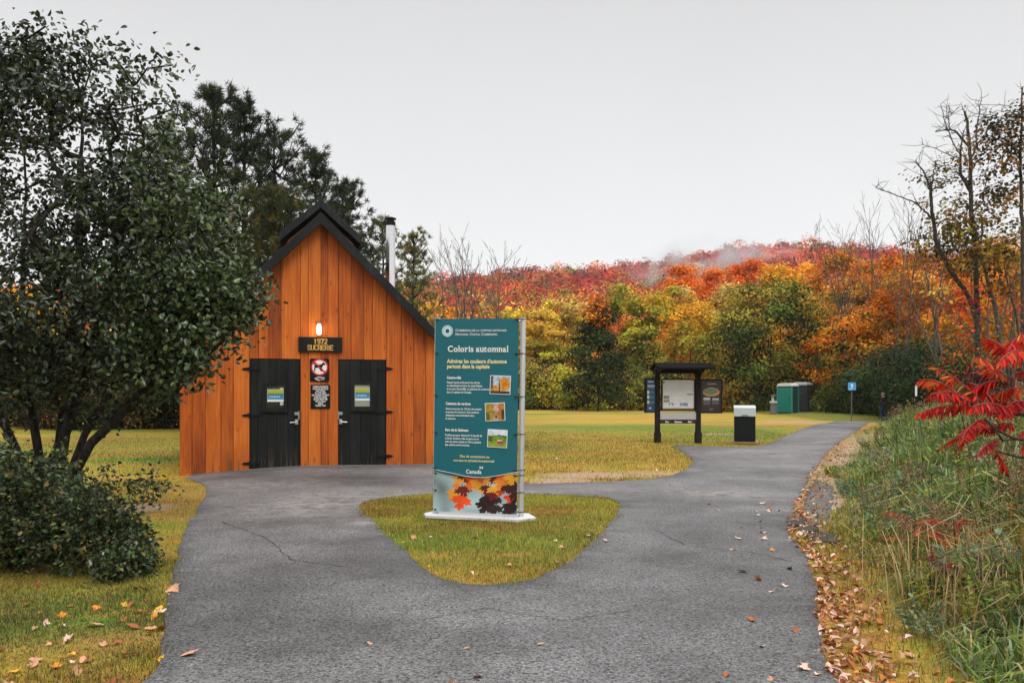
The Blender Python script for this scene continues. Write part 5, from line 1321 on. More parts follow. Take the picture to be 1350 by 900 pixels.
pine_px('thin sparse pine directly behind the stove pipe', 505, 292, 90, 44, 55, [((.14,.17,.10),3),((.20,.18,.07),3),((.08,.11,.06),3)], dens=.42, z_open=.3, group='pale pines right of the shack')
pine_px('short olive pine with a crooked bare branch right of the stove pipe', 545, 308, 66, 50, 56, [((.22,.21,.05),4),((.14,.16,.05),3),((.10,.12,.04),3)], dens=.5, z_open=.3, onesided=.25, group='pale pines right of the shack')

# ---- bare trees
def bare(name, label, px, ty, wp_, Yd, seed, stems, group, bark=M_BARKG, thick=1.0, natt=70):
    rng = np.random.default_rng(seed); x = (px - CX)/F*Yd; h = (HY - ty)/F*Yd + CAMZ; w = wp_/F*Yd
    t = thing(name, label, 'bare tree', (x, Yd, Hs(x, Yd)), 0, group)
    nodes = [np.array([0, 0, -.1])]; par = [-1]; r = [.012*h*.5]
    def limb(p0, d, L, r0, depth):
        m = max(4, int(L/.5)); p = p0; q = nodes[p0]; d = np.array(d)
        for k in range(1, m + 1):
            d = unit(d + rng.normal(size=3)*np.array([.05, .05, .02]) + np.array([0, 0, .035])); q = q + d*L/m
            nodes.append(q); par.append(p); r.append(r0*(1 - .85*k/m)); p = len(nodes) - 1
            if depth < 2 and k > m*(.3 if depth == 0 else .15) and rng.random() < (.75 if depth == 0 else .6):
                a = rng.random()*6.28; e = unit(d + np.array([math.cos(a), math.sin(a), .1])*(.45 + .3*rng.random()))
                limb(p, e, L*(.42 if depth == 0 else .4)*(.5 + .6*rng.random())*(1.15 - .7*k/m), r[p]*.55, depth + 1)
    for k in range(stems):
        a = rng.random()*6.28; sp_w = w/h*.42*math.sqrt(rng.random())
        limb(0, unit(np.array([math.cos(a)*sp_w, math.sin(a)*sp_w, 1.])), h*(.86 + .14*rng.random() if k else 1.0), .0075*h*thick*(.8 + .4*rng.random()), 0)
    nodes = np.array(nodes); par = np.array(par); r = np.maximum(np.array(r), .17*Yd/796*thick)
    wood_part('trunk', nodes, par, r, 4, bark, t)
    return t
for px, ty, wp_, Yd, sd, st, lb in ((614,322,58,86,71,4,'bare grey tree with many thin stems above the banner'),(655,330,44,88,72,3,'bare grey tree with one dark tip above the right half of the banner'),(586,336,40,84,73,2,'faint leaning bare tree between shack roof and banner')):
    bare('bare_tree', lb, px, ty, wp_, Yd, sd, st, 'bare trees above the banner', thick=.95)
bare('bare_tree', 'tall bare grey tree with fine branches in front of the orange maples', 1150, 282, 90, 62, 74, 5, 'bare trees at the right', natt=120, thick=.85)
bare('bare_tree', 'leaning bare grey tree just left of the tall one', 1118, 322, 60, 64, 75, 3, 'bare trees at the right', natt=70, thick=.8)

for px, ty, wp_, Yd, sd, st, lb in ((1184,300,46,50,76,2,'thin bare grey tree under the long side limb of the forked snag'),(1246,262,60,44,77,3,'thin bare tree with fine twigs just left of the blunt dark trunk'),(1308,282,56,40,78,3,'thin bare tree with fine twigs between the dead trunks and the straight dark tree'),(1336,350,60,36,79,3,'low grey thicket tree at the right frame edge')):
    bare('bare_tree', lb, px, ty, wp_, Yd, sd, st, 'bare trees at the right', natt=95, thick=.85)

def px_tree(name, label, cat, group, base, Yd, branches, leaves, bark, seed, pal, leaf=.1, lsig=.22, nleaf=1500, sides=7):
    """a tree whose limbs follow the ones in the photograph: (px, y) along each limb, radius in px at both ends"""
    rng = np.random.default_rng(seed); bx = (base - CX)/F*Yd; z0 = Hs(bx, Yd)
    t = thing(name, label, cat, (bx, Yd, z0), 0, group)
    VV, FF, nb = [], [], 0; O = np.array([bx, Yd, z0]); allp = []
    for pts, r0, r1, dy in branches:
        P = np.array([W(p[0], p[1], Yd) for p in pts]) - O
        L = np.linspace(0, 1, len(P)); P[:, 1] += dy*L**1.2
        if allp:
            Q = np.concatenate(allp); j = np.argmin(np.hypot(Q[:, 0] - P[0, 0], Q[:, 2] - P[0, 2]))
            P[:, 1] += Q[j, 1]; P[0] = Q[j]
        t_ = np.linspace(0, 1, max(6, len(P)*4)); P = np.stack([np.interp(t_, L, P[:, k]) for k in range(3)], 1)
        P[1:-1] = .25*P[:-2] + .5*P[1:-1] + .25*P[2:]
        P[1:-1] += rng.normal(size=(len(P) - 2, 3))*.012
        r = np.linspace(r0, r1, len(P))*Yd/F*.56
        V, Fq = tubes(P, np.arange(len(P)) - 1, r, sides)
        VV.append(V); FF.append(Fq + nb); nb += len(V); allp.append(P)
        # twigs along the outer part of each limb
        for k in range(int(2 + 2.2*len(pts))):
            i = rng.integers(len(P)//3, len(P)); d = unit(rng.normal(size=3)*np.array([1, .8, .6]) + np.array([0, 0, .5])); l = (.25 + .7*rng.random())*(1.0 if r1 < 1.2 else .8)
            q = np.stack([P[i], P[i] + d*l*.5 + rng.normal(size=3)*.06, P[i] + d*l + rng.normal(size=3)*.1])
            V, Fq = tubes(q, np.arange(3) - 1, np.array([.011, .008, .004])*Yd/30, 4); VV.append(V); FF.append(Fq + nb); nb += len(V)
    V = np.concatenate(VV); npmesh('trunk', V, np.concatenate(FF), np.tile([[.4,.4,.4]], (len(V), 1)), bark, t, smooth=True)
    if leaves:
        att = []
        for px, y, rx, ry, n in leaves:
            for _ in range(n): att.append(np.array(W(px + rng.normal()*rx, y + rng.normal()*ry, Yd)) - O + np.array([0, rng.normal()*.8, 0]))
        crown(rng, np.array(att), nleaf, lsig, leaf, pal, 0, 10, parent=t, name='leaves', up=.3)
    return t
GD = 'half dead trees at the right'
BL = [(BRN,3),((.16,.10,.03),3),(OLV,2),((.05,.045,.02),3)]
px_tree('dead_tree', 'dead tree with a tall blunt dark trunk, forked low with a leaning grey snag', 'dead tree', GD, 1288, 31,
 [([(1290,580),(1289,480),(1289,420),(1286,330),(1283,300),(1279,257),(1280,208),(1277,181),(1275,159),(1271.5,147)], 7.5, 2.4, .0),
  ([(1279,257),(1268,236),(1264,227),(1262,205),(1261,196)], 4.0, 2.2, -.3), ([(1261,196),(1264,190),(1266,176)], 2, .8, .1),
  ([(1275,198),(1271,184),(1263,171),(1256,167),(1240,169.5)], 3.0, 1.2, .4), ([(1257,167),(1255,155),(1254,134)], 1.1, .5, .1), ([(1256,151),(1262,146),(1268,140)], .7, .4, .1),
  ([(1282,213),(1286,200),(1289,186),(1290.5,166),(1296,145),(1300,126)], 2.8, .8, .3), ([(1291,168),(1296,158),(1301,152),(1310,133)], 1.1, .4, .2), ([(1284,232),(1288,216),(1294,200)], 1.6, .7, .3),
  ([(1264,207),(1251,191),(1239,171),(1229,145)], 1.7, .6, -.4), ([(1262,212),(1245,206),(1226,199),(1209,196)], 1.3, .4, -.3), ([(1281,245),(1270,232),(1262,226)],2.4,1.6,.1),
  ([(1290,420),(1276,392),(1262,374),(1246,358),(1232,334),(1223,322),(1218,300),(1213,290),(1208,266),(1206,250)], 6.0, 3.2, -1.2),
  ([(1208,258),(1200,246),(1198,240),(1190,232),(1184,225)], 2.7, 1.1, -.2), ([(1208,256),(1210,246),(1213,236),(1217,226)], 2.3, 1.0, .2), ([(1214,296),(1202,284),(1190,276),(1165,268),(1134,259)], 2.5, .7, -.5),
  ([(1222,318),(1205,318),(1190,322),(1170,330)], 1.8, .8, -.4), ([(1198,241),(1220,229),(1228,228)], .8, .4, .2), ([(1214,256),(1230,249),(1244,248)], .8, .4, .2)],
 [(1245,290,16,12,14),(1262,215,14,10,8),(1240,238,10,8,6),(1262,300,18,22,22),(1240,335,22,14,16),(1290,290,12,20,12)], M_BARKD, 81, BL, leaf=.15, nleaf=1900, lsig=.26)
px_tree('dead_tree', 'grey leafless tree leaning left behind the blunt dark trunk', 'dead tree', GD, 1322, 30,
 [([(1324,585),(1323,470),(1318,430),(1314,400),(1308,370),(1302,345),(1298,320),(1292,290),(1289,265)], 6.0, 2.0, .5), ([(1342,560),(1343,440),(1336,412),(1328,398),(1318,372),(1312,355)], 4.0, 1.2, -.6),
  ([(1304,276),(1307,262),(1308,247),(1313,233),(1312,219)], 2.0, .8, .2), ([(1300,325),(1304,300),(1304,276)], 2.4, 1.9, .2),
  ([(1318,430),(1290,418),(1266,416),(1240,400),(1210,392)], 1.6, .4, -1.5), ([(1320,440),(1290,452),(1262,432),(1244,425),(1222,412),(1200,414)], 1.8, .5, -1.8), ([(1316,408),(1292,372),(1276,352),(1262,350)], 1.6, .5, -1.0), ([(1322,455),(1280,440),(1240,452),(1190,440)], 1.2, .4, -2.0), ([(1336,414),(1346,396),(1352,390)],1.2,.6,-.3), ([(1312,390),(1335,372),(1352,352)],1.2,.5,-.3), ([(1290,452),(1260,460),(1225,455)], 1.0, .4, -.5)],
 [(1300,310,18,25,22),(1316,270,14,14,10),(1320,340,20,24,20),(1290,350,22,18,14)], M_BARKG, 82, BL + [(OCH,3)], leaf=.15, nleaf=1900, lsig=.3)
px_tree('half_bare_tree', 'dark straight tree with small dark leaves at the top right frame edge', 'tree', GD, 1348, 28,
 [([(1348,600),(1349,480),(1349,380),(1348,300),(1346,250),(1345,200),(1347,150),(1348,115)], 6.5, 1.6, .0), ([(1346,240),(1338,215),(1326,205),(1308,198)], 1.8, .6, -.4), ([(1346,215),(1335,190),(1318,180),(1300,176)], 1.8, .5, .4), ([(1346,190),(1330,165),(1312,158)], 1.4, .5, -.3), ([(1347,170),(1336,148),(1328,135)], 1.2, .4, .3), ([(1347,250),(1365,220),(1385,190)], 2.2, .8, .3), ([(1347,200),(1362,170),(1375,140)], 1.6, .5, -.3), ([(1347,270),(1325,262),(1312,255)], 1.4, .5, -.3)],
 [(1322,182,16,14,24),(1312,168,12,12,14),(1330,150,12,10,14),(1340,225,12,14,8),(1370,180,20,30,20),(1330,255,14,10,8),(1310,215,14,10,6)], M_BARKD, 83, [((.03,.03,.018),4),(BRN,3),((.07,.05,.02),3)], leaf=.14, nleaf=1900, lsig=.22)
tree('small_tree', 'small dogwood with sprays of red leaves in front of the dead trunks', 'tree', None, (1290-CX)/F*27, 27, (HY-385)/F*27 + 1.5, 2.5, [(RED,4),(CRIM,3),(RORG,2),(OLV,2)], None, seed=401, nleaf=420, natt=46, leaf=.12, bark=M_BARKB, bare=.25)

# ---- the big dark tree on the left
rng = np.random.default_rng(77)
bt = (-5.75, 9.9)
t = thing('big_leafy_tree', 'big dark leafy tree with several stems at the left frame edge', 'tree', (bt[0], bt[1], Hs(*bt)))
O = np.array([bt[0], bt[1], 0.0])
def pxs(px, y, Yd): return np.array(W(px, y, Yd)) - O
A = [ell(rng, 150, pxs(55, 225, 9.9), (1.75, 1.35, 1.45), .25), ell(rng, 120, pxs(195, 310, 9.7), (1.2, 1.0, 1.0), .25), ell(rng, 120, pxs(120, 410, 9.6), (1.6, 1.2, .75), .25),
     ell(rng, 90, pxs(-190, 270, 10.3), (1.6, 1.3, 1.7), .3), ell(rng, 80, pxs(265, 400, 9.3), (.55, .6, .55), .1), ell(rng, 60, pxs(0, 110, 10.0), (1.0, .9, .6), .2), ell(rng, 48, pxs(50, 475, 9.4), (1.4, .8, .36), .2), ell(rng, 26, pxs(-40, 505, 9.6), (.9, .7, .35), .2), ell(rng, 40, pxs(205, 470, 9.2), (.6, .5, .35), .1)]
A.append(np.array([pxs(px + rng.normal()*5, y + rng.normal()*5, 9.6 + rng.normal()*.4) for px, y in ((350,372),(330,395),(318,420),(300,440),(325,352),(280,470),(255,492),(225,500),(240,470),(190,520),(60,40),(120,52),(140,72),(95,65),(30,55),(200,95),(228,88),(225,140),(180,120),(160,95),(212,180),(236,160),(75,110),(110,120),(20,80),(262,330),(300,345),(290,320),(270,300),(340,385),(310,375),(130,100),(215,130),(150,545),(110,530),(60,520))]))
att = np.concatenate(A)
stems = [[(.25, -.1, 1.0), (.55, 0, 2.0), (.8, .1, 3.2), (.7, .1, 4.6)], [(-.25, .1, 1.1), (-.4, .1, 2.4), (-.3, 0, 4.2)], [(.55, -.2, 1.0), (1.25, -.2, 2.1), (1.9, -.1, 3.2)], [(-.5, 0, 1.0), (-1.4, .2, 2.4), (-2.2, .3, 3.6)], [(.05, .2, 1.2), (.2, .3, 2.8), (.3, .2, 5.2)], [(.7, -.35, .9), (1.6, -.45, 1.75), (2.4, -.5, 2.5)]]
nodes, par = skeleton((0, 0, -.1), att, rng, step=.22, jit=.08, stems=stems)
r = radii(nodes, par, tip=.0042, ex=2.35); r *= .115/r[0]; r = np.maximum(r, .003)
wood_part('trunk', nodes, par, r, 7, M_BARK, t)
DT = [((.020,.034,.018),5),((.030,.050,.022),4),((.050,.074,.028),3),((.012,.018,.012),3)]
n = 41000
k = rng.integers(0, len(att), n); P = att[k] + rng.normal(size=(n, 3))*np.array([.13, .13, .12])
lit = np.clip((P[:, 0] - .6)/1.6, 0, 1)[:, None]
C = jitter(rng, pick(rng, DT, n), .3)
gr = jitter(rng, pick(rng, [((.065,.10,.030),4),((.11,.15,.045),2),((.04,.065,.025),3)], n), .3)   # right-hand boughs: fresher green, with the light on them painted into the colour
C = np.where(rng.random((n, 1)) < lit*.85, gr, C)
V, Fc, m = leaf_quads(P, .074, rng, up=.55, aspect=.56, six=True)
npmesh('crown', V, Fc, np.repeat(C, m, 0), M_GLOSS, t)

# ---- the bushes in front of it
def bush(label, c, rad, n_att, n, seed, pal, leaf, spikes=()):
    rng = np.random.default_rng(seed); z0 = Hs(c[0], c[1])
    t = thing('leafy_bush', label, 'bush', (c[0], c[1], z0), 0, 'bushes below the big dark tree')
    a = ell(rng, n_att, (0, 0, rad[2]*.45), (rad[0], rad[1], rad[2]*.62), .3); a[:, 2] = np.abs(a[:, 2])*(.4 + .6*rng.random(len(a))) + .03
    if len(spikes): a = np.concatenate([a, np.array(spikes)])
    nodes, par = skeleton((0, 0, -.03), a, rng, step=.1, jit=.1)
    r = radii(nodes, par, tip=.0028); wood_part('stems', nodes, par, r, 5, M_BARKB, t)
    # leaves along the twigs
    k = rng.integers(len(nodes)//6, len(nodes), n); P = nodes[k] + rng.normal(size=(n, 3))*np.array([.055, .055, .05]); P[:, 2] = np.maximum(P[:, 2], .015)
    V, Fc, m = leaf_quads(P, leaf, rng, up=.7, aspect=.62, six=True)
    npmesh('leaves', V, Fc, np.repeat(jitter(rng, pick(rng, pal, n), .35), m, 0), M_BUSH, t)
BP = [((.024,.040,.014),5),((.042,.068,.022),4),((.075,.11,.03),2),((.16,.10,.035),1),((.012,.018,.009),3),((.16,.17,.05),1)]
M_BUSH = attr_mat('bush_leaf', 0.48, 0.35, trans=0.15)
def up_spk(rng, n, rx, ry, z0, z1): return [(max(-1.5, min(1.3, rng.normal()))*rx, rng.normal()*ry, z0 + (z1 - z0)*rng.random()) for _ in range(n)]
rs = np.random.default_rng(3)
bush('dark leafy bush spilling toward the path, nearest to the camera', (-3.74, 6.9), (.52, .6, .66), 180, 7400, 91, BP, .042, up_spk(rs, 40, .42, .35, .45, .82))
bush('dark bush at the left frame edge below the tree stems', (-4.75, 6.9), (.8, .7, .86), 220, 9000, 92, BP, .046, up_spk(rs, 36, .55, .4, .65, 1.06))
bush('dark bush half hidden behind the other two at the tree foot', (-5.3, 8.5), (1.0, .7, .7), 150, 5000, 93, BP, .055, up_spk(rs, 16, .6, .3, .6, .85))
bush('low bush with small pale tips beside the path edge', (-3.2, 6.55), (.2, .34, .30), 70, 1900, 94, BP + [((.30,.34,.22),1)], .04)

# ---- red staghorn sumac at the right
def sumac_leaf(base, tip, arch, rng, n=13, ll=.085, cols=None, droop=.8):
    base = np.array(base); tip = np.array(tip); P, D, S = [], [], []
    ll = ll*.74; L = np.linalg.norm(tip - base); mid = (base + tip)/2 + np.array([0, 0, arch*L]); R_ = []
    n = int(n*1.6)
    for k in range(n):
        t = .12 + .88*k/(n - 1); q = base*(1-t)**2 + 2*mid*t*(1-t) + tip*t*t; tg = unit(2*(mid - base)*(1-t) + 2*(tip - mid)*t); R_.append(q)
        sd = unit(np.cross(tg, np.array([0, 0, 1.])))
        for s in (-1, 1):
            d = unit(sd*s*(.75 - .35*droop) + tg*.42 + np.array([0, 0, -droop]) + rng.normal(size=3)*.22)
            l = ll*(.55 + .55*math.sin(math.pi*min(1, t*.86 + .08)))*(.85 + .3*rng.random()); wv = unit(np.cross(d, np.cross(d, sd + tg*.3) + rng.normal(size=3)*.3))*l*.10
            P.append((q, d, l, wv, tg))
    d = unit(tip - mid); P.append((tip, unit(d + np.array([0, 0, -.4])), ll*.8, unit(np.cross(d, np.array([.3, .8, .2])))*ll*.10, d))
    V, C = [], []
    for q, d, l, wv, tg in P:
        c = np.array(cols[rng.integers(len(cols))])*(.7 + .6*rng.random()); cv = unit(np.cross(d, wv))*l*.05
        V += [q, q + d*l*.35 + wv + cv, q + d*l*.72 + wv*.75 + cv, q + d*l + cv*-.6, q + d*l*.72 - wv*.75 + cv, q + d*l*.35 - wv + cv]; C += [c]*6
    return V, C, [base] + R_
SR, SD, SO, SG, SB = (.60,.022,.012), (.30,.012,.012), (.62,.15,.035), (.14,.14,.04), (.10,.025,.03)
rng = np.random.default_rng(140); Ys = 5.0
su = (3.75, 5.1); O = np.array([su[0], su[1], Hs(*su)])
t = thing('sumac_tree', 'red leaved staghorn sumac reaching in from the right frame edge', 'sumac', tuple(O))
q = lambda px, y, d=0.0: np.array(W(px, y, Ys + d)) - O
mb = MB()
for pts, r0, r1 in (([np.array([0, 0, -.05]), np.array([.02, .05, .7]), q(1400, 548)], .034, .022), ([q(1400, 548), q(1350, 545, .05), q(1310, 544, .0), q(1288, 536, -.05), q(1266, 524, -.1)], .018, .007),
        ([q(1400, 548), q(1365, 582, -.1), q(1335, 577, -.15), q(1312, 565, -.2), q(1298, 552, -.2)], .014, .006), ([q(1312, 566, -.2), q(1322, 581, -.2), q(1345, 577, -.1)], .008, .006), ([q(1400, 548), q(1372, 600, -.1), q(1345, 603, -.15), q(1312, 594, -.2)], .012, .005),
        ([q(1400, 548), q(1390, 500, .2), q(1360, 470, .25), q(1335, 455, .2)], .016, .007), ([q(1390, 500, .2), q(1400, 440, .2)], .014, .008), ([q(1345, 545, .05), q(1330, 520, .1), q(1318, 500, .1)], .009, .005)):
    mb.tube(pts, list(np.linspace(r0, r1, len(pts))), 8)
mb.build('trunk', M_BARKB, t, smooth=True)
V, C, rach = [], [], MB()
for b, e, arch, n, ll, cols, dr in (
    ((1270,526),(1213,501),.16,13,.125,[SR,SR,SO],.9), ((1300,535),(1238,486),.14,14,.12,[SO,SG,SO,SR],.8), ((1285,534),(1214,543),.10,13,.12,[SR,SD,SR],1.0), ((1296,533),(1226,520),.15,14,.11,[SR,SD],1.0), ((1330,510),(1290,470),.16,14,.11,[SR,SO],.9), ((1340,560),(1296,566),.14,12,.10,[SD,SR],.9), ((1350,540),(1305,520),.15,13,.11,[SR],1.0), ((1345,500),(1280,492),.12,14,.13,[SB,SG,SB],1.0),
    ((1345,478),(1303,447),.14,13,.13,[SR,SR],.8), ((1318,502),(1284,512),.2,11,.11,[SR,SD],1.1), ((1340,545),(1282,536),.12,12,.12,[SD,SR],1.0), ((1300,553),(1268,578),.10,11,.10,[SD,SD,SR],.7), ((1302,560),(1240,590),.12,12,.075,[SR,SD],.8),
    ((1318,580),(1288,600),.1,9,.08,[SD],.9), ((1312,594),(1327,622),.05,8,.08,[SD,SR],.8), ((1330,600),(1296,588),.1,9,.07,[SO],.8), ((1352,512),(1312,519),.2,11,.12,[SR,SO],1.0), ((1360,468),(1318,476),.2,12,.12,[SO,SR],.9), ((1352,452),(1330,462),.3,10,.11,[SR],.8),
    ((1352,530),(1320,545),.2,11,.11,[SD,SR],1.1), ((1340,500),(1336,540),.1,9,.11,[SG,SO],.8), ((1378,470),(1345,440),.2,12,.12,[SO,PALE,SR],.9), ((1390,500),(1350,490),.2,12,.13,[SR,SD],1.0), ((1400,545),(1348,570),.15,12,.12,[SR],1.0), ((1400,440),(1370,420),.2,12,.13,[SR,SO],.9), ((1385,560),(1352,590),.15,11,.11,[SR,SD],1.0), ((1400,440),(1440,430),.2,12,.13,[SR,SO],.9), ((1400,548),(1450,530),.2,12,.13,[SR,SO],.9), ((1300,560),(1262,592),.2,10,.08,[SR],.9), ((1275,530),(1245,520),.25,10,.10,[SD,SR],1.1), ((1310,530),(1278,505),.15,10,.10,[SR,SD],1.1)):
    v, c, rr = sumac_leaf(q(*b, rng.normal()*.12), q(*e, rng.normal()*.22), arch, rng, n, ll, cols, dr)
    V += v; C += c; rach.tube(rr, .0035, 5)
V = np.array(V); i = (np.arange(len(V)//6)*6)[:, None]
npmesh('leaves', V, np.concatenate([i + np.array([[0,1,2,3]]), i + np.array([[0,3,4,5]])]), C, attr_mat('sumac_leaf', .6, .2, trans=.18), t)
rach.build('leaf_stalks', plain('red_stalk', (.22, .03, .03), .6), t)
# seedlings in the weeds
for px, y, Yd, h, cols, lb in ((1258,668,6.4,.46,[SR,SO,SR],'sumac seedling with red and orange leaves among the weeds'),(1205,650,7.0,.40,[(.5,.14,.05),SR],'pinkish sumac seedling nearest to the path'),(1320,700,5.6,.36,[SD,SB],'dark wine red seedling low in the tall grass'),(1228,628,8.4,.6,[(.30,.30,.04),LIME],'lime green sumac seedling behind the red seedlings'),(1262,700,5.7,.32,[SD,SB],'dark red seedling left of the wine red one'),(1216,600,9.5,.75,[GRN,(.10,.16,.05)],'green fern like sumac seedling at the back of the weeds')):
    rng = np.random.default_rng(px); x = (px - CX)/F*Yd; z = Hs(x, Yd)
    s = thing('sumac_seedling', lb, 'seedling', (x, Yd, z), 0, 'sumac seedlings in the verge')
    mb = MB(); mb.tube([(0, 0, -.03), (.01, 0, h*.6), (.0, .01, h)], [.008, .006, .004], 6); mb.build('stem', M_BARKB, s)
    V, C = [], []; ln = MB()
    for k in range(7):
        a = k*2.4 + rng.random()*1.4; zz = h*(.35 + .09*k); b = np.array([0, 0, zz]); e = b + np.array([math.cos(a)*.26, math.sin(a)*.26, .10*rng.normal() + .04])
        v, c, rr = sumac_leaf(b, e, .22, rng, 8, .065, cols, .55); V += v; C += c; ln.tube(rr, .002, 4)
    V = np.array(V); i = (np.arange(len(V)//6)*6)[:, None]
    npmesh('leaves', V, np.concatenate([i + np.array([[0,1,2,3]]), i + np.array([[0,3,4,5]])]), C, MATS['sumac_leaf'], s); ln.build('leaf_stalks', MATS['red_stalk'], s)
# ================================================================== far hill
ridge_px = np.array([-900, 100, 400, 574, 619, 663, 693, 728, 778, 827, 861, 903, 961, 999, 1039, 1090, 1200, 1350, 2300]); ridge_y = np.array([390, 372, 366, 361, 358, 355, 351, 351, 348, 347, 342, 331, 327, 329, 322, 323, 335, 350, 400]) + np.interp(ridge_px, [850, 960], [40, 30])
def hillz(x, Yd):
    px = CX + F*x/np.maximum(Yd, 1); e = (HY - np.interp(px, ridge_px, ridge_y))/F
    k = smooth((Yd - 118)/400)*1.0
    zr = e*470.0
    back = 1 - .15*smooth((Yd - 480)/250)
    lum = 3.0*np.sin(x*.021 + 1)*np.sin(Yd*.017)
    return zr*np.clip((Yd - 118)/(470 - 118), 0, 1)**1.12*np.where(Yd > 470, back, 1) + lum*k*np.clip((470 - Yd)/100, 0, 1)
hx = np.linspace(-480, 900, 139); hy = np.concatenate([np.linspace(112, 480, 60), np.linspace(500, 900, 14)])
X, Y = np.meshgrid(hx, hy); nx_, ny_ = len(hx), len(hy)
ii = (np.arange(ny_ - 1)[:, None]*nx_ + np.arange(nx_ - 1)[None, :]).ravel()
Z = np.where(Y.ravel() < 119, -2.0, hillz(X.ravel(), Y.ravel()))
tag(npmesh('hill', np.stack([X.ravel(), Y.ravel(), Z], 1), np.stack([ii, ii+1, ii+nx_+1, ii+nx_], 1), None, plain('forest_floor', (.10, .055, .025), .95, var=.4, scale=.2), smooth=True), kind='structure')
rng = np.random.default_rng(9)
V, C = [], []
cr_ = []
Yd = 128.0
while Yd < 485:
    sp = 5.6 + Yd*.008; xa, xb = (-330 - CX)/F*Yd - 12, (1800 - CX)/F*Yd + 12
    for x in np.arange(xa, xb, sp*1.05): cr_.append((x + rng.normal()*1.4, Yd + rng.normal()*1.6, sp))
    Yd += sp*(.95 if Yd < 300 else .8)
for x, y, sp in cr_:
    f = np.clip((y - 130)/320, 0, 1); px = CX + F*x/y
    z = float(hillz(np.array([x]), np.array([y]))[0])
    nf = vnoise(np.array([x + 500]), np.array([y]), 28, 12)[0]
    u = rng.random()*.75 + nf*.5
    if rng.random() < .03 and y < 440: kind, c = 'cone', (.018, .032, .018)
    elif u < .14 + .62*f: kind, c = 'dome', (CRIM, RED, (.44,.05,.03), (.58,.06,.03))[rng.integers(4)]
    elif u < .58 + .36*f: kind, c = 'dome', (RORG, (.62,.15,.04), (.60,.20,.06), ORG)[rng.integers(4)]
    elif u < .9: kind, c = 'dome', (OCH, GOLD, PALE, YEL)[rng.integers(4)]
    else: kind, c = 'dome', (OLV, GRN, (.14,.14,.05))[rng.integers(3)]
    rad = sp*(.56 + .34*rng.random()); hh = rad*(1.5 + .7*rng.random()); sd_ = px < 420 or px > 1440; n = 70 if sd_ else int(300 if y > 230 else 170)
    if kind == 'cone':
        t_ = rng.random(n)**.6; a = rng.random(n)*6.28; P = np.stack([np.cos(a)*t_*rad*.55, np.sin(a)*t_*rad*.55, (1 - t_)*hh*1.25 + 1], 1); NB = np.stack([np.cos(a), np.sin(a), .6 + 0*a], 1)
    else:
        d = unit(rng.normal(size=(n, 3))); d[:, 2] = np.abs(d[:, 2])*1.05 - .12; bump_ = 1 + .2*np.sin(5*d[:, 0] + rng.random()*6)*np.sin(4*d[:, 1] + rng.random()*6)
        P = d*bump_[:, None]*np.array([rad, rad, hh*.62])*(.86 + .18*rng.random((n, 1))) + np.array([0, 0, hh*.55 + 1.2]); NB = d*2.2 - np.array([0, 0, .2])
    s = max(.6, .0027*y)*(2.0 if sd_ else 1)
    v, fc, m = leaf_quads(P + np.array([x, y, z]), s, rng, up=.8, aspect=.85, NB=NB)
    V.append(v); C.append(np.repeat(jitter(rng, np.tile(np.array(c)*(.52 + .64*rng.random()), (n, 1)), .3, .1), 4, 0))
V = np.concatenate(V); C = np.concatenate(C)
o = npmesh('hillside_forest', V, np.arange(len(V)).reshape(-1, 4), C, attr_mat('far_foliage', .8, .1, trans=.08)); tag(o, 'red and orange autumn forest covering the far hill', 'forest', kind='stuff')

# mist wisps drifting over the hillside
def mist(label, c, rad, dens, seed):
    bpy_me = bpy.data.meshes.new('mist'); import bmesh
    bm = bmesh.new(); bmesh.ops.create_icosphere(bm, subdivisions=3, radius=1.0); bm.to_mesh(bpy_me); bm.free()
    o = bpy.data.objects.new('mist', bpy_me); COL.objects.link(o); o.location = c; o.scale = rad
    m, nt, N, L = newmat('mist_%d' % seed); out = N.new('ShaderNodeOutputMaterial'); v = N.new('ShaderNodeVolumePrincipled'); v.inputs['Color'].default_value = (.93, .94, .96, 1); v.inputs['Anisotropy'].default_value = .2
    tc = N.new('ShaderNodeTexCoord'); ln = N.new('ShaderNodeVectorMath'); ln.operation = 'LENGTH'; L.new(tc.outputs['Object'], ln.inputs[0])
    mp = N.new('ShaderNodeMapping'); mp.inputs['Location'].default_value = (seed*3.1, seed, 0); mp.inputs['Rotation'].default_value = (0, R(25), 0); mp.inputs['Scale'].default_value = (2.0, 1.2, 1.0); L.new(tc.outputs['Object'], mp.inputs[0])
    nz = N.new('ShaderNodeTexNoise'); nz.inputs['Scale'].default_value = 1.5; nz.inputs['Detail'].default_value = 4; L.new(mp.outputs[0], nz.inputs['Vector'])
    fall = N.new('ShaderNodeMapRange'); fall.inputs['From Min'].default_value = 1.0; fall.inputs['From Max'].default_value = .15; L.new(ln.outputs['Value'], fall.inputs[0])
    rn = N.new('ShaderNodeMapRange'); rn.inputs['From Min'].default_value = .44; rn.inputs['From Max'].default_value = .72; L.new(nz.outputs['Fac'], rn.inputs[0])
    a = N.new('ShaderNodeMath'); a.operation = 'MULTIPLY'; L.new(fall.outputs[0], a.inputs[0]); L.new(rn.outputs[0], a.inputs[1])
    b = N.new('ShaderNodeMath'); b.operation = 'MULTIPLY'; b.inputs[1].default_value = dens; L.new(a.outputs[0], b.inputs[0]); L.new(b.outputs[0], v.inputs['Density']); L.new(v.outputs[0], out.inputs['Volume'])
    bpy_me.materials.append(m); tag(o, label, 'mist', None, 'stuff')
mist('pale mist wisp rising over the ridge above the flame orange maples', W(935, 345, 300), (28, 16, 11), .17, 1)
mist('faint mist wisp low on the slope left of the ridge mist', W(872, 362, 300), (15, 12, 10), .11, 2)
mist('thin mist streak along the ridge top', W(990, 338, 360), (36, 18, 7), .05, 3)

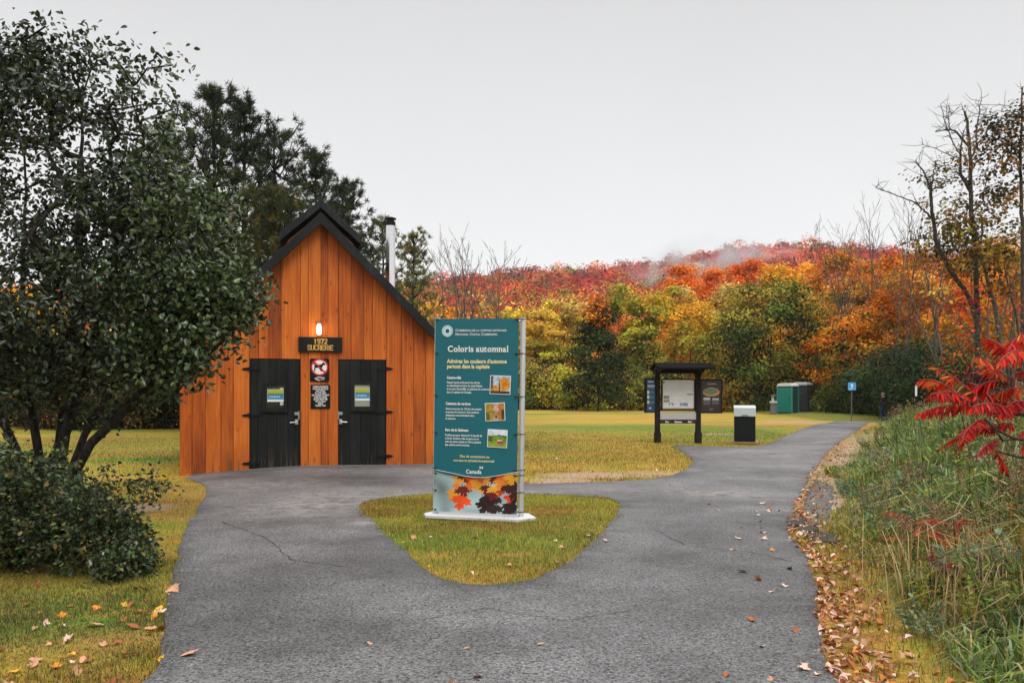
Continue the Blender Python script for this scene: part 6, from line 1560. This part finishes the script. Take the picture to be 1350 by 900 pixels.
# ================================================================== grass and weeds (nobody could count them)
rng = np.random.default_rng(21)
shack_poly = [bw(-2.75, -.05), bw(2.4, -.05), bw(2.4, 7.3), bw(-2.75, 7.3)]
PB = np.array(PATHR); PB = PB[(PB[:, 1] > 2) & (PB[:, 1] < 24)]; IB = np.array(ISLR)
def scatter(n, x0, x1, y0, y1, keep=None):
    P = np.stack([x0 + (x1 - x0)*rng.random(n), y0 + (y1 - y0)*rng.random(n)], 1)
    op = on_path(P); i_ = np.where(op & (P[:, 1] < 20))[0]
    if len(i_):        # a few tufts grow over the crumbling edge
        B = np.concatenate([PB, IB]); dm_ = np.full(len(i_), 9.0)
        for b in B[::1]: dm_ = np.minimum(dm_, np.hypot(P[i_, 0] - b[0], P[i_, 1] - b[1]))
        tf = vnoise(P[i_, 0], P[i_, 1], .22, 71)
        op[i_[dm_ < .05 + .13*np.clip(tf - .45, 0, 1)]] = False
    k = ~op & ~inside(P, shack_poly)
    if keep is not None: k &= keep(P)
    return P[k]
def lawn(name, label, P, h, w, seg=1, lean=.5, greenbias=0.0, mat=M_GRASS):
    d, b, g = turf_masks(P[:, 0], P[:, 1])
    k = rng.random(len(P)) > d*.9; P, b, g = P[k], b[k], g[k]; n = len(P)
    Z = H(P[:, 0], P[:, 1]); Q = np.concatenate([P, Z[:, None] - .004], 1)
    C = pick(rng, [((.50,.37,.05),4),((.38,.37,.045),5),((.56,.36,.09),2),((.24,.26,.04),3)], n)
    pg = np.clip(g*1.0 + greenbias, 0, 1); kg = rng.random(n) < pg; C[kg] = pick(rng, [((.10,.18,.04),4),((.19,.26,.045),3),((.06,.12,.03),3)], int(kg.sum()))
    kb = rng.random(n) < b*.75; C[kb] = pick(rng, [((.30,.15,.035),3),((.42,.24,.05),2),((.15,.075,.025),4)], int(kb.sum()))
    nl = (P[:, 0] < -1.2) & (P[:, 1] < 7.2); C[nl] *= np.array([.62, .66, .8])  # near-left blades darkened: foreground shade painted into their colour
    C = jitter(rng, C, .3)
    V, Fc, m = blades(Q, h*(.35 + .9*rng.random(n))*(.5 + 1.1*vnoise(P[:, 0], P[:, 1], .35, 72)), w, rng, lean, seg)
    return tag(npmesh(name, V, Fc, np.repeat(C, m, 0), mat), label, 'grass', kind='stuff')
def dist_in(P): return (np.hypot(P[:, 0] + .2, P[:, 1] - 9) < 3.6)
lawn('island_grass', 'short yellow green grass on the island below the banner', scatter(120000, -2.5, 1.9, 6.0, 12.2, lambda P: dist_in(P)), .042, .006)
lawn('verge_grass', 'short yellow and green grass left of the path', np.concatenate([scatter(60000, -4.4, -1.4, 3.4, 7.2), scatter(45000, -7.5, -2.6, 7.0, 15.0)]), .036, .006)
lawn('lawn_grass', 'short yellow green grass on the lawn right of the shack', scatter(150000, -1.8, 13, 12.5, 34.0, lambda P: (P[:, 0] < edge_x(P[:, 1]) - 1.5) & (rng.random(len(P)) < np.clip((34 - P[:, 1])/16, 0, 1))), .05, .016)
lawn('lawn_grass', 'short yellow grass on the lawn left of the shack', scatter(40000, -16, -5.5, 15.0, 30.0, lambda P: rng.random(len(P)) < np.clip((30 - P[:, 1])/12, 0, 1)), .05, .016)
# right verge: short yellow fringe, then tall green grass
dr = lambda P: P[:, 0] - edge_x(P[:, 1])
lawn('fringe_grass', 'yellow brown short grass between path and tall grass', scatter(130000, 1.2, 9, 3.3, 20.0, lambda P: (dr(P) > .12) & (dr(P) < 1.3) & (rng.random(len(P)) < .35 + .9*np.clip(dr(P), 0, 1))), .085, .007, greenbias=.5)
P = scatter(120000, 1.8, 12, 3.2, 15, lambda P: (dr(P) > .22 + .55*vnoise(P[:, 0], P[:, 1], .7, 51)) & (P[:, 0] < P[:, 1]*.72 + 1.2))
P2 = scatter(60000, 4, 24, 15, 36, lambda P: (dr(P) > .9 + .6*vnoise(P[:, 0], P[:, 1], 1.5, 52)) & (P[:, 0] < P[:, 1]*.70 + 1.5))
P = np.concatenate([P[:64000], P2[:20000]])
n = len(P); d_ = dr(P); Q = np.concatenate([P, H(P[:, 0], P[:, 1])[:, None] - .01], 1)
tuft = vnoise(P[:, 0], P[:, 1], .55, 53); hh = (.07 + .44*smooth((d_ - .35)/2.0))*(.35 + 1.1*tuft)*(.6 + .8*rng.random(n)) + .1*smooth((P[:, 1] - 9)/6)
C = pick(rng, [((.11,.18,.035),4),((.19,.27,.06),4),((.30,.35,.07),3),((.07,.12,.03),2),((.28,.33,.18),2),((.46,.36,.16),2)], n)
st = vnoise(P[:, 0], P[:, 1], .6, 54) > .60; k = st & (rng.random(n) < .5); C[k] = pick(rng, [((.45,.32,.15),3),((.36,.24,.10),2)], int(k.sum()))
yl = (vnoise(P[:, 0], P[:, 1], .9, 55) > .58) | (d_ < .7); dkp = vnoise(P[:, 0], P[:, 1], .75, 58) > .62; k = dkp & (rng.random(n) < .6); C[k] = pick(rng, [((.035,.07,.02),3),((.055,.10,.025),3)], int(k.sum())); lgp = vnoise(P[:, 0], P[:, 1], .6, 59) > .66; k = lgp & (rng.random(n) < .7); C[k] = pick(rng, [((.20,.28,.12),3),((.28,.33,.12),2)], int(k.sum())); k = yl & (rng.random(n) < .5); C[k] = pick(rng, [((.34,.29,.04),3),((.28,.24,.035),2)], int(k.sum()))
V, Fc, m = blades(Q, hh, .007 + .008*rng.random(n)**2 + .0008*P[:, 1], rng, np.where(P[:, 1] > 8, .5, .85), 3)
tag(npmesh('tall_grass', V, Fc, np.repeat(jitter(rng, C, .35), m, 0), M_GRASS), 'tall uneven green grass on the right bank', 'grass', kind='stuff')
P = scatter(60000, 1.8, 9, 3.2, 14, lambda P: (dr(P) > 1.0) & (P[:, 0] < P[:, 1]*.72 + 1.0) & (vnoise(P[:, 0], P[:, 1], 1.2, 57) > .62))[:260]
# a thicket of straw stalks where the photograph shows pale dead stems
c = G(1330, 720); P = np.concatenate([P, np.stack([3.35 + rng.normal(size=260)*.30, 5.6 + rng.normal(size=260)*.45], 1)])
n = len(P); Q = np.concatenate([P, H(P[:, 0], P[:, 1])[:, None] - .01], 1)
V, Fc, m = blades(Q, .30 + .32*rng.random(n), .0065, rng, .45, 3)
tag(npmesh('straw_stalks', V, Fc, np.repeat(jitter(rng, pick(rng, [((.50,.38,.20),3),((.42,.27,.11),3),((.30,.16,.07),1)], n), .25), m, 0), M_DRY), 'pale dry straw stalks standing in the tall grass', 'grass', kind='stuff')

# leafy weeds: a few kinds, copied
def weed_proto(h, n, leaf, pal, seed, aspect):
    rg_ = np.random.default_rng(seed); t = thing('weed_plant', 'leafy green weed standing in the tall grass of the right bank', 'weed', (0, 0, 0), 0, 'leafy weeds on the right bank')
    mb = MB(); P, D = [], []
    for k in range(7):
        a = rg_.random()*6.28; r_ = .18*math.sqrt(rg_.random()); top = np.array([r_*2*math.cos(a), r_*2*math.sin(a), h*(.65 + .4*rg_.random())]); b = np.array([r_*.4*math.cos(a), r_*.4*math.sin(a), -.02])
        mb.tube([b, (b + top)/2 + rg_.normal(size=3)*.02, top], [.005, .004, .002], 5)
        for j in range(n):
            t_ = .2 + .8*j/n; P.append(b + (top - b)*t_ + rg_.normal(size=3)*.012); an = j*2.4 + k; D.append((math.cos(an), math.sin(an), .35))
    mb.build('stem', plain('weed_stem', (.08, .09, .03), .7), t)
    P, D = np.array(P), np.array(D); V, Fc, m = leaf_quads(P, leaf, rg_, up=.9, aspect=aspect, six=True, D=D)
    npmesh('leaves', V, Fc, np.repeat(jitter(rg_, pick(rg_, pal, len(P)), .3), m, 0), M_LEAF, t)
    return t
WP = [[((.10,.16,.04),4),((.16,.22,.06),3),((.07,.11,.03),3)], [((.20,.28,.07),4),((.30,.35,.07),2),((.13,.19,.05),3)], [((.17,.23,.13),4),((.26,.31,.18),2)], [((.36,.35,.06),3),((.24,.27,.05),3),((.42,.32,.06),1)]]
protos = [weed_proto(.62, 22, .09, WP[0], 1, .28), weed_proto(.72, 28, .075, WP[1], 2, .24), weed_proto(.48, 18, .075, WP[2], 3, .5), weed_proto(.66, 26, .07, WP[3], 4, .28)]
def seed_proto(seed):
    rg_ = np.random.default_rng(seed); t = thing('weed_plant', 'brown seed head', 'weed', (0, 0, 0), 0, 'w'); mb = MB(); P, PL = [], []
    for k in range(9):
        a = rg_.random()*6.28; o_ = .16*math.sqrt(rg_.random()); hh_ = .55 + .35*rg_.random(); b = np.array([o_*.5*math.cos(a), o_*.5*math.sin(a), -.02]); tp = np.array([o_*1.8*math.cos(a), o_*1.8*math.sin(a), hh_]); mb.tube([b, (b + tp)/2 + rg_.normal(size=3)*.015, tp], [.004, .003, .002], 5)
        P.append(tp + rg_.normal(size=(46, 3))*np.array([.025, .025, .06])); q = rg_.random((9, 1)); PL.append(b + (tp - b)*q*.8 + rg_.normal(size=(9, 3))*.015)
    mb.build('stem', plain('dry_stem', (.16, .10, .05), .8), t)
    P = np.concatenate(P); V1, F1, m1 = leaf_quads(P, .024, rg_, up=.4, aspect=.5, six=True); C1 = np.repeat(jitter(rg_, pick(rg_, [((.26,.15,.08),3),((.38,.26,.15),2),((.16,.08,.045),2)], len(P)), .3), m1, 0)
    PL = np.concatenate(PL); V2, F2, m2 = leaf_quads(PL, .075, rg_, up=.8, aspect=.28, six=True); C2 = np.repeat(jitter(rg_, pick(rg_, [((.24,.22,.05),3),((.30,.18,.06),3),((.13,.16,.04),2)], len(PL)), .3), m2, 0)
    npmesh('leaves', np.concatenate([V1, V2]), np.concatenate([F1, F2 + len(V1)]), np.concatenate([C1, C2]), M_DRY, t)  # this mesh holds the seed-head plumes as well as the stem leaves
    return t
protos.append(seed_proto(8))
WL_extra = 'brown dry weed with fluffy seed heads on the right bank'
ch = {p.name: list(p.children) for p in protos}
WL = ['dark green narrow leaved weed standing in the tall grass of the right bank', 'light green slender weed standing in the tall grass of the right bank', 'grey green broad leaved weed standing in the tall grass of the right bank', 'yellowing weed standing in the tall grass of the right bank', WL_extra]
WG = ['dark green weeds on the right bank', 'light green weeds on the right bank', 'grey green weeds on the right bank', 'yellowing weeds on the right bank', 'brown seed head weeds on the right bank']
rng = np.random.default_rng(61)
spots = scatter(2600, 1.8, 22, 3.6, 30, lambda P: (dr(P) > .55) & (P[:, 0] < P[:, 1]*.68 + .8) & (rng.random(len(P)) < np.clip(8/P[:, 1], 0, 1)**1.8))
sel = []
for p in spots:
    if all(np.hypot(*(p - q_)) > .27 for q_ in sel): sel.append(p)
    if len(sel) >= 210: break
used = [False]*5
for p in sel:
    k = int(vnoise(np.array([p[0]]), np.array([p[1]]), 1.3, 62)[0]*3.99*.6 + rng.random()*1.6) % 4
    if vnoise(np.array([p[0] + 40]), np.array([p[1]]), 1.1, 63)[0] > .68: k = 4
    if not used[k]: o = protos[k]; used[k] = True
    else:
        o = protos[k].copy(); COL.objects.link(o)
        for c_ in ch[protos[k].name]:
            d2 = c_.copy(); COL.objects.link(d2); d2.parent = o
    o['label'] = WL[k]; o['group'] = WG[k]
    s = (.75 + .5*rng.random())*float(.42 + .75*smooth((p[0] - edge_x(p[1]) - .4)/1.6)); o.location = (p[0], p[1], Hs(*p) - .01); o.rotation_euler = (rng.normal()*.12, rng.normal()*.12, rng.random()*6.28); o.scale = (s, s, s)
for k in range(5):
    if not used[k]: protos[k].location = (4.5 + k*.3, 7.5, Hs(4.5 + k*.3, 7.5))

# ================================================================== fallen leaves
def leaf_mesh(kind, seed):
    rg_ = np.random.default_rng(seed)
    if kind == 'maple':
        o2 = LEAF*.5
    else:
        a = np.linspace(0, 2*math.pi, 15)[:-1]; o2 = np.stack([.26*np.sin(a)*(1 + .12*np.cos(3*a)), .5*np.cos(a)], 1)
    curl = .25 + .5*rg_.random(); tw = rg_.normal()*.4
    def z(p): return curl*(abs(p[0])**1.6)*1.1 + curl*.5*p[1]**2 + tw*p[0]*p[1]
    V = [(0, 0, z((0, 0)))] + [(p[0]*.5, p[1]*.5, z(p*.5)) for p in o2] + [(p[0], p[1], z(p) + rg_.normal()*.02) for p in o2] + [(-.012, -.5, z((0, -.5))), (.012, -.5, z((0, -.5))), (rg_.normal()*.06, -.85, .12)]
    n = len(o2)
    Fc = [(0, 1 + k, 1 + (k+1) % n) for k in range(n)] + [(1 + k, 1 + n + k, 1 + n + (k+1) % n, 1 + (k+1) % n) for k in range(n)] + [(1 + 2*n, 2 + 2*n, 3 + 2*n)]
    return V, Fc
LC = {'tan': (.52,.28,.16), 'pale pink brown': (.68,.46,.36), 'rust brown': (.30,.10,.035), 'orange': (.68,.24,.03), 'yellow': (.66,.36,.04), 'dark red': (.30,.03,.025)}
lm_ = {}
def dry_mat(nm, col):
    m = plain('fallen_' + nm.replace(' ', '_'), col, .75, spec=.2, var=.3, scale=3.0); return m
for nm, col in LC.items():
    for k in range(3):
        V, Fc = leaf_mesh('maple' if k < 2 else 'oval', hash(nm) % 97 if False else (len(nm)*7 + k)); me = bpy.data.meshes.new('fallen_leaf'); me.from_pydata(V, [], Fc); me.materials.append(dry_mat(nm, col)); me.update(); lm_[nm, k] = me
rng = np.random.default_rng(31)
def put_leaf(x, y, nm, where, lab, s=None, k=None):
    p = np.array([[x, y]]); z = Hs(x, y) + (.024 if on_path(p)[0] else .010 if where != 'path' else .004)
    o = bpy.data.objects.new('fallen_leaf', lm_[nm, int(rng.integers(3)) if k is None else k]); COL.objects.link(o)
    s = s or ((.045 if where == 'left' else .042) + .06*rng.random()**1.7); o.scale = (s, s, s); o.location = (x, y, z + s*.05); o.rotation_euler = (rng.normal()*.3, rng.normal()*.3, rng.random()*6.28)
    tag(o, lab, 'fallen leaf', '%s fallen leaves %s' % (nm, {'path': 'on the asphalt', 'island': 'on the grass island', 'left': 'on the grass left of the path', 'right': 'along the right edge of the path', 'lawn': 'on the lawn'}[where]))
names = list(LC)
cnt = 0
def many(n, gen, where, w, txt):
    global cnt
    i = 0; tries = 0
    while i < n and tries < 40000:
        tries += 1
        x, y = gen()
        op = on_path(np.array([[x, y]]))[0]; isl = inside(np.array([[x, y]]), ISLR)[0]
        if where == 'path' and not op: continue
        if where == 'island' and not isl: continue
        if where in ('left', 'right', 'lawn') and (op or inside(np.array([[x, y]]), shack_poly)[0]): continue
        nm = names[int(rng.choice(6, p=np.array(w)/sum(w)))]
        put_leaf(x, y, nm, where, '%s fallen leaf lying %s' % (nm, txt)); i += 1; cnt += 1
def edge_gen(a, b, off, sg, near=1.0):
    def g():
        y = a + (b - a)*rng.random()**near; return edge_x(y) + off + rng.normal()*sg, y
    return g
many(26, edge_gen(3.9, 11, -.25, .22, 1.3), 'path', (3, 5, 2, 1, 0, 0), 'on the grey asphalt path')
many(20, lambda: (rng.uniform(-1.7, 3), rng.uniform(4, 14)), 'path', (3, 4, 2, 1, 0, 0), 'on the grey asphalt path')
many(30, lambda: (rng.uniform(-2.4, 1.6), 6.3 + abs(rng.normal())*1.6), 'island', (3, 3, 3, 2, 1, 1), 'on the grass island')
many(24, lambda: (rng.uniform(-1, 7), rng.uniform(12.5, 22)), 'lawn', (3, 4, 2, 2, 1, 0), 'on the lawn right of the shack')
many(74, lambda: (-1.75 - abs(rng.normal())*.8, 4.0 + 3.0*rng.random()**1.3), 'left', (5, 1, 6, 3, 1, 1), 'on the grass left of the path')
many(150, lambda: (lambda y: (edge_x(y) + .02 + abs(rng.normal())**1.3*.2, y))(3.9 + 6.2*rng.random()**1.5), 'right', (4, 6, 3, 2, 0, 1), 'along the right edge of the path')
# chosen single leaves that catch the eye
for px, y, nm, s, k, lb in ((203,815,'orange',.075,2,'bright orange fallen leaf on the grass near the left path edge'),(250,868,'tan',.10,2,'single tan leaf on the asphalt at the lower left'),(228,782,'tan',.12,0,'large tan leaf overlapping the left path edge')):
    c = G(px, y); put_leaf(c[0], c[1], nm, 'left', lb, s, k); bpy.data.objects[-1] if False else None
# the rest of the leaf litter is one mass
n = 1500; y = 3.7 + 20*rng.random(n)**2.2; x = edge_x(y) - .03 + np.abs(rng.normal(size=n))**1.3*.20*(1 + .03*y); P = np.stack([x, y], 1)
y2 = 4 + 22*rng.random(1200)**1.3; x2 = -1.5 + 8*rng.random(1200); P2 = np.stack([x2, y2], 1); P2 = P2[~on_path(P2) & (P2[:, 0] < edge_x(P2[:, 1]))]; P2 = P2[rng.random(len(P2)) < .3]
P = np.concatenate([P[~on_path(P)], P2]); n = len(P)
V, Fc, m = leaf_quads(np.concatenate([P, H(P[:, 0], P[:, 1])[:, None] + .018 + .02*rng.random((n, 1))], 1), .052, rng, up=1.9, aspect=.58, six=True, fold=.28)
o = npmesh('leaf_litter', V, Fc, np.repeat(jitter(rng, pick(rng, [((.52,.28,.16),3),((.68,.46,.36),3),((.30,.11,.04),3),((.55,.22,.06),2)], n), .3), m, 0), M_DRY)
tag(o, 'litter of tan and rust brown leaves beside the path', 'leaf litter', kind='stuff')

# ================================================================== walker at the end of the path
def person(label, x, y, hgt):
    z0 = Hs(x, y); t = thing('person', label, 'person', (x, y, z0), R(200))
    J = {'pel': (0,0,.95,.135), 'sp': (0,.0,1.15,.13), 'ch': (0,-.01,1.36,.15), 'nk': (0,.0,1.50,.055), 'hd': (0,-.02,1.60,.092), 'tp': (0,-.015,1.70,.07),
         'lh': (.09,0,.90,.095), 'lk': (.10,-.12,.50,.065), 'la': (.10,.02,.09,.045), 'lt': (.10,-.14,.04,.038), 'rh': (-.09,0,.90,.095), 'rk': (-.10,.02,.49,.065), 'ra': (-.10,.26,.11,.045), 'rt': (-.10,.14,.04,.038),
         'ls': (.19,0,1.42,.062), 'le': (.24,.08,1.14,.048), 'lw': (.23,-.06,.92,.034), 'lf': (.22,-.11,.83,.035), 'rs': (-.19,0,1.42,.062), 're': (-.24,.06,1.14,.048), 'rw': (-.23,-.08,.92,.034), 'rf': (-.22,-.13,.83,.035)}
    ks_ = list(J); E = [('pel','sp'),('sp','ch'),('ch','nk'),('nk','hd'),('hd','tp'),('pel','lh'),('lh','lk'),('lk','la'),('la','lt'),('pel','rh'),('rh','rk'),('rk','ra'),('ra','rt'),('ch','ls'),('ls','le'),('le','lw'),('lw','lf'),('ch','rs'),('rs','re'),('re','rw'),('rw','rf')]
    me = bpy.data.meshes.new('body'); me.from_pydata([J[k][:3] for k in ks_], [(ks_.index(a), ks_.index(b)) for a, b in E], [])
    o = bpy.data.objects.new('body_source', me); COL.objects.link(o)
    sk = o.modifiers.new('Skin', 'SKIN'); 
    if not me.skin_vertices: bpy.context.view_layer.objects.active = o
    for i, k in enumerate(ks_):
        me.skin_vertices[0].data[i].radius = (J[k][3], J[k][3]*(.8 if k in ('pel','sp','ch') else 1)); me.skin_vertices[0].data[i].use_root = (k == 'pel')
    o.modifiers.new('Sub', 'SUBSURF').levels = 2
    dg = bpy.context.evaluated_depsgraph_get(); dg.update(); m2 = bpy.data.meshes.new_from_object(o.evaluated_get(dg)); m2.name = 'body'; bpy.data.objects.remove(o)
    for m in (plain('jacket', (.012,.012,.016), .8), plain('jeans', (.02,.04,.085), .8), plain('skin', (.50,.29,.21), .5), plain('shoes', (.03,.03,.03), .7)): m2.materials.append(m)
    for p in m2.polygons:
        c = p.center; p.use_smooth = True
        p.material_index = 3 if c.z < .10 else 1 if c.z < .90 and abs(c.x) < .18 else 2 if c.z > 1.50 or (abs(c.x) > .17 and c.z < .90) else 0
    b = bpy.data.objects.new('body', m2); COL.objects.link(b); b.parent = t
    mb = MB(); mb.lathe([(.105,1.64),(.108,1.68),(.09,1.74),(.04,1.77)], 14, c=(0,-.015)); mb.prism([(-.07,-.10),(.07,-.10),(.06,-.19),(-.06,-.19)][::-1], 1.652, 1.665, axis='z'); mb.build('cap', plain('pink_cap', (.35,.20,.19), .8), t, smooth=False)
    t.scale = (hgt/1.77,)*3
try:
    person('distant walker in a dark jacket and blue jeans at the end of the path', 21.9, 47.0, 1.70)
except Exception as ex:
    print('person failed', ex)
# ================================================================== light, air, camera
bpy.data.objects.remove(TXTO); bpy.data.curves.remove(TXT)
world = bpy.data.worlds.new('World'); sc.world = world; world.use_nodes = True
nt = world.node_tree; N, L = nt.nodes, nt.links
for n_ in list(N): N.remove(n_)
out = N.new('ShaderNodeOutputWorld'); bg = N.new('ShaderNodeBackground')
SUN_EL, SUN_AZ = R(52), R(150)
sky = N.new('ShaderNodeTexSky'); sky.sky_type = 'NISHITA'; sky.sun_disc = False; sky.sun_elevation = SUN_EL; sky.sun_rotation = SUN_AZ; sky.air_density = 1.0; sky.dust_density = 4.0
tc = N.new('ShaderNodeTexCoord'); sx = N.new('ShaderNodeSeparateXYZ'); L.new(tc.outputs['Generated'], sx.inputs[0])
cr = N.new('ShaderNodeValToRGB'); e = cr.color_ramp.elements
e[0].position = 0.0; e[0].color = (.97, .97, .975, 1); e[1].position = 1.0; e[1].color = (1.0, 1.0, 1.0, 1); kz_ = e.new(.78); kz_.color = (1.0, 1.0, 1.0, 1)
k = e.new(.16); k.color = (.93, .93, .935, 1); k = e.new(.44); k.color = (.71, .71, .715, 1); k = e.new(.6); k.color = (.80, .80, .805, 1)
L.new(sx.outputs[2], cr.inputs[0])
zb_ = N.new('ShaderNodeMapRange'); zb_.inputs['From Min'].default_value = .5; zb_.inputs['From Max'].default_value = .85; zb_.inputs['To Min'].default_value = 1.0; zb_.inputs['To Max'].default_value = 2.3; L.new(sx.outputs[2], zb_.inputs[0])
nz = N.new('ShaderNodeTexNoise'); nz.inputs['Scale'].default_value = 1.6; nz.inputs['Detail'].default_value = 3; L.new(tc.outputs['Generated'], nz.inputs['Vector'])
cl = N.new('ShaderNodeMapRange'); cl.inputs['From Min'].default_value = .3; cl.inputs['From Max'].default_value = .7; cl.inputs['To Min'].default_value = .97; cl.inputs['To Max'].default_value = 1.03; L.new(nz.outputs['Fac'], cl.inputs[0])
vm = N.new('ShaderNodeVectorMath'); vm.operation = 'SCALE'; L.new(cr.outputs[0], vm.inputs[0]); zm_ = N.new('ShaderNodeMath'); zm_.operation = 'MULTIPLY'; L.new(cl.outputs[0], zm_.inputs[0]); L.new(zb_.outputs[0], zm_.inputs[1]); L.new(zm_.outputs[0], vm.inputs['Scale'])
# thick cloud: the cloud layer's own brightness plus the little blue sky that comes through (the sky at strength 0.1)
v1 = N.new('ShaderNodeVectorMath'); v1.operation = 'SCALE'; v1.inputs['Scale'].default_value = 10.0*1.0; L.new(vm.outputs[0], v1.inputs[0])
v2 = N.new('ShaderNodeVectorMath'); v2.operation = 'SCALE'; v2.inputs['Scale'].default_value = .04; L.new(sky.outputs[0], v2.inputs[0])
ad = N.new('ShaderNodeVectorMath'); ad.operation = 'ADD'; L.new(v1.outputs[0], ad.inputs[0]); L.new(v2.outputs[0], ad.inputs[1])
L.new(ad.outputs[0], bg.inputs[0]); bg.inputs[1].default_value = .1; L.new(bg.outputs[0], out.inputs[0])
sl = bpy.data.lights.new('sun', 'SUN'); sl.energy = 1.4; sl.angle = R(25); sl.color = (1.0, .97, .93)
so = bpy.data.objects.new('sun', sl); COL.objects.link(so)
so.rotation_euler = (math.pi/2 - SUN_EL, 0, math.pi - SUN_AZ)
HAZE = 0.0002
if HAZE:
    mb = MB(); mb.box((-620, -120, -3.2), (1000, 960, 130)); m, nt, N, L = newmat('haze_air'); out = N.new('ShaderNodeOutputMaterial'); v = N.new('ShaderNodeVolumePrincipled')
    v.inputs['Color'].default_value = (.93, .94, .96, 1); v.inputs['Density'].default_value = HAZE; L.new(v.outputs[0], out.inputs['Volume'])
    tag(mb.build('haze', m), 'thin grey autumn haze in the air', 'haze', kind='stuff')
cam = bpy.data.cameras.new('camera'); co = bpy.data.objects.new('camera', cam); COL.objects.link(co)
cam.sensor_fit = 'HORIZONTAL'; cam.sensor_width = 36.0; cam.lens = 36.0*F/1350; cam.shift_x = 0.0; cam.shift_y = (HY - 450)/1350
cam.clip_start = .05; cam.clip_end = 9000
co.location = (0, 0, CAMZ); co.rotation_euler = (math.pi/2, 0, 0)
sc.camera = co
sc.view_settings.view_transform = 'Standard'; sc.view_settings.look = 'None'; sc.view_settings.exposure = 0.0; sc.view_settings.gamma = 1.0; sc.view_settings.use_curve_mapping = False
sc.cycles.max_bounces = 5; sc.cycles.diffuse_bounces = 3; sc.cycles.glossy_bounces = 2; sc.cycles.transmission_bounces = 3; sc.cycles.transparent_max_bounces = 6; sc.cycles.volume_bounces = 0
sc.cycles.use_denoising = True
